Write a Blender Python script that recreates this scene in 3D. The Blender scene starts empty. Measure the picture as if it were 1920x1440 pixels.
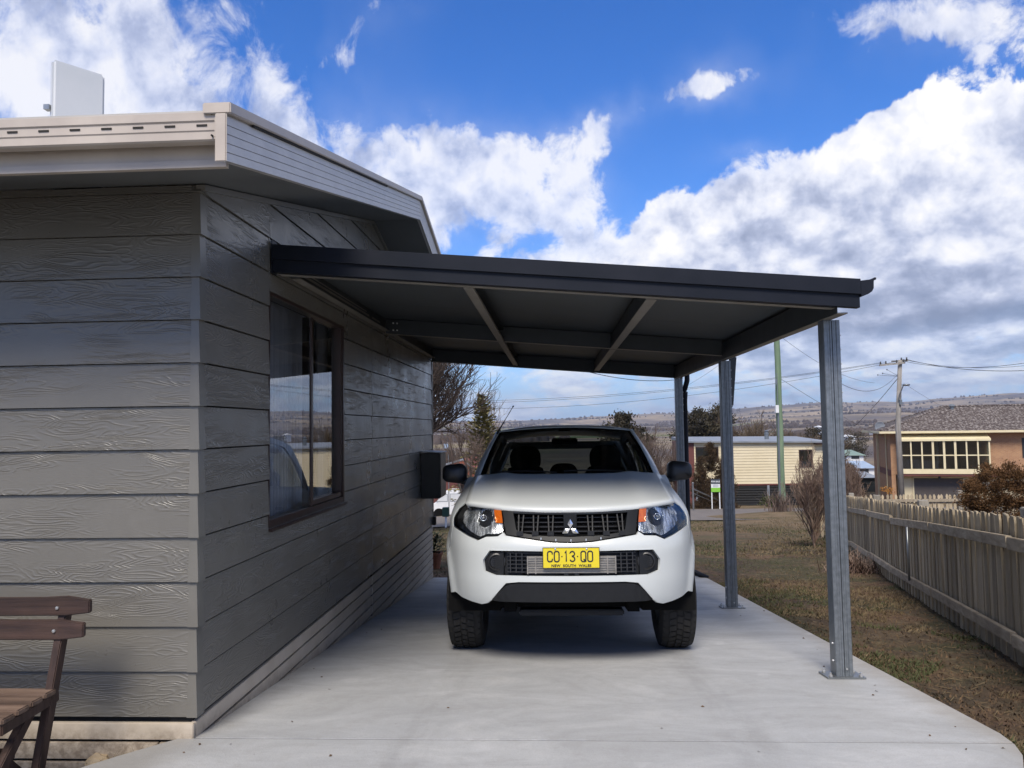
import bpy, bmesh, math, random
import numpy as np
from mathutils import Vector, Matrix, noise as mnoise
from mathutils.geometry import delaunay_2d_cdt
random.seed(7); np.random.seed(7)
SC = bpy.context.scene
COL = SC.collection
PI = math.pi

# ------------------------------------------------------------------ camera
FPX = 1442.0; CZ = 1.40
yaw, pitch, roll = math.radians(3.0), math.radians(3.25), math.radians(.85)
_f = Vector((-math.sin(yaw)*math.cos(pitch), math.cos(yaw)*math.cos(pitch), math.sin(pitch)))
_r0 = Vector((math.cos(yaw), math.sin(yaw), 0)); _d0 = _f.cross(_r0)
_r = _r0*math.cos(roll) + _d0*math.sin(roll); _d = -_r0*math.sin(roll) + _d0*math.cos(roll)
cd = bpy.data.cameras.new('camera'); cam = bpy.data.objects.new('camera', cd); COL.objects.link(cam)
cd.sensor_fit = 'HORIZONTAL'; cd.sensor_width = 36; cd.lens = 36*FPX/1920; cd.clip_start = .05; cd.clip_end = 30000
m = Matrix((_r, -_d, -_f)).transposed().to_4x4(); m.translation = Vector((0, 0, CZ)); cam.matrix_world = m
SC.camera = cam
CAM = Vector((0, 0, CZ))
def ray(x, y): return _f + _r*((x-960)/FPX) + _d*((y-720)/FPX)
def at(x, y, Y):
    v = ray(x, y); return CAM + v*(Y/v.y)

# ------------------------------------------------------------------ world: sky with clouds, sun
def px2(x, y):
    v = ray(x, y).normalized(); return (math.atan2(v.x, v.y), v.z)
W = bpy.data.worlds.new('World'); SC.world = W; W.use_nodes = True
class NT:
    def __init__(s, tree): s.t = tree; s.t.nodes.clear()
    def n(s, typ, ins=None, **props):
        nd = s.t.nodes.new(typ)
        for k, v in props.items(): setattr(nd, k, v)
        for k, v in (ins or {}).items():
            sock = nd.inputs[k]
            if isinstance(v, bpy.types.NodeSocket): s.t.links.new(v, sock)
            else: sock.default_value = v
        return nd
    def m(s, op, a, b=None, c=None, clamp=False):
        ins = {0: a}
        if b is not None: ins[1] = b
        if c is not None: ins[2] = c
        return s.n('ShaderNodeMath', ins, operation=op, use_clamp=clamp).outputs[0]
    def v(s, op, a, b=None, out=0):
        ins = {0: a}
        if b is not None: ins[1] = b
        return s.n('ShaderNodeVectorMath', ins, operation=op).outputs[out]
    def mixc(s, fac, a, b, bt='MIX'):
        nd = s.n('ShaderNodeMix', data_type='RGBA', blend_type=bt)
        for i, x in ((0, fac), (6, a), (7, b)):
            if isinstance(x, bpy.types.NodeSocket): s.t.links.new(x, nd.inputs[i])
            else: nd.inputs[i].default_value = x
        return nd.outputs[2]
    def noise(s, vec, scale, detail=2, rough=.5, dist=0, lac=2.0):
        return s.n('ShaderNodeTexNoise', {'Vector': vec, 'Scale': scale, 'Detail': detail, 'Roughness': rough, 'Distortion': dist, 'Lacunarity': lac}).outputs[0]
    def ramp(s, fac, pts):
        nd = s.n('ShaderNodeValToRGB', {0: fac}); r = nd.color_ramp
        while len(r.elements) < len(pts): r.elements.new(.5)
        for e, (p, c) in zip(r.elements, pts):
            e.position = p; e.color = c if len(c) == 4 else (*c, 1)
        return nd.outputs[0]
    def mr(s, val, a, b, c=0., d=1., typ='LINEAR'):
        return s.n('ShaderNodeMapRange', {0: val, 1: a, 2: b, 3: c, 4: d}, interpolation_type=typ).outputs[0]
SUN_EL, SUN_AZ = math.radians(50), math.radians(186)      # azimuth clockwise from +Y: high, behind the camera
w = NT(W.node_tree)
tc = w.n('ShaderNodeTexCoord').outputs['Generated']
dirn = w.v('NORMALIZE', tc)
sep = w.n('ShaderNodeSeparateXYZ', {0: dirn}); dx, dy, dz = sep.outputs
sky = w.n('ShaderNodeTexSky', sky_type='NISHITA', sun_disc=False, sun_elevation=SUN_EL, sun_rotation=SUN_AZ, air_density=1.0, dust_density=.2, ozone_density=3.5, altitude=800)
az = w.m('ARCTAN2', dx, dy)
el = w.n('ShaderNodeCombineXYZ', {0: az, 1: dz, 2: 0.}).outputs[0]
# cover: places in the sky (px2 turns a direction into azimuth, height), radii, amount
def blobsum(BL):
    tot = None
    for (p, ra, re, a) in BL:
        cx, cy = px2(*p)
        q = w.v('MULTIPLY', w.v('SUBTRACT', el, (cx, cy, 0)), (1/ra, 1/re, 0))
        g = w.m('MULTIPLY', w.m('EXPONENT', w.m('MULTIPLY', w.v('DOT_PRODUCT', q, q, out=1), -1.0)), a)
        tot = g if tot is None else w.m('ADD', tot, g)
    return tot
warp = w.v('MULTIPLY', w.v('SUBTRACT', w.n('ShaderNodeTexNoise', {'Vector': dirn, 'Scale': 7., 'Detail': 5., 'Roughness': .6}).outputs[1], (.5, .5, .5)), (.13, .10, 0))
el0 = el; el = w.v('ADD', el0, warp)
# heaped cumulus on the right
cum = blobsum([((1790, 290), .105, .062, 1.), ((1880, 330), .11, .11, 1.), ((1660, 350), .09, .055, .95), ((1545, 420), .13, .058, 1.), ((1720, 480), .20, .09, 1.), ((1340, 405), .075, .028, .75), ((1430, 470), .14, .05, .8), ((1260, 490), .09, .03, .4), ((1500, 560), .22, .05, .9), ((1150, 540), .16, .04, .5)])
thin = blobsum([((60, 60), .17, .10, 1.), ((330, 90), .15, .075, 1.), ((520, 110), .11, .055, .9), ((250, 200), .22, .055, .8), ((470, 240), .09, .03, .4), ((720, 290), .13, .045, .95), ((880, 350), .14, .06, 1.1), ((1060, 400), .09, .05, .9), ((960, 270), .08, .03, .7), ((790, 410), .1, .03, .8), ((1100, 250), .045, .022, .7),
    ((1790, 75), .11, .038, 1.), ((1640, 50), .07, .022, .5), ((1560, 20), .05, .016, .4), ((1380, 125), .06, .026, 1.15), ((1330, 165), .03, .02, .9), ((1290, 170), .05, .018, .9), ((1180, 200), .04, .014, .8), ((1110, 225), .05, .022, .8), ((1430, 285), .05, .014, 1.), ((740, 20), .05, .02, .3)])
blue = blobsum([((950, 100), .20, .075, 1.), ((1280, 290), .06, .05, 1.), ((1520, 190), .09, .03, 1.), ((1640, 150), .12, .022, 1.6), ((1860, 160), .09, .020, 1.3), ((1920, 190), .06, .02, .8), ((1420, 230), .05, .03, 1.2), ((1400, 40), .10, .035, .8), ((700, 170), .07, .03, .5), ((1195, 330), .035, .045, 1.1), ((1170, 420), .03, .03, .5)])
low = w.mr(dz, .26, .10, typ='SMOOTHSTEP')
high = w.mr(dz, .50, .68, typ='SMOOTHSTEP')
side = w.m('ADD', w.mr(w.m('ABSOLUTE', az), .72, .95, typ='SMOOTHSTEP'), 0.)
zs = w.m('MULTIPLY', w.m('LOGARITHM', w.m('ADD', w.m('MAXIMUM', dz, 0.), .07), math.e), .36)
q = w.n('ShaderNodeCombineXYZ', {0: dx, 1: dy, 2: zs}).outputs[0]
def fb(off, sc, det, r=.58, di=.0): return w.noise(w.v('ADD', q, off), sc, det, r, di)
OF = (.31, .2, .17)
n1 = fb(OF, 5.5, 3, .5); n2 = fb(OF, 17., 10, .66, .35)
base = w.m('ADD', w.m('MULTIPLY', n1, .4), w.m('MULTIPLY', n2, .6))
cov = w.m('ADD', w.m('MULTIPLY', cum, .36), w.m('MULTIPLY', thin, .125))
cov = w.m('ADD', cov, w.m('MULTIPLY', blue, -.17))
cov = w.m('ADD', cov, w.m('MULTIPLY', low, .135)); cov = w.m('ADD', cov, w.m('MULTIPLY', high, .16)); cov = w.m('ADD', cov, w.m('MULTIPLY', w.m('MAXIMUM', side, 0.), .08))
dd = w.m('ADD', base, w.m('ADD', cov, -.025))
cm = w.m('MINIMUM', cum, 1.)
wid = w.m('SUBTRACT', .15, w.m('MULTIPLY', cm, .105))
alpha = w.m('DIVIDE', w.m('SUBTRACT', dd, .525), wid, clamp=True)
alpha = w.m('MULTIPLY', w.m('MULTIPLY', alpha, alpha), w.m('SUBTRACT', 3., w.m('MULTIPLY', alpha, 2.)))
thick = w.mr(dd, .60, .95)
s0 = w.m('ADD', w.m('MULTIPLY', fb(OF, 6.0, 4, .5, .2), .64), w.m('MULTIPLY', fb(OF, 19., 8, .58, .2), .36))
OU = (OF[0]+.010, OF[1], OF[2]+.032)
s1 = w.m('ADD', w.m('MULTIPLY', fb(OU, 6.0, 4, .5, .2), .64), w.m('MULTIPLY', fb(OU, 19., 8, .58, .2), .36))
relief = w.m('MULTIPLY', w.m('SUBTRACT', s0, s1), 3.4)
# flat shaded undersides of the big cumulus and of the low rows
bz_ = blobsum([((1700, 600), .27, .035, .26), ((1850, 660), .22, .035, .20), ((1820, 540), .10, .025, .10), ((1480, 640), .15, .02, .10)])
lit = w.m('ADD', w.m('ADD', .83, relief), w.m('MULTIPLY', thick, -.10))
lit = w.m('SUBTRACT', lit, bz_); lit = w.m('SUBTRACT', lit, w.m('MULTIPLY', w.m('MULTIPLY', low, thick), .18), clamp=True)
ccol = w.ramp(lit, [(0.0, (.14, .165, .235)), (.30, (.205, .23, .31)), (.55, (.32, .345, .435)), (.78, (.50, .51, .56)), (1.0, (.63, .615, .595))])
# open sky: Nishita, deepened as the camera recorded it
skyc = w.mixc(1.0, sky.outputs[0], (.088, .092, .104, 1), 'MULTIPLY')
skyc = w.n('ShaderNodeHueSaturation', {'Hue': .508, 'Saturation': 1.26, 'Value': 1.0, 'Color': skyc}).outputs[0]
skyc = w.mixc(w.m('MULTIPLY', w.m('EXPONENT', w.m('MULTIPLY', w.m('MAXIMUM', dz, 0.), -9.)), .90), skyc, (.13, .265, .47, 1))
veil = w.m('MULTIPLY', w.mr(w.m('ADD', thin, low), 0., 1.2), .16)
amax = w.m('MAXIMUM', w.m('MULTIPLY', alpha, w.m('ADD', .80, w.m('MULTIPLY', cm, .16))), w.m('MULTIPLY', veil, w.mr(n1, .4, .6)))
allc = w.mixc(amax, skyc, ccol)
bg = w.n('ShaderNodeBackground', {'Color': allc, 'Strength': 1.0})
w.t.links.new(bg.outputs[0], w.n('ShaderNodeOutputWorld').inputs[0])
W.cycles.sampling_method = 'MANUAL'; W.cycles.sample_map_resolution = 1024

sl = bpy.data.lights.new('sun', 'SUN'); sun = bpy.data.objects.new('sun', sl); COL.objects.link(sun)
sl.energy = 2.5; sl.angle = math.radians(22); sl.color = (1.0, .92, .82)
sd = Vector((math.sin(SUN_AZ)*math.cos(SUN_EL), math.cos(SUN_AZ)*math.cos(SUN_EL), math.sin(SUN_EL)))
sun.rotation_euler = sd.to_track_quat('Z', 'Y').to_euler()
SC.view_settings.view_transform = 'Standard'; SC.view_settings.look = 'None'
SC.view_settings.gamma = 1; SC.view_settings.use_curve_mapping = False; SC.view_settings.exposure = 0.88
SC.cycles.max_bounces = 7; SC.cycles.transparent_max_bounces = 12
SC.cycles.use_denoising = True

# ------------------------------------------------------------------ materials
def newmat(name):
    mt = bpy.data.materials.new(name); mt.use_nodes = True; nt = NT(mt.node_tree)
    b = nt.n('ShaderNodeBsdfPrincipled'); o = nt.n('ShaderNodeOutputMaterial'); nt.t.links.new(b.outputs[0], o.inputs[0])
    return mt, nt, b
def setb(nt, b, **k):
    for key, v in k.items():
        key = key.replace('_', ' ')
        if isinstance(v, bpy.types.NodeSocket): nt.t.links.new(v, b.inputs[key])
        else: b.inputs[key].default_value = v
def c4(c): return (*c, 1) if len(c) == 3 else c
def pm(name, c1, c2=None, scale=6., rough=.6, metal=0., bump=0., bscale=None, stretch=(1, 1, 1), spec=.5, coat=0., detail=5, coord='obj', lo=.35, hi=.65, rnd=0.):
    mt, nt, b = newmat(name)
    if coord == 'world': P = nt.n('ShaderNodeNewGeometry').outputs['Position']
    else: P = nt.n('ShaderNodeTexCoord').outputs['Object']
    ri = nt.n('ShaderNodeObjectInfo').outputs['Random']
    P = nt.v('ADD', P, nt.n('ShaderNodeCombineXYZ', {0: nt.m('MULTIPLY', ri, 7.), 1: nt.m('MULTIPLY', ri, 3.), 2: nt.m('MULTIPLY', ri, 5.)}).outputs[0]) if rnd else P
    P = nt.v('MULTIPLY', P, stretch)
    if c2 is not None:
        n1 = nt.noise(P, scale, detail, .6)
        col = nt.mixc(nt.mr(n1, lo, hi), c4(c1), c4(c2))
        if rnd: col = nt.mixc(1.0, col, nt.n('ShaderNodeCombineColor', {0: nt.m('ADD', nt.m('MULTIPLY', ri, rnd), 1-rnd/2), 1: nt.m('ADD', nt.m('MULTIPLY', ri, rnd), 1-rnd/2), 2: nt.m('ADD', nt.m('MULTIPLY', ri, rnd*.9), 1-rnd*.45)}).outputs[0], 'MULTIPLY')
        setb(nt, b, Base_Color=col)
        setb(nt, b, Roughness=nt.mr(n1, .3, .7, max(rough-.06, .02), min(rough+.06, 1)))
    else: setb(nt, b, Base_Color=c4(c1), Roughness=rough)
    setb(nt, b, Metallic=metal, Specular_IOR_Level=spec, Coat_Weight=coat, Coat_Roughness=.04)
    if bump:
        bn = nt.n('ShaderNodeBump', {'Strength': 1.0, 'Distance': bump, 'Height': nt.noise(P, bscale or scale*4, 6, .6)})
        nt.t.links.new(bn.outputs[0], b.inputs['Normal'])
    return mt
M = {}
def mat_siding():
    mt, nt, b = newmat('painted_weatherboard')
    g = nt.n('ShaderNodeNewGeometry').outputs['Position']; s = nt.n('ShaderNodeSeparateXYZ', {0: g})
    ri = nt.n('ShaderNodeObjectInfo').outputs['Random']
    u = nt.m('ADD', s.outputs[0], s.outputs[1]); z = s.outputs[2]
    P = nt.n('ShaderNodeCombineXYZ', {0: nt.m('MULTIPLY', u, 2.1), 1: nt.m('MULTIPLY', z, 11.), 2: nt.m('MULTIPLY', ri, 40.)}).outputs[0]
    n = nt.noise(P, 1.0, 2.0, .45, .25)
    rings = nt.m('SINE', nt.m('ADD', nt.m('MULTIPLY', n, 135.), nt.m('MULTIPLY', z, 80.)))
    mask = nt.mr(nt.noise(P, .8, 2, .5), .36, .56, .05, 1., 'SMOOTHSTEP')
    fine = nt.noise(nt.v('MULTIPLY', P, (1., 9., 1.)), 6., 3, .6)
    hgt = nt.m('ADD', nt.m('MULTIPLY', nt.m('MULTIPLY', nt.m('POWER', nt.m('ADD', nt.m('MULTIPLY', rings, .5), .5), 2.2), mask), 1.0), nt.m('MULTIPLY', fine, .25))
    bn = nt.n('ShaderNodeBump', {'Strength': 1.0, 'Distance': .0014, 'Height': hgt}); nt.t.links.new(bn.outputs[0], b.inputs['Normal'])
    st = nt.noise(g, 1.7, 6, .6); dust = nt.noise(nt.v('MULTIPLY', g, (1.4, 1.4, 1.)), 2.2, 7, .65)
    col = nt.mixc(st, (.118, .111, .096, 1), (.150, .141, .122, 1))
    col = nt.mixc(nt.mr(dust, .5, .8, 0., .22), col, (.23, .215, .19, 1))
    setb(nt, b, Base_Color=col, Roughness=nt.mr(dust, .35, .75, .26, .46), Specular_IOR_Level=.55)
    return mt
M['siding'] = mat_siding()
M['siding_trim'] = pm('painted_trim', (.132, .125, .108), (.155, .147, .128), 3, .35)
M['skirt'] = pm('taupe_paint', (.44, .375, .29), (.53, .46, .37), 5, .5, bump=.0006, bscale=40, coord='world')
def _dirty_skirt():
    mt = M['skirt']; nt = NT.__new__(NT); nt.t = mt.node_tree; b = [n for n in nt.t.nodes if n.type == 'BSDF_PRINCIPLED'][0]
    old = b.inputs['Base Color'].links[0].from_socket; g = nt.n('ShaderNodeNewGeometry').outputs['Position']; s = nt.n('ShaderNodeSeparateXYZ', {0: g})
    h = nt.m('ADD', nt.m('ADD', s.outputs[2], -.28), nt.m('MULTIPLY', s.outputs[1], .09))
    k = nt.m('MULTIPLY', nt.mr(nt.m('ADD', h, nt.m('MULTIPLY', nt.noise(g, 9, 6, .7), .10)), .03, .12, .75, 0.), nt.mr(nt.noise(g, 30, 5, .7), .35, .6, .3, 1.))
    nt.t.links.new(nt.mixc(k, old, (.13, .095, .065, 1)), b.inputs['Base Color'])
_dirty_skirt()
M['cream'] = pm('beige_gutter_paint', (.40, .345, .29), (.47, .41, .345), 4, .42, coord='world')
M['bargeboard'] = pm('white_grey_fascia', (.47, .455, .44), (.56, .545, .53), 6, .45, coord='world', stretch=(1, 1, 3))
M['dark_line'] = pm('dark_gap', (.02, .018, .016), rough=.9)
M['soffit'] = pm('soffit_paint', (.10, .105, .105), (.125, .13, .13), 2, .6, coord='world')
M['roof_sheet'] = pm('cream_roof_sheet', (.40, .38, .34), (.46, .44, .40), 3, .45)
M['navy'] = pm('dark_blue_grey_steel', (.006, .008, .013), (.009, .011, .018), 3, .5, coord='world', spec=.2)
M['panel_under'] = pm('panel_underside', (.075, .085, .088), (.095, .105, .108), 1.2, .6, coord='world')
M['galv'] = pm('galvanised_steel', (.20, .215, .225), (.29, .305, .315), 9, .36, metal=.75, coord='obj', detail=7)
M['galv_dark'] = pm('galvanised_post', (.14, .158, .175), (.20, .22, .24), 30, .36, metal=.45, coord='world')
M['beam'] = pm('grey_steel_beam', (.024, .029, .032), (.034, .040, .044), 5, .5, coord='world')
M['flange'] = pm('zinc_flange', (.20, .18, .155), (.27, .25, .215), 6, .5, metal=.15, coord='world')
M['bolt'] = pm('zinc_bolt', (.5, .5, .5), (.6, .6, .58), 30, .35, metal=.8)
M['black'] = pm('black_plastic', (.011, .011, .012), (.016, .016, .017), 8, .42)
M['black_gloss'] = pm('black_gloss', (.008, .008, .009), rough=.12)
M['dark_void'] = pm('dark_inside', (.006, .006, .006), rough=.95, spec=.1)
M['brown_frame'] = pm('brown_aluminium', (.026, .013, .011), (.036, .018, .015), 6, .35)
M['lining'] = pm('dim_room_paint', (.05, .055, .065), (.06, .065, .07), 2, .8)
def mat_concrete():
    mt, nt, b = newmat('broomed_concrete')
    g = nt.n('ShaderNodeNewGeometry').outputs['Position']
    a1 = nt.noise(g, .55, 6, .62); a2 = nt.noise(nt.v('MULTIPLY', g, (.8, 1.5, 1)), 1.5, 8, .7, .9); a3 = nt.noise(g, 9, 6, .7); a4 = nt.noise(g, 140, 3, .6)
    col = nt.mixc(nt.mr(a1, .35, .65), (.345, .352, .355, 1), (.44, .445, .442, 1))
    col = nt.mixc(nt.mr(a2, .47, .62, 0., .6), col, (.29, .293, .292, 1))
    col = nt.mixc(nt.mr(a2, .32, .46, .45, 0.), col, (.52, .518, .505, 1))
    col = nt.mixc(nt.mr(a3, .50, .70, 0., .35), col, (.29, .28, .265, 1))
    col = nt.mixc(nt.mr(a4, .40, .62, 0., .22), col, (.22, .215, .21, 1))
    a6 = nt.noise(g, 32, 5, .7)
    col = nt.mixc(nt.mr(a6, .56, .70, 0., .28), col, (.26, .25, .235, 1))
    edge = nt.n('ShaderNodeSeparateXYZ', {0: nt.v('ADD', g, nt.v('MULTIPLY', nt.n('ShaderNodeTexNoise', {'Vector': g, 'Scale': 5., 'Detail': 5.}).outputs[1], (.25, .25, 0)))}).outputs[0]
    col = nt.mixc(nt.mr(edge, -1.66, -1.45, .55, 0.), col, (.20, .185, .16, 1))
    col = nt.mixc(nt.mr(edge, 2.02, 2.16, 0., .45), col, (.25, .215, .17, 1))
    # a few rusty specks and pale splashes
    vv = nt.n('ShaderNodeTexVoronoi', {'Vector': g, 'Scale': 3.1, 'Randomness': 1.0})
    col = nt.mixc(nt.mr(vv.outputs['Distance'], .012, .030, .75, 0.), col, (.12, .09, .06, 1))
    v2 = nt.n('ShaderNodeTexVoronoi', {'Vector': nt.v('ADD', g, nt.v('MULTIPLY', nt.n('ShaderNodeTexNoise', {'Vector': g, 'Scale': 9.}).outputs[1], (.2, .2, 0))), 'Scale': 1.7})
    col = nt.mixc(nt.mr(v2.outputs['Distance'], .06, .12, .25, 0.), col, (.55, .55, .55, 1))
    # faint tyre tracks where the ute drives in, and a few scuffs
    xs = nt.n('ShaderNodeSeparateXYZ', {0: g}).outputs[0]
    tr = nt.m('ABSOLUTE', nt.m('SUBTRACT', nt.m('ABSOLUTE', nt.m('SUBTRACT', xs, .105)), .77))
    col = nt.mixc(nt.m('MULTIPLY', nt.mr(tr, .04, .16, .30, 0., 'SMOOTHSTEP'), nt.mr(nt.noise(nt.v('MULTIPLY', g, (3, .7, 1)), 2.5, 6, .7), .40, .62)), col, (.20, .198, .195, 1))
    setb(nt, b, Base_Color=col, Roughness=nt.mr(a2, .3, .7, .5, .72), Specular_IOR_Level=.4)
    hh = nt.m('ADD', nt.m('MULTIPLY', nt.noise(nt.v('MULTIPLY', g, (4, 60, 4)), 3, 3, .6), .5), nt.m('ADD', a4, nt.m('MULTIPLY', a3, 1.2)))
    bn = nt.n('ShaderNodeBump', {'Strength': 1.0, 'Distance': .0016, 'Height': hh}); nt.t.links.new(bn.outputs[0], b.inputs['Normal'])
    return mt
M['concrete'] = mat_concrete()
def mat_ground():
    mt, nt, b = newmat('dry_lawn_soil')
    g = nt.n('ShaderNodeNewGeometry').outputs['Position']
    s = nt.v('MULTIPLY', g, (1, 1, 0))
    a1 = nt.noise(s, .55, 6, .65); a2 = nt.noise(nt.v('ADD', s, (9, 4, 0)), .9, 6, .65, .5); a3 = nt.noise(nt.v('MULTIPLY', s, (1, .6, 1)), 14, 7, .75); a5 = nt.noise(s, 60, 4, .7)
    col = nt.mixc(nt.mr(a1, .38, .60), (.052, .037, .027, 1), (.105, .076, .048, 1))
    col = nt.mixc(nt.mr(a2, .47, .55, 0., .6), col, (.048, .054, .026, 1))
    col = nt.mixc(nt.mr(nt.noise(nt.v('ADD', s, (3, 7, 0)), .42, 4, .6), .54, .60, 0., .8), col, (.13, .080, .052, 1))
    col = nt.mixc(nt.mr(a3, .54, .66, 0., .8), col, (.20, .155, .095, 1))
    col = nt.mixc(nt.mr(a3, .36, .47, .85, 0.), col, (.022, .017, .013, 1))
    col = nt.mixc(nt.mr(nt.noise(nt.v('ADD', s, (2, 1, 0)), .8, 5, .6), .56, .66, 0., .6), col, (.04, .034, .03, 1))
    col = nt.mixc(nt.mr(a5, .6, .8, 0., .35), col, (.25, .21, .15, 1))
    # beyond the yard the verge is paler straw
    far = nt.n('ShaderNodeSeparateXYZ', {0: g}).outputs[1]
    col = nt.mixc(nt.mr(far, 17., 30., 0., .62), col, nt.mixc(nt.mr(a2, .4, .6), (.22, .16, .10, 1), (.115, .09, .05, 1)))
    setb(nt, b, Base_Color=col, Roughness=.95, Specular_IOR_Level=.15)
    bn = nt.n('ShaderNodeBump', {'Strength': 1.0, 'Distance': .03, 'Height': nt.m('ADD', a3, nt.m('MULTIPLY', a5, .4))}); nt.t.links.new(bn.outputs[0], b.inputs['Normal'])
    return mt
M['ground'] = mat_ground()
M['asphalt'] = pm('old_asphalt', (.115, .10, .088), (.15, .13, .115), 1.3, .9, bump=.004, bscale=60, coord='world')
M['straw'] = pm('straw_blades', (.17, .13, .075), (.095, .068, .036), 3, .8, coord='world', spec=.2)
M['green'] = pm('green_blades', (.042, .052, .020), (.085, .088, .038), 3, .7, coord='world', spec=.2)
M['litter'] = pm('dead_litter', (.06, .042, .028), (.13, .085, .05), 5, .9, coord='world', spec=.1)
def mat_wood(name, c1, c2, c3, sc=1., rough=.8, axis='z', rnd=.5, coord='obj'):
    mt, nt, b = newmat(name)
    P = nt.n('ShaderNodeTexCoord').outputs['Object'] if coord == 'obj' else nt.n('ShaderNodeNewGeometry').outputs['Position']
    ri = nt.n('ShaderNodeObjectInfo').outputs['Random']
    P = nt.v('ADD', P, nt.n('ShaderNodeCombineXYZ', {0: nt.m('MULTIPLY', ri, 17.), 1: nt.m('MULTIPLY', ri, 9.), 2: nt.m('MULTIPLY', ri, 11.)}).outputs[0])
    stt = {'z': (22, 22, 1.3), 'x': (1.3, 22, 22), 'y': (22, 1.3, 22)}[axis]
    n1 = nt.noise(nt.v('MULTIPLY', P, stt), 1.2*sc, 7, .65, .3); n2 = nt.noise(P, 3.2*sc, 5, .6)
    col = nt.ramp(n1, [(.25, c3), (.45, c1), (.68, c2)])
    col = nt.mixc(nt.mr(n2, .45, .75, 0., .55), col, c4(c3))
    k = nt.m('ADD', nt.m('MULTIPLY', ri, rnd), 1-rnd/2)
    col = nt.mixc(1.0, col, nt.n('ShaderNodeCombineColor', {0: k, 1: k, 2: k}).outputs[0], 'MULTIPLY')
    setb(nt, b, Base_Color=col, Roughness=rough, Specular_IOR_Level=.3)
    bn = nt.n('ShaderNodeBump', {'Strength': 1.0, 'Distance': .003, 'Height': n1}); nt.t.links.new(bn.outputs[0], b.inputs['Normal'])
    return mt
M['paling'] = mat_wood('weathered_paling', (.35, .285, .19), (.50, .42, .295), (.17, .125, .08), rnd=.7)
M['rail'] = mat_wood('weathered_rail', (.32, .265, .19), (.45, .385, .29), (.17, .135, .095), axis='y', rnd=.3)
M['post_wood'] = mat_wood('weathered_post', (.22, .20, .165), (.31, .285, .24), (.12, .105, .085), rnd=.3)
M['bench_wood'] = mat_wood('stained_bench_wood', (.042, .027, .022), (.072, .043, .034), (.018, .013, .018), axis='x', rnd=.3, rough=.55)
M['bench_leg'] = mat_wood('dark_bench_leg', (.045, .026, .02), (.075, .045, .034), (.02, .012, .01), axis='z', rnd=.2, rough=.6)
M['bench_seat'] = mat_wood('worn_bench_seat', (.12, .078, .055), (.19, .13, .095), (.05, .034, .026), axis='x', rnd=.3, rough=.65)
M['green_pole'] = mat_wood('treated_green_pole', (.135, .20, .125), (.19, .25, .165), (.08, .125, .075), sc=.35, rnd=0, rough=.85)
M['grey_pole'] = mat_wood('grey_timber_pole', (.24, .225, .205), (.33, .31, .285), (.13, .12, .11), sc=.35, rnd=0, rough=.9)
M['stone'] = pm('sandstone', (.36, .27, .16), (.48, .38, .25), 12, .9, bump=.004)
M['bark'] = pm('grey_bark', (.075, .062, .052), (.14, .12, .10), 5, .95, coord='world')
M['twig'] = pm('brown_twigs', (.10, .072, .058), (.17, .13, .11), 1.5, .95, coord='world', spec=.1)
M['twig_dark'] = pm('dark_twigs', (.055, .043, .038), (.10, .078, .066), 1.5, .95, coord='world', spec=.1)
M['twig_red'] = pm('reddish_stems', (.13, .08, .062), (.24, .18, .14), 2.5, .9, coord='world', spec=.1)
M['spruce'] = pm('spruce_needles', (.11, .105, .040), (.22, .185, .080), 1.6, .85, coord='world', spec=.15)
M['dark_leaf'] = pm('dark_evergreen', (.030, .028, .019), (.062, .052, .034), .8, .85, coord='world', spec=.15)
M['brown_leaf'] = pm('bronze_conifer', (.045, .032, .020), (.095, .062, .036), 1.1, .9, coord='world', spec=.1)
M['rust_leaf'] = pm('rusty_conifer', (.070, .037, .016), (.130, .070, .032), 3.2, .9, coord='world', spec=.1)
M['glass_dark'] = None
def mat_glass(name, tint=(.75, .8, .8), ior=1.5, rough=.0, bias=0.):
    mt = bpy.data.materials.new(name); mt.use_nodes = True; nt = NT(mt.node_tree)
    fr = nt.n('ShaderNodeFresnel', {'IOR': ior}).outputs[0]
    if bias: fr = nt.m('ADD', fr, bias, clamp=True)
    t = nt.n('ShaderNodeBsdfTransparent', {'Color': c4(tint)}); gl = nt.n('ShaderNodeBsdfGlossy', {'Roughness': rough, 'Color': (1, 1, 1, 1)})
    mx = nt.n('ShaderNodeMixShader', {0: fr, 1: t.outputs[0], 2: gl.outputs[0]})
    nt.t.links.new(mx.outputs[0], nt.n('ShaderNodeOutputMaterial').inputs[0]); return mt
M['window_glass'] = mat_glass('window_glass', (.93, .95, .97), 1.75, 0, .10)
M['house_glass'] = mat_glass('far_window_glass', (.5, .55, .55), 1.6, .02, .03)
M['car_glass'] = mat_glass('tinted_windscreen', (.30, .33, .33), 1.33)
M['clear'] = mat_glass('clear_lens', (.93, .95, .96), 1.45)

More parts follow.
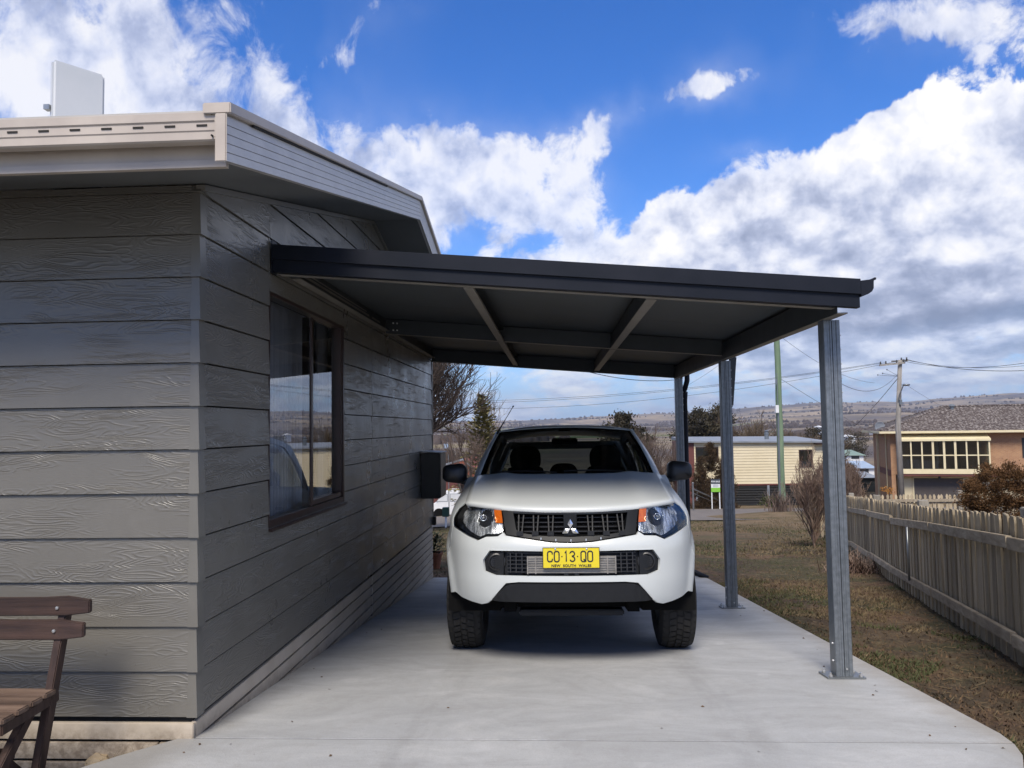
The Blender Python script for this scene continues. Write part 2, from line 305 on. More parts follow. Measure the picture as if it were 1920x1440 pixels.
# ------------------------------------------------------------------ builders
class MB:
    def __init__(s): s.v = []; s.f = []
    def add(s, verts, faces):
        o = len(s.v); s.v += [tuple(p) for p in verts]; s.f += [tuple(i+o for i in f) for f in faces]; return s
    def box(s, x0, x1, y0, y1, z0, z1, mtx=None):
        vs = [(x, y, z) for x in (x0, x1) for y in (y0, y1) for z in (z0, z1)]
        if mtx is not None: vs = [mtx @ Vector(p) for p in vs]
        return s.add(vs, [(0, 1, 3, 2), (4, 6, 7, 5), (0, 4, 5, 1), (2, 3, 7, 6), (0, 2, 6, 4), (1, 5, 7, 3)])
    def bar(s, a, b, w_, h_, up=(0, 0, 1)):
        a, b = Vector(a), Vector(b); d = (b-a).normalized(); upv = Vector(up)
        x = d.cross(upv)
        if x.length < 1e-4: x = d.cross(Vector((0, 1, 0)))
        x.normalize(); y = x.cross(d).normalized()
        vs = [p + x*(sx*w_/2) + y*(sy*h_/2) for p in (a, b) for sx in (-1, 1) for sy in (-1, 1)]
        return s.add(vs, [(0, 2, 3, 1), (4, 5, 7, 6), (0, 1, 5, 4), (2, 6, 7, 3), (0, 4, 6, 2), (1, 3, 7, 5)])
    def tube(s, pts, rad, n=8, caps=True):
        pts = [Vector(p) for p in pts]; k = len(pts)
        rad = rad if hasattr(rad, '__len__') else [rad]*k
        vs = []; prev = None
        for i, p in enumerate(pts):
            d = (pts[min(i+1, k-1)] - pts[max(i-1, 0)]).normalized()
            if prev is None:
                x = d.cross(Vector((0, 0, 1)))
                if x.length < .05: x = d.cross(Vector((0, 1, 0)))
            else: x = prev - d*prev.dot(d)
            x.normalize(); prev = x; y = d.cross(x)
            vs += [p + (x*math.cos(2*PI*j/n) + y*math.sin(2*PI*j/n))*rad[i] for j in range(n)]
        fs = [(i*n+j, i*n+(j+1) % n, (i+1)*n+(j+1) % n, (i+1)*n+j) for i in range(k-1) for j in range(n)]
        if caps: fs += [tuple(range(n))[::-1], tuple(range((k-1)*n, k*n))]
        return s.add(vs, fs)
    def prism(s, poly, fn0, fn1):
        n = len(poly); vs = [fn0(*p) for p in poly] + [fn1(*p) for p in poly]
        fs = [tuple(range(n)), tuple(range(2*n-1, n-1, -1))] + [(i, n+i, n+(i+1) % n, (i+1) % n) for i in range(n)]
        return s.add(vs, fs)
    def lathe(s, prof, c, axis='z', n=24):
        k = len(prof); vs = []
        for (r, h) in prof:
            for j in range(n):
                a = 2*PI*j/n; u, v = r*math.cos(a), r*math.sin(a)
                vs.append({'z': (c[0]+u, c[1]+v, c[2]+h), 'x': (c[0]+h, c[1]+u, c[2]+v), 'y': (c[0]+u, c[1]+h, c[2]+v)}[axis])
        fs = [(i*n+j, i*n+(j+1) % n, (i+1)*n+(j+1) % n, (i+1)*n+j) for i in range(k-1) for j in range(n)]
        return s.add(vs, fs)
    def build(s, name, mat, parent=None, label=None, kind=None, smooth=False, bevel=0., off=None, fix=True):
        me = bpy.data.meshes.new(name)
        off = Vector(off) if off is not None else (parent and parent.get('_o') and Vector(parent['_o'])) or Vector((0, 0, 0))
        me.from_pydata([tuple(Vector(p)-off) for p in s.v] if off.length > 0 else s.v, [], s.f)
        if fix and len(s.f) < 60000:
            bm = bmesh.new(); bm.from_mesh(me); bmesh.ops.recalc_face_normals(bm, faces=bm.faces)
            if bevel: bmesh.ops.bevel(bm, geom=[e for e in bm.edges if len(e.link_faces) == 2 and e.calc_face_angle(0) > .5], offset=bevel, segments=2, affect='EDGES', clamp_overlap=True)
            bm.to_mesh(me); bm.free()
        me.materials.append(M[mat] if isinstance(mat, str) else mat)
        if smooth: me.polygons.foreach_set('use_smooth', [True]*len(me.polygons))
        o = bpy.data.objects.new(name, me); COL.objects.link(o)
        if parent: o.parent = parent
        if off.length > 0: o['_o'] = tuple(off)
        if label: o['label'] = label
        if kind: o['kind'] = kind
        return o
def thing(name, label, cat, loc=(0, 0, 0), group=None, rot=None, kind=None):
    e = bpy.data.objects.new(name, None); COL.objects.link(e); e.location = loc; e.empty_display_size = .2
    if rot: e.rotation_euler = rot
    e['label'] = label; e['category'] = cat
    if rot is None: e['_o'] = tuple(loc)
    if group: e['group'] = group
    if kind: e['kind'] = kind
    return e
def tag(o, label, cat, group=None, kind=None):
    o['label'] = label
    if cat: o['category'] = cat
    if group: o['group'] = group
    if kind: o['kind'] = kind
    return o
def copy_tree(o, parent=None):
    c = o.copy(); COL.objects.link(c)
    if parent: c.parent = parent
    for ch in o.children: copy_tree(ch, c)
    return c
def inst(o, parent, loc, rot=None, scale=None):
    c = o.copy(); COL.objects.link(c); c.parent = parent; c.location = loc
    if rot: c.rotation_euler = rot
    if scale: c.scale = scale
    return c
def text_mesh(txt, size, mat, name, parent, mtx, extrude=.002, sx=1., font_sp=1., label=None, bold=0.):
    cu = bpy.data.curves.new(name, 'FONT'); cu.body = txt; cu.size = size; cu.extrude = extrude; cu.align_x = 'CENTER'; cu.align_y = 'CENTER'; cu.space_character = font_sp; cu.offset = bold
    o = bpy.data.objects.new(name, cu); COL.objects.link(o)
    dg = bpy.context.evaluated_depsgraph_get(); me = bpy.data.meshes.new_from_object(o.evaluated_get(dg))
    bpy.data.objects.remove(o); me.materials.clear(); me.materials.append(M[mat])
    me.transform(mtx @ Matrix.Diagonal((sx, 1, 1, 1)))
    o = bpy.data.objects.new(name, me); COL.objects.link(o)
    if parent: o.parent = parent
    if label: o['label'] = label
    return o
def fast_mesh(name, verts, faces, mat, parent=None, smooth=False, kind=None):
    verts = np.asarray(verts, dtype=np.float32); faces = np.asarray(faces, dtype=np.int32)
    k = faces.shape[1]; me = bpy.data.meshes.new(name)
    me.vertices.add(len(verts)); me.vertices.foreach_set('co', verts.ravel())
    me.loops.add(faces.size); me.loops.foreach_set('vertex_index', faces.ravel())
    me.polygons.add(len(faces)); me.polygons.foreach_set('loop_start', np.arange(0, faces.size, k, dtype=np.int32)); me.polygons.foreach_set('loop_total', np.full(len(faces), k, dtype=np.int32))
    if smooth: me.polygons.foreach_set('use_smooth', np.ones(len(faces), dtype=bool))
    me.update(); me.validate(); me.materials.append(M[mat])
    o = bpy.data.objects.new(name, me); COL.objects.link(o)
    if parent: o.parent = parent
    if kind: o['kind'] = kind
    return o
def lerp_tab(tab, x):
    if x <= tab[0][0]: return tab[0][1]
    for (a, b), (c, d) in zip(tab, tab[1:]):
        if x <= c: return b + (d-b)*(x-a)/(c-a)
    return tab[-1][1]
def sst(a, b, x):
    t = min(1, max(0, (x-a)/(b-a))); return t*t*(3-2*t)
# ------------------------------------------------------------------ terrain
def gz(X, Y):
    if Y <= 12: z = .22-.09*Y if Y > -4 else .58
    elif Y <= 50: z = -.86-.082*(Y-12)
    else:
        z = -3.976 + lerp_tab([(50, 0), (60, -.85), (100, -2.0), (220, -3.6), (1200, -7), (3000, -6), (12000, 0)], Y)
    cs = min(max(0, -X-1), 14)*.05*sst(12, 34, Y)*(1-sst(60, 100, Y))
    return z - cs
def bumpy(X, Y):
    n = .018*mnoise.noise(Vector((X*1.3, Y*1.3, 0))) + .03*mnoise.noise(Vector((X*.35, Y*.35, 5)))
    n *= 1 if X > 2.2 or X < -1.9 or Y > 11.2 or Y < 3 else .3
    # hollow of the road, small mound at the green pole
    n += .28*math.exp(-((X-10.2)**2+(Y-34.5)**2)/8)
    return n
def clear_under_slab(X, Y):
    return -.16 if (-2.6 < X < 2.0 and -4 < Y < 10.8) or (X < -1.8 and 3.9 < Y < 10.7 and X > -9) else 0
gx = list(np.arange(-42, -8, 1.6)) + list(np.arange(-8, 12, .22)) + list(np.arange(12, 60, 1.6))
gy = list(np.arange(-8, 3, .6)) + list(np.arange(3, 16, .16)) + list(np.arange(16, 34, .5)) + list(np.arange(34, 76.1, 1.2))
vv = [(X, Y, gz(X, Y)+bumpy(X, Y)+clear_under_slab(X, Y) - (.14*sst(1.6, 2.4, -X) if Y < 4.2 and X < -1.6 else 0)) for Y in gy for X in gx]
nx = len(gx)
g = fast_mesh('ground', vv, [(j*nx+i, j*nx+i+1, (j+1)*nx+i+1, (j+1)*nx+i) for j in range(len(gy)-1) for i in range(nx-1)], 'ground', smooth=True, kind='structure')
g['label'] = 'patchy dry lawn and bare soil sloping down to the street'
# road across the slope
rd = MB(); rows = []
for i in range(60):
    X = -46 + i*1.25; yn = 31.2 + .012*max(0, X-4)**2*.6 + (1.0 if X < -8 else 0)*0; yf = 48.5
    rows.append([(X, yn + (yf-yn)*k/6, gz(X, yn+(yf-yn)*k/6)+.05+.02*math.sin(k*1.04)) for k in range(7)])
rv = [p for r_ in rows for p in r_]
fast_mesh('road', rv, [(i*7+j, (i+1)*7+j, (i+1)*7+j+1, i*7+j+1) for i in range(59) for j in range(6)], 'asphalt', smooth=True, kind='structure')
# far country: valley floor and hills
def mat_hills():
    mt, nt, b = newmat('winter_pasture_and_scrub')
    g = nt.n('ShaderNodeNewGeometry').outputs['Position']; s = nt.n('ShaderNodeSeparateXYZ', {0: g})
    k = nt.v('MULTIPLY', g, (.001, .001, .004))
    n1 = nt.noise(k, 1.5, 8, .62, .8); n2 = nt.noise(nt.v('MULTIPLY', g, (.0012, .0035, .004)), 1.6, 7, .6, .3); n3 = nt.noise(nt.v('MULTIPLY', g, (.02, .02, .02)), 1., 5, .7)
    col = nt.mixc(nt.mr(n1, .42, .56), (.14, .125, .115, 1), (.33, .26, .18, 1))
    col = nt.mixc(nt.mr(n2, .48, .58, 0., .8), col, (.085, .078, .092, 1))
    hi = nt.mr(s.outputs[2], 18., 60.)
    col = nt.mixc(nt.mr(n3, .48, .68, 0., .6), col, (.07, .06, .055, 1))
    col = nt.mixc(nt.m('MULTIPLY', nt.mr(n1, .50, .58), nt.mr(s.outputs[2], 2., 12., 1., 0.)), col, (.07, .10, .045, 1))
    setb(nt, b, Base_Color=col, Roughness=1., Specular_IOR_Level=0.)
    return mt
M['hills'] = mat_hills()
NA, NR = 420, 84
azs = np.linspace(-1.5, 1.7, NA); rr = 74*np.exp(np.linspace(0, math.log(9000/74), NR))
hv = []
for r_ in rr:
    for a in azs:
        X, Y = r_*math.sin(a), r_*math.cos(a)
        z = -3.976 + lerp_tab([(50, 0), (60, -.85), (100, -2.0), (220, -3.6), (1200, -7), (3000, -6), (12000, 0)], r_)
        ridge = lerp_tab([(-1.5, 90), (-.3, 60), (-.06, 52), (.0, 60), (.12, 82), (.2, 88), (.26, 118), (.33, 132), (.42, 118), (.5, 140), (.62, 150), (1.7, 150)], a)
        t = sst(1700, 4600, r_)
        fb = mnoise.fractal(Vector((X/900, Y/900, 3.3)), .9, 2.1, 6)
        z += ridge*t*(.93+.16*fb) + 9*sst(500, 1600, r_)*fb*(1-t)
        z += lerp_tab([(.2, 0), (.28, 20), (.42, 34), (.52, 30), (.7, 22)], a)*math.exp(-((r_-1900)/420)**2)*(.9+.5*fb)   # nearer rise
        z += 2.2*mnoise.noise(Vector((X/60, Y/60, 1)))*sst(300, 1200, r_)
        hv.append((X, Y, z - (1.2 if r_ < 80 else 0)))
fast_mesh('hills', hv, [(j*NA+i, j*NA+i+1, (j+1)*NA+i+1, (j+1)*NA+i) for j in range(NR-1) for i in range(NA-1)], 'hills', smooth=True, kind='structure')
hills_pts = [p for p in hv if p[1] > 0]
# scattered woodland on the hills: small lumpy crowns, uncountable
wv, wf = [], []
rng = random.Random(4)
tries = 0
while len(wv) < 9*9000 and tries < 90000:
    tries += 1
    a = rng.uniform(-.55, .72); r_ = 500*math.exp(rng.random()*math.log(5200/500))
    i = min(NA-1, int((a+1.5)/3.2*(NA-1))); j = min(NR-1, int(math.log(r_/74)/math.log(9000/74)*(NR-1)))
    X, Y, z = hv[j*NA+i]; X += rng.uniform(-9, 9); Y += rng.uniform(-12, 12)
    if mnoise.noise(Vector((X/260, Y/420, 8))) + .35*mnoise.noise(Vector((X/60, Y/60, 2))) < .14: continue
    s_ = rng.uniform(1.6, 4.2)*(1+r_/9000); o = len(wv)
    wv += [(X+s_*math.cos(t)*rng.uniform(.7, 1.2), Y+s_*math.sin(t), z-1.) for t in (0, 1.57, 3.14, 4.71)]
    wv += [(X+.8*s_*math.cos(t), Y+.8*s_*math.sin(t), z+s_*rng.uniform(.6, 1.1)) for t in (.4, 2.0, 3.5, 5.1)] + [(X, Y, z+s_*rng.uniform(1.1, 1.6))]
    wf += [(o+q_, o+(q_+1) % 4, o+4+q_) for q_ in range(4)] + [(o+(q_+1) % 4, o+4+(q_+1) % 4, o+4+q_) for q_ in range(4)] + [(o+4+q_, o+4+(q_+1) % 4, o+8) for q_ in range(4)]
M['far_wood'] = pm('far_scrub', (.045, .038, .038), (.10, .078, .066), .01, 1., coord='world', spec=0.)
fast_mesh('woodland', wv, wf, 'far_wood', kind='stuff')['label'] = 'scattered bare woodland on the far hills'

# ------------------------------------------------------------------ concrete slab
def slz(Y): return .28-.09*Y
def slab_obj(poly, th, name, label):
    b = MB(); b.prism(poly, lambda x, y: (x, y, slz(y)), lambda x, y: (x, y, slz(y)-th))
    o = b.build(name, 'concrete', bevel=.003, kind='structure', label=label); return o
slab_obj([(-1.735, 3.665), (2.045, 3.665), (2.066, 3.80), (2.066, 10.98), (-1.735, 10.98)], .12, 'concrete_slab', 'long pale concrete carport slab sloping away under the roof')
lft = [(-1.80, 3.652), (-1.95, 3.40), (-2.10, 3.10), (-2.30, 2.70), (-2.6, 1.6), (-2.8, -3)]
slab_obj([(2.043, 3.652)] + lft[:0] + [(1.99, 3.5), (1.90, 3.34), (1.84, 3.0), (1.8, -3)] + lft[::-1], .12, 'concrete_apron', 'front strip of concrete before the slab joint')

q_ = MB(); q_.prism([(-1.80, 3.645), (2.04, 3.645), (2.04, 3.672), (-1.80, 3.672)], lambda x, y: (x, y, slz(y)-.004), lambda x, y: (x, y, slz(y)-.05)); tag(q_.build('expansion_joint', 'dark_line'), 'dark joint across the concrete', None, kind='structure')
# ------------------------------------------------------------------ house
XW, YC, YB, RIDGE = -1.74, 3.68, 10.93, 7.30
def soff(Y): return 2.63+.22*(min(Y, 2*RIDGE-Y)-3.66)
H = thing('weatherboard_house', 'grey weatherboard house with taupe skirting beside the carport', 'house', (-1.74, 3.66, 0))
HX0 = -8.2
def clip_poly(poly, a, b, c):           # keep a*x+b*y<=c
    out = []
    for i in range(len(poly)):
        p, q_ = poly[i], poly[(i+1) % len(poly)]; fp, fq = a*p[0]+b*p[1]-c, a*q_[0]+b*q_[1]-c
        if fp <= 0: out.append(p)
        if (fp < 0) != (fq < 0) and abs(fp-fq) > 1e-9:
            t = fp/(fp-fq); out.append((p[0]+(q_[0]-p[0])*t, p[1]+(q_[1]-p[1])*t))
    return out
ROW = .212; Z0 = .045
WY0, WY1, WZ0, WZ1 = 4.60, 6.285, .815, 2.262
nb = 0
for k in range(17):
    z0, z1 = Z0+k*ROW+.0045, Z0+(k+1)*ROW-.0040
    cuts = [(YC-.002, 4.598), (4.602, 7.268), (7.274, YB)] if k > 9 else [(YC-.002, 7.268), (7.274, YB)]
    for (a, b_) in cuts:
        segs = [[(a, z0), (b_, z0), (b_, z1), (a, z1)]]
        if z1 > WZ0 and z0 < WZ1 and a < WY1 and b_ > WY0 and k <= 10:
            segs = []
            lo, hi = max(z0, WZ0), min(z1, WZ1)
            if a < WY0-.01 and k <= 9:
                segs.append([(a, z0), (WY0, z0), (WY0, z1), (a, z1)])
            if z0 < WZ0: segs[-1:] = [[(a, z0), (b_, z0), (b_, z1), (WY1, z1), (WY1, WZ0), (WY0, WZ0), (WY0, z1), (a, z1)]] ; 
            elif k == 10: segs = [[(a, z0), (b_, z0), (b_, z1), (a, z1)]] if a < 4 else [[(WY1, z0), (b_, z0), (b_, z1), (a, z1), (a, WZ1), (WY1, WZ1)]]
            else: segs.append([(WY1, z0), (b_, z0), (b_, z1), (WY1, z1)])
        for sg in segs:
            for s_ in (1, -1):
                # rake cut: z <= 2.61+.22*(Y-3.66)  and mirrored
                sg = clip_poly(sg, -.22, 1, 2.63-.22*3.66-.004) if s_ == 1 else clip_poly(sg, .22, 1, 2.63+.22*(2*RIDGE-3.66)-.004)
            if len(sg) < 3: continue
            b = MB(); zb = Z0+k*ROW
            b.prism(sg, lambda y, z: (XW+.020-.008*(z-zb)/ROW, y, z), lambda y, z: (XW-.006, y, z)); b.build('weatherboard', 'siding', H); nb += 1
for k in range(13):
    zb = Z0+k*ROW; z1 = min(zb+ROW-.0012, 2.622)
    if z1 < zb+.03: continue
    b = MB(); b.prism([(HX0, zb+.0022), (XW-.026, zb+.0022), (XW-.026, z1), (HX0, z1)], lambda x, z: (x, YC-.022+.014*(z-zb)/ROW, z), lambda x, z: (x, YC+.006, z)); b.build('weatherboard', 'siding', H)
    # folded corner cap of the row
    b = MB(); y0 = YC-.026
    b.add([(XW-.026, y0, zb), (XW+.026, y0, zb), (XW+.026, YC+.05, zb), (XW+.012, YC+.05, z1), (XW+.012, y0+.014, z1), (XW-.026, y0+.014, z1), (XW-.026, YC, zb), (XW-.02, YC+.05, zb), (XW-.026, YC, z1), (XW-.02, YC+.05, z1)],
          [(0, 1, 4, 5), (1, 2, 3, 4), (0, 6, 7, 2, 1), (5, 4, 3, 9, 8), (0, 5, 8, 6), (2, 7, 9, 3)])
    b.build('corner_cap', 'siding_trim', H)
q_ = MB()
for k in range(12):
    for i in range(11):
        x = XW-.18-i*.6+.03*math.sin(k*2.3+i); q_.lathe([(0, -.0008), (.0042, -.0006), (.005, .001)], (x, YC-.0205, Z0+k*ROW+.028), 'y', 8)
    for i in range(12):
        y = YC+.12+i*.6; 
        if not (WY0-.02 < y < WY1+.02 and WZ0-.1 < Z0+k*ROW < WZ1): q_.lathe([(0, .0008), (.0042, .0006), (.005, -.001)], (XW+.0192, y, Z0+k*ROW+.028), 'x', 8)
q_.build('nail_heads', 'siding_trim', H, kind='stuff')
# butt joint strips and far corner bead
b = MB(); b.box(XW+.004, XW+.0145, 7.262, 7.280, Z0, 3.42); b.build('joint_strip', 'siding_trim', H)
b = MB(); b.box(XW+.004, XW+.0145, 4.594, 4.606, 2.27, 2.82); b.build('joint_strip', 'siding_trim', H)
b = MB(); b.box(XW-.03, XW+.024, YB-.002, YB+.03, Z0, 2.62); b.build('corner_bead', 'siding_trim', H)
# rake mould along the top of the gable cladding
for s_ in (1, -1):
    ya, yb = (3.66, RIDGE) if s_ == 1 else (2*RIDGE-3.66, RIDGE)
    b = MB(); b.bar((XW+.02, ya, soff(ya)-.022), (XW+.02, yb, soff(yb)-.022), .03, .045, up=(1, 0, 0)); b.build('gable_mould', 'siding_trim', H)
# wall cores (with the window opening) and back walls
b = MB(); wx0, wx1 = XW-.12, XW-.008
for (ya, yb, za, zb) in ((YC, WY0, 0, 2.6), (WY1, YB, 0, 2.6), (WY0, WY1, 0, WZ0), (WY0, WY1, WZ1, 2.6)): b.box(wx0, wx1, ya, yb, za, zb)
b.prism([(YC, 2.6), (YB, 2.6), (RIDGE, 3.40)], lambda y, z: (wx0, y, z), lambda y, z: (wx1, y, z)); b.build('gable_wall', 'dark_line', H)
b = MB(); b.box(HX0, XW-.02, YC+.008, YC+.12, 0, 2.6); b.build('front_wall', 'dark_line', H)
b = MB(); b.box(HX0, XW-.02, YB-.12, YB-.004, -.5, 2.6); b.build('rear_wall', 'siding', H)
# skirting boards: two in front, down to the slab at the side
for k in range(9):
    zt = .022-.091*k; zb = zt-.078
    for (a, b_) in ((3.672, 7.262), (7.280, YB)):
        # clip under slab: z >= slz(y)-.02
        pl = clip_poly([(a, zb), (b_, zb), (b_, zt), (a, zt)], -.09, -1, -.28+.02)
        if len(pl) >= 3:
            q_ = MB(); q_.prism(pl, lambda y, z: (XW+.012, y, z), lambda y, z: (XW-.012, y, z)); q_.build('skirting_board', 'skirt', H, bevel=.003)
for k in range(3):
    zt = .022-.091*k; zb = zt-.078
    cutx = [(HX0, XW+.012)] if k == 0 else [(HX0, XW-.16-.0), (XW-.155, XW+.005)]
    for (a, b_) in cutx:
        q_ = MB(); q_.box(a, b_, 3.644, 3.668, zb, zt); q_.build('skirting_board', 'skirt', H, bevel=.003)
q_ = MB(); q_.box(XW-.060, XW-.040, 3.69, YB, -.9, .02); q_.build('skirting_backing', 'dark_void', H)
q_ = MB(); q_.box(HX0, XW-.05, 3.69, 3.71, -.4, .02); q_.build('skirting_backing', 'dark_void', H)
for yy in (7.271,):
    q_ = MB(); q_.box(XW-.02, XW+.006, yy-.03, yy+.02, -.42, .03); q_.build('stump', 'dark_line', H)
# soffit: sloping sheets under the front eave and the gable overhang
XO, YE, YS = -1.25, 2.99, 2.87
def sheet(poly, name, mat, t=.008, par=H):
    q_ = MB(); q_.prism(poly, lambda x, y: (x, y, soff(y)), lambda x, y: (x, y, soff(y)+t)); return q_.build(name, mat, par)
sheet([(HX0, YE), (XO-.01, YE), (XO-.01, YC), (HX0, YC)], 'soffit', 'soffit')
sheet([(XW-.02, YC), (XO-.01, YC), (XO-.01, RIDGE), (XW-.02, RIDGE)], 'soffit', 'soffit')
sheet([(XW-.02, RIDGE), (XO-.01, RIDGE), (XO-.01, 2*RIDGE-YE), (XW-.02, 2*RIDGE-YE)], 'soffit', 'soffit')
# barge fascia, ribbed, with capping; both slopes
for s_ in (1, -1):
    ya, yb = (YS, RIDGE) if s_ == 1 else (2*RIDGE-YS, RIDGE)
    q_ = MB(); n = 5
    for k in range(n):
        h0, h1 = -.004+k*.036, -.004+(k+1)*.036-.0035
        for (x0, x1, u0, u1) in ((XO-.02, XO, h0, h1),):
            q_.add([(x, y, soff(y)+u) for x in (x0, x1) for y in (ya, yb) for u in (u0, u1)], [(0, 1, 3, 2), (4, 6, 7, 5), (0, 4, 5, 1), (2, 3, 7, 6), (0, 2, 6, 4), (1, 5, 7, 3)])
    q_.add([(x, y, soff(y)+u) for x in (XO-.03, XO-.006) for y in (ya, yb) for u in (-.004, .19)], [(0, 1, 3, 2), (4, 6, 7, 5), (0, 4, 5, 1), (2, 3, 7, 6), (0, 2, 6, 4), (1, 5, 7, 3)])
    q_.build('barge_board', 'bargeboard', H)
    q_ = MB(); q_.add([(x, y, soff(y)+u) for x in (XO-.09, XO+.022) for y in (ya-.012*s_, yb) for u in (.182, .226)], [(0, 1, 3, 2), (4, 6, 7, 5), (0, 4, 5, 1), (2, 3, 7, 6), (0, 2, 6, 4), (1, 5, 7, 3)])
    q_.build('barge_capping', 'cream', H, bevel=.004)
    q_ = MB(); q_.add([(x, y, soff(y)+u) for x in (XO+.001, XO+.012) for y in (ya+.25*s_, ya+2.9*s_) for u in (.172, .181)], [(0, 1, 3, 2), (4, 6, 7, 5), (0, 4, 5, 1), (2, 3, 7, 6), (0, 2, 6, 4), (1, 5, 7, 3)])
    q_.build('capping_clip', 'dark_line', H)
    q_ = MB(); q_.add([(x, y, soff(y)+u) for x in (HX0, XO-.03) for y in (ya+.08*s_, yb) for u in (.19, .215)], [(0, 1, 3, 2), (4, 6, 7, 5), (0, 4, 5, 1), (2, 3, 7, 6), (0, 2, 6, 4), (1, 5, 7, 3)])
    q_.build('roof_sheet', 'roof_sheet', H)
q_ = MB(); q_.box(XO-.040, XO+.006, YS-.012, YS-.001, 2.445, 2.640); q_.build('barge_end_cap', 'cream', H, bevel=.004)
# front fascia and slotted gutter
q_ = MB(); q_.box(HX0, XO-.04, YE-.018, YE, 2.462, 2.62); q_.build('fascia', 'cream', H)
q_ = MB(); q_.box(HX0, XO-.04, YE-.026, YE-.019, 2.462, 2.492); q_.build('fascia_lip', 'cream', H)
GY = 2.878; GD = .050
prof = [(YE-.03, 2.650), (YE-.03, 2.558), (GY+.05, 2.538), (GY+.012, 2.538), (GY+.004, 2.544), (GY+.004, 2.574), (GY, 2.579), (GY, 2.610), (GY-.006, 2.616), (GY-.006, 2.648), (GY+.006, 2.654), (GY+.006, 2.646), (GY+.012, 2.550), (YE-.036, 2.564), (YE-.036, 2.650)]
q_ = MB(); q_.prism(prof, lambda y, z: (HX0, y, z), lambda y, z: (XO-.046, y, z)); gt = q_.build('gutter', 'cream', H)
q_ = MB(); q_.prism([(YE-.03, 2.650), (YE-.03, 2.558), (GY+.05, 2.536), (GY+.006, 2.536), (GY-.008, 2.550), (GY-.008, 2.656)], lambda y, z: (XO-.046, y, z), lambda y, z: (XO-.042, y, z)); q_.build('gutter_stop_end', 'cream', gt)
for i in range(44):
    x = XO-.10-i*.128
    q_ = MB(); q_.box(x-.021, x+.021, GY-.003, GY+.004, 2.544+GD, 2.5515+GD); q_.build('overflow_slot', 'dark_line', gt)
for (x, z) in ((XO-.058, 2.59+GD), (XO-.058, 2.505+GD)):
    q_ = MB(); q_.lathe([(0, -.009), (.004, -.008), (.004, .002)], (x, GY, z), 'y', 8); q_.build('rivet', 'dark_line', gt)
# window
wf_ = MB(); fo = XW+.018
for (ya, yb, za, zb) in ((WY0-.004, WY0+.012, WZ0, WZ1), (WY1-.030, WY1+.004, WZ0, WZ1), (WY0, WY1, WZ0-.004, WZ0+.045), (WY0, WY1, WZ1-.022, WZ1+.004)): wf_.box(XW-.06, fo-(.0 if yb-ya < 1 else .002), ya, yb, za, zb)
win = wf_.build('window', 'brown_frame', H, bevel=.003)
wm = (WY0+WY1)/2+.02
q_ = MB(); q_.box(XW-.055, XW+.014, wm-.034, wm+.010, WZ0+.05, WZ1-.045); q_.box(XW-.05, XW+.008, WY1-.060, WY1-.030, WZ0+.05, WZ1-.022); q_.box(XW-.05, XW+.008, wm+.012, WY1-.075, WZ0+.05, WZ0+.085); q_.build('sash', 'brown_frame', win, bevel=.002)
q_ = MB(); q_.box(XW-.02, XW+.040, WY0-.004, WY1+.02, WZ0-.022, WZ0-.004); q_.build('sill', 'brown_frame', win, bevel=.003)
q_ = MB(); q_.add([(XW+.006, y, z) for y, z in ((WY0+.012, WZ0+.045), (wm-.034, WZ0+.045), (wm-.034, WZ1-.022), (WY0+.012, WZ1-.022))], [(0, 1, 2, 3)]); q_.build('pane', 'window_glass', win)
q_ = MB(); q_.add([(XW-.032, y, z) for y, z in ((wm+.008, WZ0+.085), (WY1-.060, WZ0+.085), (WY1-.060, WZ1-.022), (wm+.008, WZ1-.022))], [(0, 1, 2, 3)]); q_.build('pane', 'window_glass', win)
# sheer curtain folds and dim room
M['curtain'] = pm('sheer_curtain', (.62, .65, .72), (.72, .75, .82), 3, .9, coord='world')
cvs = []; N = 220
for (ya, yb, nm) in ((WY0-.05, wm+.30, 'curtain'), (wm+.62, WY1+.05, 'curtain')):
    vs = []
    for i in range(N+1):
        y = ya+(yb-ya)*i/N; x = XW-.135-.02+.018*math.sin(i*.55+.8*math.sin(i*.13))
        vs += [(x, y, WZ0-.2), (x+.006*math.sin(i*.2), y, WZ1+.08)]
    o = fast_mesh(nm, [Vector(p)-Vector(H['_o']) for p in vs], [(2*i, 2*i+2, 2*i+3, 2*i+1) for i in range(N)], 'curtain', H, smooth=True)
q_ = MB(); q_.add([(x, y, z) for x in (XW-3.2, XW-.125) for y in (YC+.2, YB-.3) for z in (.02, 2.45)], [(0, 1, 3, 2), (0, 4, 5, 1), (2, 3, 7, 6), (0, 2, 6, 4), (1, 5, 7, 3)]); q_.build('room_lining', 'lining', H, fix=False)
# meter box near the far corner, tap block
mb = thing('meter_box', 'black metal meter box mounted on the wall near the far corner', 'meter box', (XW, 9.95, .5))
q_ = MB(); q_.box(XW+.024, XW+.268, 9.92, 10.42, .50, 1.085); q_.build('cabinet', 'black', mb, bevel=.006)
q_ = MB(); q_.box(XW+.268, XW+.280, 9.93, 10.41, .51, 1.075); q_.build('door', 'black', mb, bevel=.003)
q_ = MB(); q_.add([(XW+.02, 9.90, 1.105), (XW+.295, 9.90, 1.088), (XW+.295, 10.44, 1.088), (XW+.02, 10.44, 1.105), (XW+.02, 9.90, 1.113), (XW+.295, 9.90, 1.096), (XW+.295, 10.44, 1.096), (XW+.02, 10.44, 1.113)], [(0, 1, 2, 3), (4, 5, 6, 7), (0, 1, 5, 4), (1, 2, 6, 5), (2, 3, 7, 6), (3, 0, 4, 7)]); q_.build('rain_hood', 'galv', mb)
tp = MB(); tp.box(XW+.024, XW+.075, 10.80, 10.87, .05, .17); tag(tp.build('junction_box', 'black', bevel=.006), 'small black junction box low on the far wall corner', 'junction box')
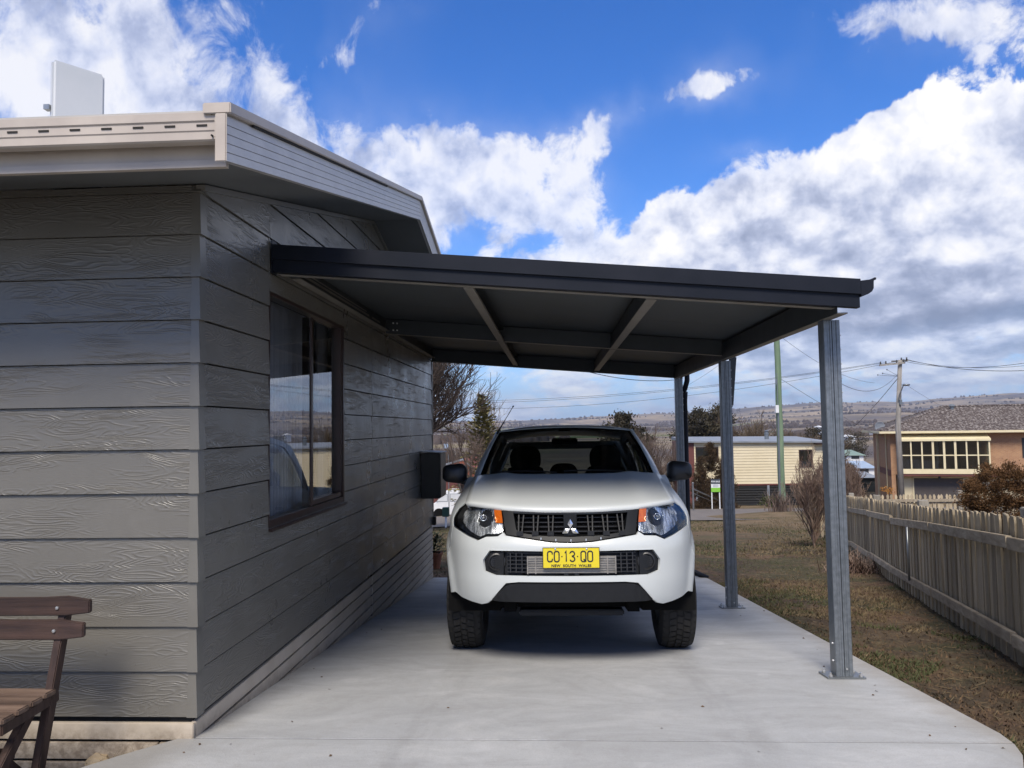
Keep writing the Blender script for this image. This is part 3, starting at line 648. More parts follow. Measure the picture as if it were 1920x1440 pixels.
# antenna panel on the roof
an = thing('antenna_panel', 'white flat panel antenna standing on the roof behind the gutter', 'antenna', (-2.87, 4.5, 2.95))
ang = math.radians(52)
mt_ = Matrix.Translation((-2.87, 4.5, 3.28)) @ Matrix.Rotation(ang, 4, 'Z')
M['white_plastic'] = pm('white_plastic', (.50, .52, .53), (.56, .57, .58), 2, .4)
bmx = bmesh.new(); bmesh.ops.create_cube(bmx, size=1); bmesh.ops.scale(bmx, vec=(.30, .055, .80), verts=bmx.verts)
bmesh.ops.bevel(bmx, geom=[e for e in bmx.edges], offset=.016, segments=3, affect='EDGES'); me = bpy.data.meshes.new('radome'); bmx.transform(Matrix.Translation((-.04, .02, .325)) @ Matrix.Rotation(ang, 4, 'Z')); bmx.to_mesh(me); bmx.free(); me.materials.append(M['white_plastic']); o = bpy.data.objects.new('radome', me); COL.objects.link(o); o.parent = an
q_ = MB(); q_.tube([(-2.87, 4.56, 2.9), (-2.87, 4.56, 3.3)], .02, 8); q_.build('mast', 'galv', an)
q_ = MB(); q_.box(-3.035, -3.0, 4.38, 4.42, 3.36, 3.39); q_.build('bracket', 'galv', an)

# ------------------------------------------------------------------ carport
CP = thing('carport', 'flat roofed steel carport fixed to the grey house wall', 'carport', (1.76, 4.62, -.15))
def cz(x): return 2.385-.0860*(x+1.733)       # bottom of the cross beams
XL, XR, YF, YR = XW+.028, 1.825, 4.62, 10.86
def slope_box(mb_, x0, x1, y0, y1, u0, u1):
    return mb_.add([(x, y, cz(x)+u) for x in (x0, x1) for y in (y0, y1) for u in (u0, u1)], [(0, 1, 3, 2), (4, 6, 7, 5), (0, 4, 5, 1), (2, 3, 7, 6), (0, 2, 6, 4), (1, 5, 7, 3)])
q_ = slope_box(MB(), XL, XR, YF-.004, YF+.004, 0, .082); q_ = slope_box(q_, XL, XR, YF+.004, YF+.05, 0, .004); q_ = slope_box(q_, XL, XR, YF+.004, YF+.046, .0745, .078); q_.build('front_fascia', 'navy', CP)
q_ = slope_box(MB(), XL, XR+.002, YF-.022, YF-.014, .078, .168); q_ = slope_box(q_, XL, XR+.002, YF-.014, YF+.05, .164, .168); q_ = slope_box(q_, XL, XR+.002, YF-.014, YF-.004, .078, .083); q_.build('front_capping', 'navy', CP)
def cbeam(y, h, nm, u0=0., mat='beam', fl=.06):
    q_ = slope_box(MB(), XL+.02, 1.70, y, y+.006, u0, u0+h); q_ = slope_box(q_, XL+.02, 1.70, y-.0, y+fl, u0, u0+.004); q_ = slope_box(q_, XL+.02, 1.70, y, y+fl, u0+h-.004, u0+h); o = q_.build(nm, mat, CP)
    q_ = slope_box(MB(), XL+.02, 1.70, y-.002, y+fl, u0-.003, u0-.0005); q_.build('beam_flange', 'flange' if y < 10 else 'beam', o); return o
cbeam(YF+.06, .06, 'cross_beam'); bm_mid = cbeam(7.75, .152, 'cross_beam'); cbeam(10.80, .17, 'cross_beam', -.02)
q_ = slope_box(MB(), XL, XR, YR, YR+.008, -.03, .17); q_.build('rear_fascia', 'navy', CP)
# roof of insulated panels, each with its own joint
ys = [YF+.052 + i*(YR-YF-.054)/6 for i in range(7)]
for a, b_ in zip(ys, ys[1:]):
    slope_box(MB(), XL, XR-.0, a+.002, b_-.002, .160 if a > 99 else .156, .166).build('roof_panel', 'panel_under', CP)
for xc, in ((-.515,), (.62,)):
    for (a, b_) in ((YF+.125, 7.745), (7.815, 10.795)):
        q_ = slope_box(MB(), xc-.03, xc-.026, a, b_, .0, .12); q_ = slope_box(q_, xc-.03, xc+.034, a, b_, .115, .12); pu = q_.build('purlin', 'beam', CP)
        q_ = slope_box(MB(), xc-.03, xc+.034, a, b_, -.006, -.002); q_ = slope_box(q_, xc+.031, xc+.034, a, b_, -.002, .012); q_.build('purlin_flange', 'flange', pu)
# side beam over the posts
q_ = MB(); q_.box(1.702, 1.706, YF+.03, YR, 2.052, 2.215); q_.box(1.7065, 1.765, YF+.03, YR, 2.052, 2.056); q_.box(1.7065, 1.765, YF+.03, YR, 2.211, 2.215); sb = q_.build('side_beam', 'beam', CP)
q_ = MB(); q_.box(1.702, 1.765, YF+.03, YR, 2.0485, 2.0515); q_.build('beam_flange', 'flange', sb)
# gutter on the outer edge
gp = [(XR+.003, 2.232), (XR+.003, 2.146), (XR+.008, 2.142), (XR+.045, 2.156), (XR+.066, 2.170), (XR+.076, 2.190), (XR+.078, 2.236), (XR+.092, 2.240), (XR+.094, 2.252), (XR+.084, 2.254), (XR+.072, 2.243), (XR+.070, 2.196), (XR+.05, 2.168), (XR+.01, 2.152), (XR+.01, 2.232)]
q_ = MB(); q_.prism(gp, lambda x, z: (x, YF-.02, z), lambda x, z: (x, YR+.03, z)); gut = q_.build('gutter', 'navy', CP)
q_ = MB(); q_.prism(gp[:8]+[(XR+.084, 2.244), (XR+.003, 2.236)], lambda x, z: (x, YF-.0225, z), lambda x, z: (x, YF-.019, z)); q_.build('stop_end', 'navy', gut)
# downpipe at the far post
q_ = MB(); q_.tube([(1.875, 10.80, 2.15), (1.875, 10.80, 2.02), (1.84, 10.80, 1.90), (1.80, 10.97, 1.80)], [.036]*4, 8); q_.tube([(1.862, 10.90, 1.86), (1.862, 10.96, 1.75), (1.862, 10.96, -.56), (1.88, 10.93, -.62), (2.08, 10.80, -.70)], .036, 8); q_.build('downpipe', 'navy', CP, smooth=True)
# wall ledger, its pale edge, and the leftover strip with printed marks
slope_led = 2.425
q_ = MB(); q_.box(XW+.024, XW+.03, YF+.06, YR, 2.41, 2.55); q_.box(XW+.03, XW+.085, YF+.06, YR, 2.41, 2.414); lg = q_.build('wall_ledger', 'beam', CP)
q_ = MB(); q_.box(XW+.026, XW+.088, YF+.35, YR-.05, 2.4035, 2.4085); q_.build('ledger_flange', 'flange', lg)
q_ = MB(); q_.box(XW+.0315, XW+.0345, YF+.45, 7.1, 2.462, 2.478); q_.box(XW+.0315, XW+.0345, 7.2, 7.55, 2.462, 2.478); q_.box(XW+.0315, XW+.0345, YF+.5, 7.0, 2.492, 2.500); q_.build('zinc_strip', 'flange', lg)
q_ = MB(); q_.box(XW+.027, XW+.031, YF-.024, YF+.06, 2.37, 2.58); q_.build('end_flashing', 'navy', CP)
for y in (7.74,):
    for (dx_, dz_) in ((.10, .04), (.10, .11), (.14, .04), (.14, .11)):
        MB().lathe([(0, -.012), (.008, -.010), (.009, 0)], (XL+dx_, y, cz(XL+dx_)+dz_), 'y', 8).build('bolt', 'bolt', CP)
# posts: two lipped channels back to back, foot plate, bolts
def make_post(y):
    zb = slz(y); zt = 2.046; x0, x1, y0, y1 = 1.708, 1.810, y-.05, y+.05
    q_ = MB(); t = .003; xm = (x0+x1)/2
    # plan outline: recessed seam and shallow ribs on the front
    out = [(x0, y0+.004), (x0+.004, y0), (x0+.022, y0), (x0+.026, y0+.005), (x0+.036, y0+.005), (x0+.040, y0), (xm-.0025, y0), (xm-.0025, y0+.014), (xm+.0025, y0+.014), (xm+.0025, y0-.0015), (x1-.040, y0-.0015), (x1-.036, y0+.005), (x1-.026, y0+.005), (x1-.022, y0), (x1-.004, y0), (x1, y0+.004), (x1, y1), (x0, y1)]
    q_.prism(out, lambda a, b: (a, b, zb+.012), lambda a, b: (a, b, zt)); o = q_.build('post', 'galv_dark', CP)
    q_ = MB(); q_.add([(x+dx_, yv, slz(yv)+u) for x, dx_ in ((xm-.115, 0), (xm+.115, 0)) for yv in (y-.085, y+.085) for u in (.0015, .012)], [(0, 1, 3, 2), (4, 6, 7, 5), (0, 4, 5, 1), (2, 3, 7, 6), (0, 2, 6, 4), (1, 5, 7, 3)]); q_.build('foot_plate', 'galv', o, bevel=.001)
    for sx in (-.09, .09):
        for sy in (-.062, .062):
            yv = y+sy; c = (xm+sx, yv, slz(yv)+.012)
            q_ = MB(); q_.lathe([(.0, .024), (.0065, .024), (.0065, .012), (.013, .011), (.013, 0)], c, 'z', 6); q_.build('anchor_bolt', 'bolt', o)
    for zz in (.10, .205): 
        for x, s_ in ((x0, -1), (x1, 1)): MB().lathe([(0, s_*.010), (.007, s_*.009), (.008, 0)], (x, y-.01, zb+zz), 'x', 8).build('bolt', 'bolt', o)
    MB().lathe([(0, -.008), (.0065, -.007), (.0065, 0)], (xm+.012, y0, zb+.06), 'y', 8).build('bolt', 'bolt', o)
    for i in range(5): MB().lathe([(0, .007), (.005, .006), (.006, 0)], (x1, y0+.012, 2.0-.09*i-.05), 'x', 6).build('bolt', 'bolt', o)
    return o
for y in (4.955, 7.93, 10.83): make_post(y)
# knee bracket on the middle post
q_ = MB(); q_.prism([(7.985, 2.05), (8.12, 2.05), (7.985, 1.55)], lambda y, z: (1.79, y, z), lambda y, z: (1.796, y, z)); q_.prism([(1.8105, 2.10), (1.875, 2.08), (1.83, 1.60), (1.8105, 1.56)], lambda x, z: (x, 7.90, z), lambda x, z: (x, 7.96, z)); q_.build('knee_bracket', 'beam', CP)
# ------------------------------------------------------------------ the ute (x across, y back from the bumper, z up from the slab)
TH = math.atan(.09)
M['paint'] = pm('white_car_paint', (.51, .535, .525), rough=.33, coat=.32, spec=.4)
M['tyre'] = pm('tyre_rubber', (.009, .009, .009), (.018, .017, .016), 14, .85, bump=.0008, bscale=120)
M['dark_plastic'] = pm('charcoal_plastic', (.009, .010, .012), (.012, .013, .015), 30, .55, bump=.0003, bscale=300, spec=.3)
M['grille_black'] = pm('grille_black', (.006, .007, .008), rough=.45, spec=.25)
M['chrome'] = pm('chrome', (.85, .87, .90), rough=.16, metal=.85)
M['reflector'] = pm('lamp_reflector', (.22, .24, .26), (.92, .93, .95), 11., .22, metal=.75, bump=.004, bscale=30, stretch=(4.5, 1, .45), lo=.40, hi=.56, detail=3)
def _amber():
    mt, nt, b = newmat('amber_lens'); setb(nt, b, Base_Color=(.75, .16, .008, 1), Roughness=.18, Coat_Weight=.8, Metallic=.35)
    P = nt.n('ShaderNodeTexCoord').outputs['Object']; bn = nt.n('ShaderNodeBump', {'Strength': .8, 'Distance': .003, 'Height': nt.n('ShaderNodeTexVoronoi', {'Vector': P, 'Scale': 55.}).outputs[0]}); nt.t.links.new(bn.outputs[0], b.inputs['Normal']); return mt
M['amber'] = _amber(); M['tail_red'] = pm('tail_red', (.30, .01, .01), rough=.2)
M['plate_yellow'] = pm('plate_yellow', (.62, .50, .012), rough=.4)
M['plate_black'] = pm('plate_ink', (.01, .01, .012), rough=.5)
M['cooler'] = pm('intercooler_alloy', (.20, .185, .16), (.30, .28, .25), 20, .5, metal=.6)
M['seat'] = pm('seat_fabric', (.022, .022, .024), (.03, .03, .032), 20, .9)
M['interior'] = pm('cabin_plastic', (.014, .014, .015), rough=.8)
U = thing('pickup_ute', 'white dual cab ute parked nose out under the carport', 'ute', (.105, 5.05, .28-.09*5.05+.0015), rot=(-TH, 0, 0))
M['privacy_glass'] = mat_glass('privacy_glass', (.35, .38, .38), 1.4)
# --- plan curve
ctl = [(0, .0), (.2, .006), (.4, .034), (.55, .082), (.67, .165), (.76, .27), (.822, .385), (.866, .50), (.889, .62), (.899, .80), (.901, 1.0), (.894, 1.5), (.893, 2.4), (.893, 3.4), (.893, 4.4), (.87, 5.28)]
def catmull(P, n=24):
    out = []
    for i in range(len(P)-1):
        p0 = P[max(i-1, 0)]; p1 = P[i]; p2 = P[i+1]; p3 = P[min(i+2, len(P)-1)]
        if i == 0: p0 = (-P[1][0], P[1][1])
        for k in range(n):
            t = k/n
            out.append(tuple(.5*((2*b)+(-a+c)*t+(2*a-5*b+4*c-d)*t*t+(-a+3*b-3*c+d)*t**3) for a, b, c, d in zip(p0, p1, p2, p3)))
    return out + [P[-1]]
PL = catmull(ctl)
SL = [0.]
for a, b_ in zip(PL, PL[1:]): SL.append(SL[-1]+math.hypot(b_[0]-a[0], b_[1]-a[1]))
SL = np.array(SL); PLX = np.array([p[0] for p in PL]); PLY = np.array([p[1] for p in PL])
def plan(s):
    a = abs(s); x = float(np.interp(a, SL, PLX)); y = float(np.interp(a, SL, PLY))
    x2 = float(np.interp(a+.01, SL, PLX)); y2 = float(np.interp(a+.01, SL, PLY)); x1 = float(np.interp(max(a-.01, 0), SL, PLX)); y1 = float(np.interp(max(a-.01, 0), SL, PLY))
    tx, ty = x2-x1, y2-y1; l = math.hypot(tx, ty); tx, ty = tx/l, ty/l
    sg = 1 if s >= 0 else -1
    if a < .012: return sg*x, y, 0., -1.
    return sg*x, y, sg*ty, -tx           # outward normal
def s_of_x(x): return math.copysign(float(np.interp(abs(x), PLX[:200], SL[:200])), x)
def s_of_y(y, side=1): return side*float(np.interp(y, PLY, SL))
def Hc(y): return 1.035+.262*(max(0, y-.085)/1.07)**.86 if y > .085 else 1.035
def XE(y): return lerp_tab([(.2, .71), (.35, .742), (.7, .752), (1.25, .772)], y)
def Hd(x, y):
    t = abs(x)/.75
    return Hc(y) - .030*t**4 + .010*math.exp(-((abs(x)-.50)/.07)**2)*sst(.15, .5, y) + .006*sst(.42, .56, abs(x)) - .012*sst(.2, .0, y-.085)*0
BELT = 1.235
def TOP(s):
    x, y, nx_, ny = plan(s); wf = 1-sst(.10, .42, y)
    hood = Hd(min(abs(x), XE(y)), y+.09*wf)-.004
    if y < 1.25: return hood
    return hood*(1-sst(1.25, 1.6, y))+BELT*sst(1.25, 1.6, y) if y < 3.4 else BELT+.03
FRP = [(.28, .09), (.38, .05), (.44, .022), (.50, .008), (.56, .0), (.76, .0), (.80, .006), (.86, .028), (.95, .058), (1.05, .088), (1.3, .16)]
SDP = [(.30, .035), (.42, .012), (.55, .002), (.70, 0), (.90, .003), (1.0, .010), (1.3, .03)]
WC = [(.885, .385), (3.885, .385)]
def surf(s, z, inset=0.):
    x, y, nx_, ny = plan(s); wf = 1-sst(.10, .48, y)
    T = TOP(s); d = max(0, T-z)
    A = max(0., .903 - XE(y) - .012) if y < 1.3 else .05
    sh = A*(1-wf)*(1-min(d, .20)/.20)**2.3
    ins = inset + wf*lerp_tab(FRP, z) + (1-wf)*(lerp_tab(SDP, z)) + sh
    for wy, wz in WC:
        r_ = math.hypot(y-wy, z-wz); ins -= .022*math.exp(-((r_-.475)/.045)**2)*(1 if abs(x) > .7 else 0)
    # character crease above the lower intake and below the lamps
    ins -= .010*wf*math.exp(-((z-.785-.04*(abs(x)/.6)**2)/.014)**2)*sst(.70, .5, abs(x))
    ins -= .010*math.exp(-((z-1.0+.03*sst(.8, 3, y))/.03)**2)*(1-wf)*sst(1.0, 1.4, y)
    return (x-nx_*ins, y-ny*ins, z)
def inside(p, poly):
    c = False; n = len(poly)
    for i in range(n):
        (x1, y1), (x2, y2) = poly[i], poly[i-1]
        if (y1 > p[1]) != (y2 > p[1]) and p[0] < (x2-x1)*(p[1]-y1)/(y2-y1)+x1: c = not c
    return c
def resamp(poly, step):
    out = []
    for i in range(len(poly)):
        a, b_ = poly[i], poly[(i+1) % len(poly)]; n = max(1, int(math.hypot(b_[0]-a[0], b_[1]-a[1])/step))
        out += [(a[0]+(b_[0]-a[0])*k/n, a[1]+(b_[1]-a[1])*k/n) for k in range(n)]
    return out
def patch(poly, fn, step=.03, holes=(), lip=.02, lipfn=None):
    """triangulated sheet over fn(u,v) inside poly minus holes, edges turned inwards by lip"""
    loops = [resamp(poly, step)] + [resamp(h, step) for h in holes]
    vs, es = [], []
    for lp in loops:
        o = len(vs); vs += [Vector(p) for p in lp]; es += [(o+i, o+(i+1) % len(lp)) for i in range(len(lp))]
    us = [p[0] for p in loops[0]]; zs_ = [p[1] for p in loops[0]]
    u = min(us)+step*.5
    bd = np.array([p for lp in loops for p in lp])
    while u < max(us):
        z = min(zs_)+step*.5
        while z < max(zs_):
            if inside((u, z), loops[0]) and not any(inside((u, z), h) for h in loops[1:]) and ((bd-(u, z))**2).sum(1).min() > (step*.45)**2: vs.append(Vector((u, z)))
            z += step
        u += step
    rv_, re_, rf_, *_ = delaunay_2d_cdt(vs, es, [], 0, 1e-6)
    mb_ = MB(); pts = [fn(p[0], p[1]) for p in rv_]; fs = []
    for f in rf_:
        c = (sum(rv_[i][0] for i in f)/len(f), sum(rv_[i][1] for i in f)/len(f))
        if inside(c, loops[0]) and not any(inside(c, h) for h in loops[1:]): fs.append(tuple(f))
    mb_.add(pts, fs)
    if lip:
        lf = lipfn or (lambda u_, v_: fn(u_, v_, lip))
        for lp in loops:
            n = len(lp); o = len(mb_.v); mb_.v += [tuple(fn(*p)) for p in lp]+[tuple(lf(*p)) for p in lp]
            mb_.f += [(o+i, o+(i+1) % n, o+n+(i+1) % n, o+n+i) for i in range(n)]
    return mb_
def fz(pts, side=1): return [(side*s_of_x(x), z) for x, z in pts]      # front outline given by x,z
def sy(pts, side=1): return [(s_of_y(y, side), z) for y, z in pts]       # side outline given by y,z
def fin(mb_, name, mat, par=U, smooth=True, **k):
    o = mb_.build(name, mat, par, smooth=smooth, **k)
    return o
# outlines (x,z), one side
SX, SY_ = s_of_x, s_of_y
HLo = [(SX(.462), .888), (SX(.468), .94), (SX(.502), 1.05), (SX(.60), 1.09), (SX(.70), 1.14), (SX(.775), 1.17), (SY_(.40), 1.2), (SY_(.455), 1.13), (SY_(.478), 1.04), (SY_(.468), .975), (SY_(.425), .918), (SX(.778), .884), (SX(.72), .858), (SX(.64), .832), (SX(.585), .858), (SX(.50), .862)]
def arc(cy, cz_, r_, a0, a1, n=14): return [(cy+r_*math.cos(math.radians(a0+(a1-a0)*i/n)), cz_+r_*math.sin(math.radians(a0+(a1-a0)*i/n))) for i in range(n+1)]
G_IN = [(.0, .814), (.13, .820), (.27, .840), (.445, .866)]
intake = [(.19, .760), (.36, .763), (.545, .763), (.592, .70), (.585, .628), (.505, .603), (.0, .600)]
intake_full = fz(intake) + fz(intake[:-1], -1)[::-1]
skid = [(.0, .560), (.35, .560), (.43, .552), (.535, .446)]
def cap_top(poly, side=1):
    out = []
    for s, z in poly: out.append((s, min(z, TOP(s)-.008)))
    return out
# bumper cover
ar = [p for p in arc(.885, .385, .462, 172, 141)]
right = fz([(0, .810), (.13, .815), (.27, .835), (.445, .860), (.462, .880), (.498, .855), (.583, .851), (.640, .825), (.723, .850), (.782, .877)]) + sy([(.43, .910), (.475, .80)]) + sy(ar[::-1]) + fz([(.815, .462), (.775, .436), (.70, .415), (.63, .404), (.585, .414), (.54, .442), (.435, .553), (.35, .562), (0, .562)])
left = [(-s, z) for s, z in right]
bum = right + left[::-1][1:-1] if False else right[:-1] + [right[-1]] + left[::-1][1:-1]
pb = patch(bum, surf, .026, holes=[intake_full]); fin(pb, 'front_bumper', 'paint')
# fenders
for sd in (1, -1):
    f = sy([(1.3495, .41), (1.3495, .70), (1.3495, 1.0)]) + [(s_of_y(1.3495), TOP(s_of_y(1.3495))-.004)]
    for y in np.arange(1.25, .46, -.07): f.append((s_of_y(y), TOP(s_of_y(y))-.004))
    f += sy([(.462, 1.135), (.486, 1.04), (.476, .972), (.438, .913), (.482, .805)]) + sy(arc(.885, .385, .462, 139, 5))
    f = [(s*sd, z) for s, z in f]
    fn_ = patch(f, surf, .03); o = fin(fn_, 'fender', 'paint')
    # side marker lamp
    q_ = MB(); x = sd*.884; q_.lathe([(0, .008*sd), (.018, .006*sd), (.02, 0)], (x, 1.22, .86), 'x', 10); q_.build('side_indicator', 'amber', o)
    # doors
    for (y0, y1) in ((1.352, 2.38), (2.392, 3.36)):
        dpoly = sy([(y0, .43), (y0, .8), (y0, BELT-.02), (y1, BELT-.02), (y1, .8), (y1-(.0 if y1 < 3 else .1), .55), (y1-(0 if y1 < 3 else .22), .43)])
        o = fin(patch([(s*sd, z) for s, z in dpoly], surf, .05), 'door', 'paint')
        q_ = MB(); q_.bar((sd*.915, y1-.24, 1.03), (sd*.915, y1-.08, 1.03), .02, .03); q_.build('door_handle', 'dark_plastic', o, bevel=.005)
    # load tray side
    b_ = sy([(3.375, .55)]) + sy([(3.375, .8), (3.375, 1.26), (5.26, 1.26), (5.26, .62), (4.36, .50)]) + sy(arc(3.885, .385, .462, 14, 150)) 
    fin(patch([(s*sd, z) for s, z in b_], surf, .06), 'tray_side', 'paint')
# black under skin behind every gap
sh_poly = sy(arc(.885, .385, .47, 172, 5)[::-1])
for sd in (1, -1):
    pl_ = fz([(.02, .47), (.02, .80), (.46, .84), (.47, 1.04)]) 
    pl_ += [(s_of_x(x), TOP(s_of_x(x))-.03) for x in (.55, .65, .75)] + [(s_of_y(y), TOP(s_of_y(y))-.03) for y in (.5, .8, 1.1, 1.3, 2, 3.3)] + sy([(3.36, .48), (1.36, .42)]) + sy(arc(.885, .385, .47, 5, 172)) + fz([(.78, .48), (.6, .45)])
    holes = [[(s_of_x(x), z) for x, z in [(.05, .765), (.575, .765), (.60, .70), (.59, .61), (.5, .598), (.05, .596)]]]
    fin(patch([(s*sd, z) for s, z in pl_], lambda s, z, e=0: surf(s, z, .028+e), .05, holes=[[(s*sd, z) for s, z in h] for h in holes], lip=0), 'inner_panel', 'black')
# bonnet
NU, NV = 40, 30; hv_ = []
def yfront(x):
    s = s_of_x(min(abs(x)*1.0, .80)); p = surf(s, TOP(s)); return p[1]
for j in range(NV+1):
    v = j/NV
    for i in range(NU+1):
        u = -1+2*i/NU; xf = u*.748
        yf = yfront(xf) - .006; yb = 1.16+.11*u*u
        y = yf+(yb-yf)*v; x = u*XE(y)*(.995) if abs(u) > 0 else 0
        z = Hd(x, y)+ .004 - .009*(1-sst(0, .05, v)) - .006*sst(.96, 1, abs(u))
        hv_.append((x, y, z))
q_ = MB(); q_.add(hv_, [(j*(NU+1)+i, j*(NU+1)+i+1, (j+1)*(NU+1)+i+1, (j+1)*(NU+1)+i) for j in range(NV) for i in range(NU)])
lp = [i for i in range(NU+1)] + [j*(NU+1)+NU for j in range(1, NV+1)] + [NV*(NU+1)+i for i in range(NU-1, -1, -1)] + [j*(NU+1) for j in range(NV-1, 0, -1)]
o_ = len(q_.v); q_.v += [(hv_[i][0]*.985, hv_[i][1]+.012*(1 if hv_[i][1] < .6 else -1), hv_[i][2]-.022) for i in lp]; n = len(lp)
q_.f += [(lp[i], lp[(i+1) % n], o_+(i+1) % n, o_+i) for i in range(n)]
fin(q_, 'bonnet', 'paint')
# grille
gr_out = [(-s, z) for s, z in fz([(.445, .868), (.27, .843), (.13, .823)])] + fz([(0, .818), (.13, .823), (.27, .843), (.445, .868), (.460, .94), (.496, 1.045)])
gr_out = [(-s, z) for s, z in fz([(.496, 1.045), (.460, .94)])] + gr_out
gr_out = [(s, z) if z < 1.04 else (s, TOP(s)-.012) for s, z in gr_out]
tp_ = [(s_of_x(x), TOP(s_of_x(x))-.012) for x in (.35, .2, 0, -.2, -.35)]
gr_out = gr_out + tp_
gr_hole = fz([(-.405, 1.012), (-.375, .90), (-.35, .878), (-.2, .858), (0, .850), (.2, .858), (.35, .878), (.375, .90), (.405, 1.012), (.2, 1.003), (0, 1.001), (-.2, 1.003)])
gs = lambda s, z, e=0: surf(s, z, .012+e)
G = fin(patch(gr_out, gs, .028, holes=[gr_hole], lip=.05), 'grille', 'grille_black')
fin(patch(gr_hole, lambda s, z, e=0: surf(s, z, .075), .06, lip=0), 'grille_mesh', 'dark_void', G)
for z in (.885, .915, .945, .975):
    q_ = MB(); pts = [surf(s_of_x(x), z, .055) for x in np.linspace(-.38, .38, 15)]
    for a, b2 in zip(pts, pts[1:]): q_.bar(a, b2, .012, .006)
    q_.build('cross_bar', 'black', G)
for xc in (-.345, -.24, -.135, .135, .24, .345):
    q_ = MB()
    for off_ in (-.014, .014):
        a = surf(s_of_x(xc+off_*1.3), 1.004, .020); b2 = surf(s_of_x(xc+off_*.8), .868, .014); q_.bar(a, b2, .008, .020, up=(0, 1, 0))
    a = surf(s_of_x(xc), .874, .004); q_.box(a[0]-.022, a[0]+.022, a[1]-.004, a[1]+.03, .858, .888); q_.build('grille_bar', 'dark_plastic', G, bevel=.002)
q_ = MB(); pts = [surf(s_of_x(x), TOP(s_of_x(x))-.03, .004) for x in np.linspace(-.40, .40, 17)]
for a, b2 in zip(pts, pts[1:]): q_.bar(a, b2, .016, .012)
q_.build('grille_trim', 'black_gloss', G)
q_ = MB()
for xc in (-.2, -.1, 0, .1, .2): p = surf(s_of_x(xc), .829+.15*xc*xc*2, .002); q_.box(p[0]-.0025, p[0]+.0025, p[1]-.003, p[1]+.01, p[2]-.007, p[2]+.007)
q_.build('clip', 'chrome', G)
# emblem: three lozenges meeting at the middle
def loz(a, L=.062, Wd=.036):
    d = Vector((math.cos(a), 0, math.sin(a))); n_ = Vector((-math.sin(a), 0, math.cos(a))); c = Vector((-.002, .0, .905))
    yb = surf(0, .92, -.004)[1]
    P0, P1, P2, P3 = c+d*.002, c+d*L*.5+n_*Wd*.5, c+d*L, c+d*L*.5-n_*Wd*.5
    mid = c+d*L*.5+Vector((0, -.009, 0)); vs = [p+Vector((0, yb, 0)) for p in (P0, P1, P2, P3, mid)] + [p+Vector((0, yb+.012, 0)) for p in (P0, P1, P2, P3)]
    return MB().add(vs, [(0, 1, 4), (1, 2, 4), (2, 3, 4), (3, 0, 4), (0, 5, 6, 1), (1, 6, 7, 2), (2, 7, 8, 3), (3, 8, 5, 0)])
em = loz(PI/2); em.v += []
for a in (PI/2+2*PI/3, PI/2-2*PI/3):
    l_ = loz(a); em.add(l_.v, l_.f)
em.build('emblem', 'chrome', G)
q_ = MB(); yb = surf(0, .92, .008)[1]; q_.box(-.045, .041, yb, yb+.03, .858, 1.0); q_.build('emblem_base', 'grille_black', G)
# lower intake
LI = fin(patch(intake_full, lambda s, z, e=0: surf(s, z, .045), .05, lip=0), 'lower_grille', 'dark_plastic')
for z in (.625, .650, .675, .70, .725, .748):
    q_ = MB(); pts = [surf(s_of_x(x), z, .030) for x in np.linspace(-.43, .43, 15)]
    for a, b2 in zip(pts, pts[1:]): q_.bar(a, b2, .022, .006)
    q_.build('lower_bar', 'black', LI)
for sd in (1, -1):
    for i, x in enumerate((.33, .37, .41)):
        q_ = MB(); q_.bar(surf(s_of_x(sd*x), .62, .026), surf(s_of_x(sd*x), .75, .026), .007, .02, up=(0, 1, 0)); q_.build('lower_upright', 'black', LI)
q_ = MB(); q_.box(-.285, .285, .012, .03, .618, .728); ic = q_.build('intercooler', 'cooler', LI)
q_ = MB()
for k in range(7): q_.box(-.285, .285, .004, .012, .622+k*.0155, .628+k*.0155)
for x in (-.288, -.235, .235, .288): q_.box(x-.004, x+.004, .0, .012, .615, .73)
q_.build('cooler_fin', 'cooler', ic)
for sd in (1, -1):
    c = surf(s_of_x(sd*.507), .688, .03); nx_ = plan(s_of_x(sd*.507))
    o = fin(patch([(sd*s, z) for s, z in fz([(.455, .60), (.455, .762), (.543, .760), (.588, .70), (.582, .632), (.505, .606)])], lambda s, z, e=0: surf(s, z, .018+e), .04, lip=.02), 'fog_lamp_bezel', 'dark_plastic', LI)
    q_ = MB(); q_.lathe([(.058, .0), (.058, -.016), (.048, -.020), (.043, -.004), (0, -.004)], (c[0], c[1], .688), 'y', 28); ring = q_.build('fog_lamp_blank', 'black', LI, smooth=False)
    q_ = MB()
    for k in (-2, -1, 0, 1, 2): w_ = math.sqrt(.040**2-(k*.014)**2); q_.box(c[0]-w_, c[0]+w_, c[1]-.010, c[1]-.003, .688+k*.014-.003, .688+k*.014+.003)
    q_.build('blank_rib', 'dark_plastic', LI)
# skid / valance
q_ = MB(); xs = np.linspace(-.53, .53, 27); vs = []
for x in xs:
    zt = lerp_tab([(0, .556), (.36, .556), (.43, .548), (.535, .446)], abs(x)); zb = .432 if abs(x) < .50 else .436
    pt = surf(s_of_x(x), min(zt, .55), .006); vs += [(x, pt[1]+.012, zt), (x, pt[1]-.014, zt-.008 if zt > .45 else zt), (x, pt[1]+.006, max(zb, .43)), (x, pt[1]+.09, max(zb-.0, .42))]
q_.add(vs, [(4*i+k, 4*i+4+k, 4*i+5+k, 4*i+1+k) for i in range(26) for k in range(3)]); fin(q_, 'lower_valance', 'dark_plastic', smooth=False)
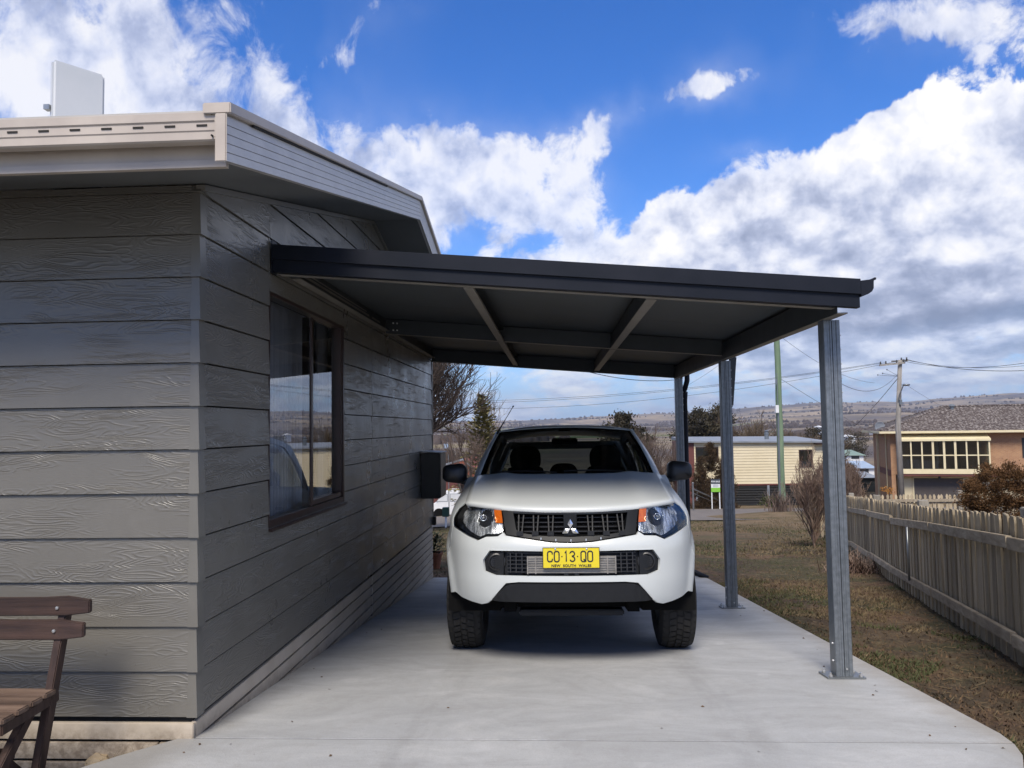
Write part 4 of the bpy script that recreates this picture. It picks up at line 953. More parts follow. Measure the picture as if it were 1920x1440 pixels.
# plate
q_ = MB(); q_.box(-.188, .184, -.022, -.014, .652, .786); 
PT = q_.build('number_plate', 'plate_yellow', U, bevel=.004)
q_ = MB(); 
for (a, b2, c_, d_) in ((-.188, .184, .652, .6555), (-.188, .184, .7825, .786), (-.188, -.1845, .652, .786), (.1805, .184, .652, .786)): q_.box(a, b2, -.0235, -.0215, c_, d_)
q_.build('plate_rim', 'plate_black', PT)
q_ = MB(); q_.box(-.18, .176, -.014, .012, .66, .775); q_.build('plate_holder', 'black', PT)
def stroke(paths, w_):
    """flat ribbon lettering, round joins by small overlap"""
    q2 = MB()
    for P in paths:
        closed = P[0] == P[-1]; n = len(P)
        L, R_ = [], []
        for i in range(n):
            a = Vector(P[i-1]) if i > 0 else (Vector(P[-2]) if closed else None); b2 = Vector(P[i]); c_ = Vector(P[i+1]) if i < n-1 else (Vector(P[1]) if closed else None)
            d1 = (b2-a).normalized() if a is not None else (c_-b2).normalized(); d2 = (c_-b2).normalized() if c_ is not None else d1
            t = (d1+d2).normalized(); nn = Vector((-t.y, t.x)); k = w_/2/max(.5, nn.dot(Vector((-d1.y, d1.x))))
            L.append(b2+nn*k); R_.append(b2-nn*k)
        o2 = len(q2.v); q2.v += [(p.x, -.0245, p.y) for p in L]+[(p.x, -.0245, p.y) for p in R_]
        q2.f += [(o2+i, o2+i+1, o2+n+i+1, o2+n+i) for i in range(n-1)]
        o3 = len(q2.v); q2.v += [(p.x, -.0222, p.y) for p in L]+[(p.x, -.0222, p.y) for p in R_]
        q2.f += [(o2+i, o2+i+1, o3+i+1, o3+i) for i in range(n-1)] + [(o2+n+i, o2+n+i+1, o3+n+i+1, o3+n+i) for i in range(n-1)]
    return q2
def rr_(w_, h, r_, a0=0, a1=360):   # rounded rectangle
    pts = []
    for cx, cy, s0 in ((w_/2-r_, h/2-r_, 0), (-w_/2+r_, h/2-r_, 90), (-w_/2+r_, -h/2+r_, 180), (w_/2-r_, -h/2+r_, 270)):
        pts += [(cx+r_*math.cos(math.radians(s0+k*22.5)), cy+r_*math.sin(math.radians(s0+k*22.5))) for k in range(5)]
    return pts
cw, ch, cr = .031, .066, .013
O_ = rr_(cw, ch, cr); O_c = O_+[O_[0]]
Cg = [(cw/2, ch/2-.022)] + O_[0:1] + O_[1:15] + [(cw/2-cr+cr, -ch/2+cr)] ; Cg = [(cw/2, .014)] + O_[0:15] + [(cw/2-cr*.3, -ch/2+cr*.2), (cw/2, -ch/2+cr), (cw/2, -.014)]
Q_ = [O_c, [(.002, -.016), (cw/2+.001, -ch/2-.002)]]
one = [[(-.008, .022), (.0, .033), (.0, -.033)]]
a_ = lambda cx, cy, r_, s0, s1, n=9: [(cx+r_*math.cos(math.radians(s0+(s1-s0)*k/n)), cy+r_*math.sin(math.radians(s0+(s1-s0)*k/n))) for k in range(n+1)]
three = [[(-.0145, .020)] + a_(0, .0175, .0148, 170, -70)+[(-.003, .002)], [(-.003, .002)] + a_(0, -.0165, .0155, 75, -165)]
xs_ = {'C': -.140, 'O': -.096, '1': -.034, '3': .006, 'Q': .078, 'O2': .122}
gl = [('C', [Cg]), ('O', [O_c]), ('1', one), ('3', three), ('Q', Q_), ('O2', [O_c])]
q_ = MB()
for k_, paths in gl:
    s2 = stroke([[(p[0]+xs_[k_], p[1]+.7285) for p in P] for P in paths], .0082); q_.add(s2.v, s2.f)
for xd in (-.062, .040):
    q_.lathe([(0, -.0245), (.0042, -.0245), (.0042, -.022)], (xd, 0, .7285), 'y', 10)
q_.build('plate_lettering', 'plate_black', PT)
text_mesh('NEW  SOUTH  WALES', .0225, 'plate_black', 'plate_caption', PT, Matrix.Translation((-.002, -.0235, .669)) @ Matrix.Rotation(PI/2, 4, 'X'), .0008, 1.08, 1.10, bold=.0007)
q_ = MB()
for x in (-.105, .10): q_.lathe([(0, -.0275), (.006, -.026), (.007, -.0225)], (x, 0, .776), 'y', 8)
q_.build('plate_screw', 'bolt', PT)
# headlights
for sd in (1, -1):
    ho = cap_top(HLo)
    mir = lambda P: [(s*sd, z) for s, z in P]
    o = fin(patch(mir(ho), lambda s, z, e=0: surf(s, z, .055), .035, lip=.05, lipfn=lambda s, z: surf(s, z, .006)), 'headlight', 'black_gloss')
    refl = [(.470, .884), (.476, .936), (.536, .944), (.572, 1.05), (.63, 1.07), (.70, 1.10), (.77, 1.12), (.806, 1.10), (.816, 1.02), (.800, .955), (.755, .905), (.70, .872), (.64, .850), (.59, .870), (.50, .872)]
    bulb = surf(s_of_x(.635), .972, 0)
    def rf(s, z, e=0):
        x, y, nx_, ny = plan(s); r2 = ((abs(x)-.632)**2+(z-.972)**2); return surf(s, z, .016+.035*math.exp(-r2/.0035)+.0040*math.sin(abs(x)*300)*(1 if z > .95 else .3)+(.0012*math.sin(z*260) if z < .95 else 0))
    rp = fin(patch(mir([(s_of_x(x), min(z, TOP(s_of_x(x))-.02)) for x, z in refl]), rf, .012, lip=.0), 'reflector', 'reflector', o)
    am = [(.478, .942), (.504, 1.056), (.572, 1.056), (.534, .944)]
    fin(patch(mir([(s_of_x(x), min(z, TOP(s_of_x(x))-.014)) for x, z in am]), lambda s, z, e=0: surf(s, z, .014+e), .02, lip=.02), 'indicator_lens', 'amber', o)
    q_ = MB(); c = (sd*bulb[0], bulb[1], .975); q_.lathe([(.024, .036), (.022, .018), (.018, .016), (.017, .034)], c, 'y', 20); q_.lathe([(.010, .036), (.010, .012), (.0, .006)], c, 'y', 14); q_.build('bulb_shroud', 'chrome', o, smooth=True)
    q_ = MB(); p = surf(s_of_x(.80), 1.0, .035); q_.lathe([(0, -.012), (.011, -.008), (.013, .01)], (sd*p[0], p[1], 1.055), 'y', 10); q_.build('park_bulb', 'chrome', o, smooth=True)
    fin(patch(mir(ho), lambda s, z, e=0: surf(s, z, .001), .03, lip=0), 'lens_cover', 'clear', o)
# windscreen and greenhouse
def ws(u, v, e=0.):          # u -1..1, v 0..1
    xb, xt = .732, .604
    x = u*(xb+(xt-xb)*v); y = (1.165+.13*u*u)*(1-v)+(1.955+.05*u*u)*v; z = (1.272-.0*u*u)*(1-v)+(1.752-.032*u*u)*v
    bul = .035*math.sin(PI*v)*1.0; return (x, y-bul*.5+e, z+bul*.75-e*.5)
q_ = MB(); n = 20; m_ = 12
q_.add([ws(-1+2*i/n, j/m_) for j in range(m_+1) for i in range(n+1)], [(j*(n+1)+i, j*(n+1)+i+1, (j+1)*(n+1)+i+1, (j+1)*(n+1)+i) for j in range(m_) for i in range(n)])
WSO = fin(q_, 'windscreen', 'car_glass')
# black band round the glass
q_ = MB()
for (u0, u1, v0, v1) in ((-1, 1, .0, .055), (-1, 1, .955, 1.0), (-1, -.955, .055, .955), (.955, 1, .055, .955)):
    a, c_ = (20, 2) if u1-u0 > 1 else (2, 12); q_.add([ws(u0+(u1-u0)*i/a, v0+(v1-v0)*j/c_, .004) for j in range(c_+1) for i in range(a+1)], [(j*(a+1)+i, j*(a+1)+i+1, (j+1)*(a+1)+i+1, (j+1)*(a+1)+i) for j in range(c_) for i in range(a)])
fin(q_, 'glass_band', 'black_gloss', WSO)
q_ = MB(); q_.add([(x, y, z) for x, y, z in [ws(-.09+.06*i, .90+.05*j, .006) for j in (0, 1) for i in range(4)]], [(i, i+1, i+5, i+4) for i in range(3)]); q_.build('sensor_patch', 'interior', WSO)
# roof
def rf_z(x, y): return 1.742+ (.035+.03*sst(1.9, 2.5, y)-.022*sst(2.7, 3.3, y)) - .045*(abs(x)/.6)**2.6 - .022*(1-sst(1.96, 2.06, y))
q_ = MB(); n, m_ = 24, 26; ry = [1.948+.05*0+1.42*(j/m_)**1.3 for j in range(m_+1)]; vs = []
for j in range(m_+1):
    hw = lerp_tab([(1.95, .612), (2.5, .636), (3.4, .618)], ry[j])
    for i in range(n+1): u = -1+2*i/n; x = u*hw; y = ry[j]+(.05*u*u)*(1-j/m_); vs.append((x, y, rf_z(x, y)))
q_.add(vs, [(j*(n+1)+i, j*(n+1)+i+1, (j+1)*(n+1)+i+1, (j+1)*(n+1)+i) for j in range(m_) for i in range(n)])
o2 = len(q_.v); q_.v += [(v_[0], v_[1]+.012, v_[2]-.03) for v_ in vs[:n+1]]; q_.f += [(i, i+1, o2+i+1, o2+i) for i in range(n)]
RO = fin(q_, 'roof', 'paint')
def gh(y, t, e=0.):          # side of the cabin: t 0 belt .. 1 roof
    xb = lerp_tab([(1.2, .790), (1.6, .815), (3.4, .815)], y); xt = lerp_tab([(1.9, .617), (2.5, .640), (3.4, .622)], y)
    zt = rf_z(xt*.99, max(y, 1.99))-.004; z = BELT-.02+(zt-BELT+.02)*t; x = xb+(xt-xb)*t**1.15 + .012*math.sin(PI*t); return (x-e, y, z)
for sd in (1, -1):
    S = lambda fn_: (lambda a, b2, e=0.: (sd*fn_(a, b2, e)[0], *fn_(a, b2, e)[1:]))
    # A pillar as a tapering solid from fender to roof
    q_ = MB(); N_ = 14; vs = []
    for k in range(N_+1):
        v = k/N_; a = Vector(ws(1.0, v)); yb = lerp_tab([(0, 1.36), (1, 2.10)], v); b2 = Vector(gh(yb, v)); 
        mid = (a+b2)/2 + Vector((.020, -.012, .012)); inn = (a+b2)/2 - Vector((.05, -.03, .03))
        vs += [(sd*p[0], p[1], p[2]) for p in (a, (a*.7+mid*.45-b2*.15), mid, b2, inn)]
    q_.add(vs, [(5*k+i, 5*k+(i+1) % 5, 5*k+5+(i+1) % 5, 5*k+5+i) for k in range(N_) for i in range(5)]); fin(q_, 'windscreen_pillar', 'paint')
    w1 = [(1.52, .06), (2.10, .86), (2.345, .90), (2.345, .06)]; w2 = [(2.43, .06), (2.43, .90), (3.05, .88), (3.24, .5), (3.27, .06)]
    cab = [(1.33, .0), (2.04, .97), (2.4, 1.0), (3.1, 1.0), (3.30, .96), (3.44, .0)]
    fin(patch(cab, S(gh), .05, holes=[w1, w2], lip=.02), 'cabin_side', 'paint')
    for w_ in (w1, w2): fin(patch(w_, S(lambda y, t, e=0.: gh(y, t, .012+e)), .06, lip=0), 'side_window', 'privacy_glass')
    # mirror
    me_ = MB(); cx, cy, cz_ = .955, 1.44, 1.322
    prof = rr_(.205, .172, .055)
    prof = [(p[0]*(1 if p[0] > 0 else 1.0), p[1]*(1.0 - .12*(p[0] > 0))) for p in prof]
    lay = [(.0, .93), (.03, 1.0), (-.045, .97), (-.075, .82), (-.092, .45)]
    vs = []
    for dy_, sc_ in ((.055, .93), (.03, 1.0), (-.03, .99), (-.06, .90), (-.082, .66), (-.092, .3)): vs += [(sd*(cx+p[0]*sc_), cy+dy_, cz_+p[1]*sc_) for p in prof]
    n2 = len(prof); me_.add(vs, [(k*n2+i, k*n2+(i+1) % n2, (k+1)*n2+(i+1) % n2, (k+1)*n2+i) for k in range(5) for i in range(n2)]+[tuple(range(n2))[::-1], tuple(range(5*n2, 6*n2))])
    mo = fin(me_, 'door_mirror', 'black')
    q_ = MB(); q_.tube([(sd*.80, 1.50, 1.235), (sd*.845, 1.47, 1.25), (sd*.89, 1.44, 1.262)], [.040, .034, .030], 10); q_.build('mirror_arm', 'black', mo, smooth=True)
    q_ = MB(); q_.add([(sd*p[0]*.9+sd*cx*.0+sd*cx, cy+.057, cz_+p[1]*.86) for p in prof], [tuple(range(n2))]); q_.build('mirror_glass', 'chrome', mo)
# rear wall of the cabin with window
q_ = MB(); q_.box(-.78, .78, 3.38, 3.42, .6, 1.26); q_.box(-.60, .60, 3.36, 3.40, 1.64, 1.72)
for sd in (1, -1): q_.bar((sd*.79, 3.42, 1.24), (sd*.585, 3.37, 1.70), .08, .05)
q_.build('cabin_rear', 'paint', U)
q_ = MB(); q_.add([(-.75, 3.40, 1.25), (.75, 3.40, 1.25), (.57, 3.365, 1.66), (-.57, 3.365, 1.66)], [(0, 1, 2, 3)]); q_.build('rear_window', 'privacy_glass', U)
# interior
q_ = MB(); q_.box(-.70, .70, 1.30, 1.62, .9, 1.255); q_.box(-.74, .74, 1.25, 3.38, .42, .50); q_.build('dashboard', 'interior', U, bevel=.02)
def headrest_seat(xc, y, top, wd, nm):
    h = top-.85; L = [(wd/2, 0), (wd/2+.01, h*.35), (wd/2-.01, h*.56), (wd/2-.06, h*.66), (.155, h*.70), (.145, h*.76)]
    q2 = MB(); o2 = L+[(-a2, b2) for a2, b2 in L[::-1]]; q2.prism(o2, lambda a2, b2: (xc+a2, y-.07, .85+b2), lambda a2, b2: (xc+a2, y+.05, .85+b2)); q2.box(xc-wd/2, xc+wd/2, y-.5, y-.08, .72, .88); s_ = q2.build(nm, 'seat', U, bevel=.03)
    q2 = MB(); q2.prism([(p[0], p[1]) for p in rr_(.30, .25, .10)], lambda a2, b2: (xc+a2, y-.05, top-.125+b2), lambda a2, b2: (xc+a2*.95, y+.05, top-.125+b2*.95)); q2.build('headrest', 'seat', s_, bevel=.02, smooth=True)
headrest_seat(-.375, 2.25, 1.60, .50, 'front_seat'); headrest_seat(.385, 2.25, 1.60, .50, 'front_seat')
headrest_seat(0, 3.10, 1.47, .42, 'rear_seat'); headrest_seat(-.45, 3.10, 1.43, .42, 'rear_seat'); headrest_seat(.45, 3.10, 1.43, .42, 'rear_seat')
q_ = MB(); ring = [(-.375+.185*math.cos(a), 1.70+.04*math.sin(a), 1.14+.17*math.sin(a)) for a in np.linspace(0, 2*PI, 25)]; q_.tube(ring, .015, 8, caps=False); q_.build('steering_wheel', 'interior', U, smooth=True)
q_ = MB(); q_.box(-.12, .12, 1.98, 2.0, 1.60, 1.655); q_.build('rear_view_mirror', 'interior', U, bevel=.01)
# cowl, wipers, antenna
q_ = MB(); n = 20; vs = []
for i in range(n+1): u = -1+2*i/n; vs += [(u*.775, 1.13+.10*u*u, Hd(u*.74, 1.15)-.012), (u*.74, 1.235+.13*u*u, 1.268)]
q_.add(vs, [(2*i, 2*i+2, 2*i+3, 2*i+1) for i in range(n)]); q_.build('cowl', 'dark_plastic', U)
for (x0, x1) in ((-.08, -.62), (.52, -.02)):
    q_ = MB(); pts = [Vector(ws(x0/.72+(x1-x0)/.72*k/6, .05+.05*math.sin(PI*k/6)*.4+.02*k/6))+Vector((0, -.02, .012)) for k in range(7)]; q_.tube(pts, .007, 6); q_.build('wiper', 'black', U)
A0 = Vector((-.625, 1.93, 1.70)); A1 = Vector((-.575, 2.02, 1.93)); dA = Vector((.125, .10, .225))
q_ = MB(); q_.tube([A0, A0+dA*.18], .010, 8); q_.tube([A0+dA*.18, A0+dA*.5], [.008, .005], 8); q_.tube([A0+dA*.5, A0+dA*1.15], .0032, 6); q_.tube([A0+dA*1.15, A0+dA*1.2], .007, 6); q_.build('aerial', 'black', U)
# wheels
def make_wheel(x, y):
    w0 = MB(); R = .380; hw = .124
    profile = [(.215, -hw+.012), (.235, -hw+.002), (.30, -hw-.008), (.345, -hw+.002), (.366, -hw+.016), (.3765, -hw+.034), (.3775, 0), (.3765, hw-.034), (.366, hw-.016), (.345, hw-.002), (.30, hw+.008), (.235, hw-.002), (.215, hw-.012)]
    w0.lathe(profile, (x, y, R), 'x', 56); ty = fin(w0, 'tyre', 'tyre', U)
    q2 = MB(); K = 44
    for k in range(K):
        for (c_, wd, ph, sk) in ((-.098, .034, 0, .5), (-.050, .044, .5, -.35), (0, .036, .1, .3), (.050, .044, .6, .35), (.098, .034, .2, -.5)):
            a0 = 2*PI*(k+ph)/K; a1 = a0+2*PI/K*.80; r0 = .372 if abs(c_) < .09 else .366; r1 = .3850 if abs(c_) < .09 else .3795
            vs = []
            for (aa, rr2) in ((a0, r0), (a1, r0), (a0, r1), (a1, r1)):
                for s2 in (-1, 1):
                    ao = aa+sk*s2*wd*1.0; drop = .012 if (abs(c_) > .09 and s2*c_ > 0) else 0; vs.append((x+c_+s2*wd/2, y+(rr2-drop)*math.sin(ao), R-(rr2-drop)*math.cos(ao)))
            q2.add(vs, [(2, 3, 7, 6), (0, 2, 6, 4), (1, 5, 7, 3), (0, 1, 3, 2), (4, 6, 7, 5)])
    q2.build('tread_blocks', 'tyre', ty, kind='stuff')
    s_ = 1 if x > 0 else -1; q2 = MB(); q2.lathe([(.216, -s_*hw*.9), (.205, -s_*.08), (.205, s_*.07), (.222, s_*(hw-.006)), (.212, s_*(hw-.012)), (.190, s_*(hw-.05)), (.10, s_*(hw-.035)), (.06, s_*(hw-.02)), (0, s_*(hw-.018))], (x, y, R), 'x', 32); fin(q2, 'rim', 'galv', ty)
for y in (.885, 3.885):
    for x in (-.772, .772): make_wheel(x, y)
# wheel arch liners, chassis and engine bay
for sd in (1, -1):
    for y in (.885, 3.885):
        q_ = MB(); pts = arc(y, .385, .45, -8, 188, 18); q_.add([(sd*x, p[0], p[1]) for p in pts for x in (.50, .87)], [(2*i, 2*i+1, 2*i+3, 2*i+2) for i in range(18)])
        q_.add([(sd*.50, p[0], p[1]) for p in pts]+[(sd*.50, y, .30)], [(i, i+1, 19) for i in range(18)]); q_.build('wheel_arch_liner', 'dark_void', U)
q_ = MB(); q_.box(-.50, .50, .14, 1.35, .44, .95); q_.box(-.55, .55, .20, .9, .95, 1.0); q_.build('engine_bay', 'dark_void', U)
q_ = MB()
for sd in (1, -1): q_.box(sd*.42-.04, sd*.42+.04, .25, 5.1, .34, .46)
q_.box(-.5, .5, .34, .42, .36, .42); q_.box(-.5, .5, 2.4, 2.5, .36, .42); q_.box(-.74, .74, 1.4, 3.3, .40, .44); q_.box(-.85, .85, 3.45, 5.2, .58, .63); q_.build('chassis', 'dark_void', U)
q_ = MB(); q_.box(-.36, .36, .30, .95, .305, .345); q_.build('bash_plate', 'dark_plastic', U, bevel=.01)
q_ = MB(); q_.tube([(-.62, .885, .38), (-.2, .9, .33), (.2, .9, .33), (.62, .885, .38)], [.035, .05, .05, .035], 10); q_.tube([(-.62, 3.885, .38), (-.12, 3.885, .38), (-.09, 3.885, .38), (.11, 3.885, .38), (.14, 3.885, .38), (.62, 3.885, .38)], [.045, .05, .13, .13, .05, .045], 12); q_.build('axle', 'dark_void', U, smooth=True)
for sd in (1, -1):
    q_ = MB(); q_.bar((sd*.36, .55, .36), (sd*.64, .86, .29), .05, .04); q_.bar((sd*.36, 1.1, .36), (sd*.64, .9, .29), .05, .04); q_.tube([(sd*.55, .8, .30), (sd*.50, .85, .72)], .035, 8); q_.build('suspension_arm', 'dark_void', U)
    q_ = MB(); q_.box(sd*.76-.11, sd*.76+.11, 1.36, 1.37, .20, .50); q_.box(sd*.76-.11, sd*.76+.11, 4.40, 4.41, .22, .55); q_.build('mud_flap', 'black', U)
# tray: floor, tailgate, tail lamps, rear bumper
q_ = MB(); q_.box(-.80, .80, 3.45, 5.24, .66, .70); q_.build('tray_floor', 'paint', U)
q_ = MB(); q_.box(-.76, .76, 5.22, 5.27, .62, 1.27); q_.build('tailgate', 'paint', U, bevel=.008)
for sd in (1, -1): q_ = MB(); q_.box(sd*.82-.05, sd*.82+.05, 5.16, 5.285, .80, 1.20); q_.build('tail_lamp', 'tail_red', U, bevel=.01)
q_ = MB(); q_.box(-.86, .86, 5.25, 5.36, .50, .62); q_.build('rear_bumper', 'dark_plastic', U, bevel=.01)
# ------------------------------------------------------------------ bench, stones
BE = thing('garden_bench', 'weathered brown slatted bench at the foot of the grey front wall', 'bench', (-2.6, 3.2, -.1))
def gbar(nm, mat, a, b_, w_, h_, up=(0, 0, 1), par=BE, bevel=.004): q = MB(); q.bar(a, b_, w_, h_, up); return q.build(nm, mat, par, bevel=bevel)
def slat(z0, z1, y, x1, bow, nm='back_slat'):
    q = MB(); n = 14; vs = []
    for i in range(n+1):
        t = i/n; x = x1-1.5*t; up = bow*math.sin(PI*min(1, t*5+.15))*.3 if t < .2 else bow*.1
        e = .012 if i == 0 else 0
        vs += [(x, y, z0+e), (x, y, z1+up-e), (x, y+.026, z1+up-e+.004), (x, y+.026, z0+e)]
    q.add(vs, [(4*i+k, 4*i+(k+1) % 4, 4*i+4+(k+1) % 4, 4*i+4+k) for i in range(n) for k in range(4)]+[(0, 1, 2, 3), (4*n, 4*n+3, 4*n+2, 4*n+1)])
    return q.build(nm, 'bench_wood', BE, bevel=.004)
slat(.600, .672, 3.335, -2.055, .03); slat(.500, .582, 3.315, -2.07, .0)
for i, y in enumerate((2.96, 3.045, 3.13, 3.215)):
    q = MB(); q.box(-3.6, -2.165-.0*i, y, y+.072, .268+.004*i, .292+.004*i); q.build('seat_slat', 'bench_seat', BE, bevel=.005)
for X in (-2.19, -3.4):
    gbar('seat_bearer', 'bench_leg', (X, 2.97, .245), (X, 3.32, .262), .034, .045)
    gbar('back_leg', 'bench_leg', (X, 3.385, .63), (X, 3.18, -.12), .05, .036, up=(1, 0, 0))
    gbar('cross_leg', 'bench_leg', (X-.045, 3.235, .25), (X-.045, 2.86, -.12), .05, .034, up=(1, 0, 0))
    gbar('cross_leg', 'bench_leg', (X-.085, 2.93, .24), (X-.085, 3.30, -.12), .05, .034, up=(1, 0, 0))
for (x, z, y) in ((-2.20, .635, 3.331), (-2.20, .54, 3.311), (-2.62, .64, 3.331)): MB().lathe([(0, -.003), (.007, -.002), (.008, .003)], (x, y, z), 'y', 10).build('bolt', 'bolt', BE)
gbar('stretcher', 'bench_leg', (-2.22, 3.10, .10), (-3.4, 3.10, .10), .03, .04)
def rock(nm, loc, r_, mat, seed, label, flat=.7, group=None):
    bm = bmesh.new(); bmesh.ops.create_icosphere(bm, subdivisions=3, radius=r_)
    for v in bm.verts:
        p = v.co.copy(); q = Vector((round(p.x/r_*1.6)/1.6, round(p.y/r_*1.6)/1.6, round(p.z/r_*1.6)/1.6))*r_
        v.co = p.lerp(q, .45)*(1+.22*mnoise.noise(p/r_*1.1+Vector((seed, 0, 0)))); v.co.z *= flat
    me = bpy.data.meshes.new(nm); bm.to_mesh(me); bm.free(); me.materials.append(M[mat]); o = bpy.data.objects.new(nm, me); COL.objects.link(o); o.location = loc
    tag(o, label, 'stone', group); return o
rock('stone', (-2.18, 3.615, -.150), .052, 'stone', 1, 'pale sandstone block wedged under the front skirting board', .8)
rock('stone', (-2.02, 3.60, -.155), .035, 'stone', 4, 'small brownish stone beside the grass tuft at the apron edge', .7)

# ------------------------------------------------------------------ grass and litter
def blades(name, n, region, mat, lmin, lmax, wd, lean, seed, mask=None, kind='stuff', label=None):
    r_ = np.random.RandomState(seed); pts = []
    while len(pts) < n:
        X, Y = region(r_)
        if mask and not mask(X, Y): continue
        pts.append((X, Y, gz(X, Y)+bumpy(X, Y)+clear_under_slab(X, Y)-.004))
    P = np.array(pts); k = len(P); a = r_.rand(k)*2*PI; L = lmin+(lmax-lmin)*r_.rand(k)**1.6; ln = lean*(.3+r_.rand(k)*.9)
    d = np.stack([np.cos(a), np.sin(a)], 1); w2 = wd*(.6+.8*r_.rand(k))
    v = np.zeros((k, 4, 3)); s_ = np.stack([-d[:, 1], d[:, 0]], 1)
    v[:, 0, :2] = P[:, :2]-s_*w2[:, None]/2; v[:, 0, 2] = P[:, 2]; v[:, 1, :2] = P[:, :2]+s_*w2[:, None]/2; v[:, 1, 2] = P[:, 2]
    hh = L*np.cos(ln); rr2 = L*np.sin(ln)
    v[:, 2, :2] = P[:, :2]+d*rr2[:, None]*.45+s_*w2[:, None]*.4; v[:, 2, 2] = P[:, 2]+hh*.65
    v[:, 3, :2] = P[:, :2]+d*rr2[:, None]; v[:, 3, 2] = P[:, 2]+hh
    idx = np.arange(k)*4; f = np.concatenate([np.stack([idx, idx+1, idx+2], 1), np.stack([idx, idx+2, idx+3], 1)])
    o = fast_mesh(name, v.reshape(-1, 3), f, mat, kind=kind)
    if label: o['label'] = label
    return o
def fence_x(Y): return 3.156+.265*(Y-5.51)
def reg_right(r_):
    while True:
        Y = 2.9+(r_.rand()**1.5)*15; X = 2.0+r_.rand()*(fence_x(Y)+.0-2.0)
        if X > 2.08 or Y > 11.1 or Y < 3.6: return (X, Y) if Y < 11.05 else (r_.rand()*(fence_x(Y)+3.5)-3.5, Y)
def reg_far(r_): Y = 15+r_.rand()*17; return (-6+r_.rand()*(fence_x(min(Y, 20))+6+ (6 if Y > 20 else 0)), Y)
def reg_edge(r_):
    Y = 3.0+r_.rand()*8; return (2.07+abs(r_.randn())*.05, Y)
def reg_left(r_): return (-3.1+r_.rand()*1.25, 3.02+r_.rand()*.62)
nm_ = lambda X, Y, o: mnoise.noise(Vector((X*1.1+o, Y*1.1, 1.5)))+.5*mnoise.noise(Vector((X*4+o, Y*4, 2.5)))
blades('grass', 20000, reg_right, 'green', .015, .055, .006, 1.0, 1, lambda X, Y: nm_(X, Y, 0) > .12, label='short green blades in the lawn beside the slab')
blades('dry_grass', 30000, reg_right, 'straw', .015, .065, .005, 1.3, 2, lambda X, Y: nm_(X, Y, 9) > .0, label='flattened straw coloured grass beside the slab')
blades('leaf_litter', 26000, reg_right, 'litter', .01, .035, .010, 1.45, 3, label='dead leaf litter on the bare soil')
blades('dry_grass', 26000, reg_far, 'straw', .03, .10, .012, 1.1, 4, lambda X, Y: nm_(X*.4, Y*.4, 3) > -.1, label='dry grass on the verge before the street')
blades('grass', 20000, reg_far, 'green', .03, .09, .012, .9, 5, lambda X, Y: nm_(X*.4, Y*.4, 7) > .02, label='green patches on the verge before the street')
blades('grass', 2600, reg_edge, 'green', .015, .05, .0045, 1.0, 6, lambda X, Y: nm_(X*2, Y*2, 4) > .0, label='grass fringe along the slab edge')
def tuft(loc, n, h, spread, mat, name, label, cat, w_=.004, seed=0, lean=.5, group=None, wild=0.):
    r_ = random.Random(seed); v, f = [], []
    for i in range(n):
        a = r_.uniform(0, 2*PI); l_ = h*r_.uniform(.5, 1); ln = lean*r_.uniform(.2, 1.2); bx_, by_ = r_.gauss(0, spread*.35), r_.gauss(0, spread*.35); dx_, dy_ = math.cos(a), math.sin(a); o = len(v); k = 4
        for j in range(k+1):
            t = j/k; rr2 = l_*math.sin(ln*t*1.3)*t; z = l_*t*math.cos(ln*t); ww = w_*(1-t*.85); wx = wild*r_.gauss(0, 1)*l_*.06
            p = (loc[0]+bx_+dx_*rr2+wx, loc[1]+by_+dy_*rr2+wx, loc[2]+z); v += [(p[0]-dy_*ww, p[1]+dx_*ww, p[2]), (p[0]+dy_*ww, p[1]-dx_*ww, p[2])]
        f += [(o+2*j, o+2*j+1, o+2*j+3, o+2*j+2) for j in range(k)]
    o = fast_mesh(name, [Vector(p)-Vector(loc) for p in v], f, mat); o.location = loc; tag(o, label, cat, group); return o
def gp(X, Y, dz=0): return (X, Y, gz(X, Y)+bumpy(X, Y)+dz)
tuft((-1.93, 3.56, -.17), 60, .16, .12, 'green', 'grass_tuft', 'dark grass tuft against the front skirting at the apron edge', 'grass tuft', .0022, 1, 1.1)
tuft((-2.05, 3.60, -.17), 26, .12, .10, 'straw', 'grass_tuft', 'thin dry grass wisps beside the sandstone block', 'grass tuft', .002, 2, 1.2)
tuft(gp(2.62, 4.35), 60, .13, .06, 'straw', 'grass_tuft', 'pale dry tuft on bare soil right of the near post', 'grass tuft', .003, 3, 1.0)
tuft(gp(2.75, 3.66), 46, .16, .10, 'straw', 'grass_tuft', 'long straw tuft by the rounded near corner of the slab', 'grass tuft', .003, 4, 1.35)
tuft(gp(3.1, 3.95), 70, .10, .16, 'green', 'grass_tuft', 'green tuft at the right edge near the fence foot', 'grass tuft', .004, 5, .9)
tuft(gp(4.62, 12.3), 520, .42, .42, 'twig_red', 'dead_plant', 'collapsed brown mound of dead stems by the fence bend', 'dead plant', .008, 6, 1.75, wild=.6)
tuft(gp(9.9, 34.6), 160, 1.1, .7, 'twig', 'grass_tuft', 'tall dry grass clump around the green pole', 'grass tuft', .02, 7, .55)
rock('stone', gp(3.03, 5.0), .022, 'white_plastic', 3, 'tiny white pebble lying in the grass by the fence', .8)
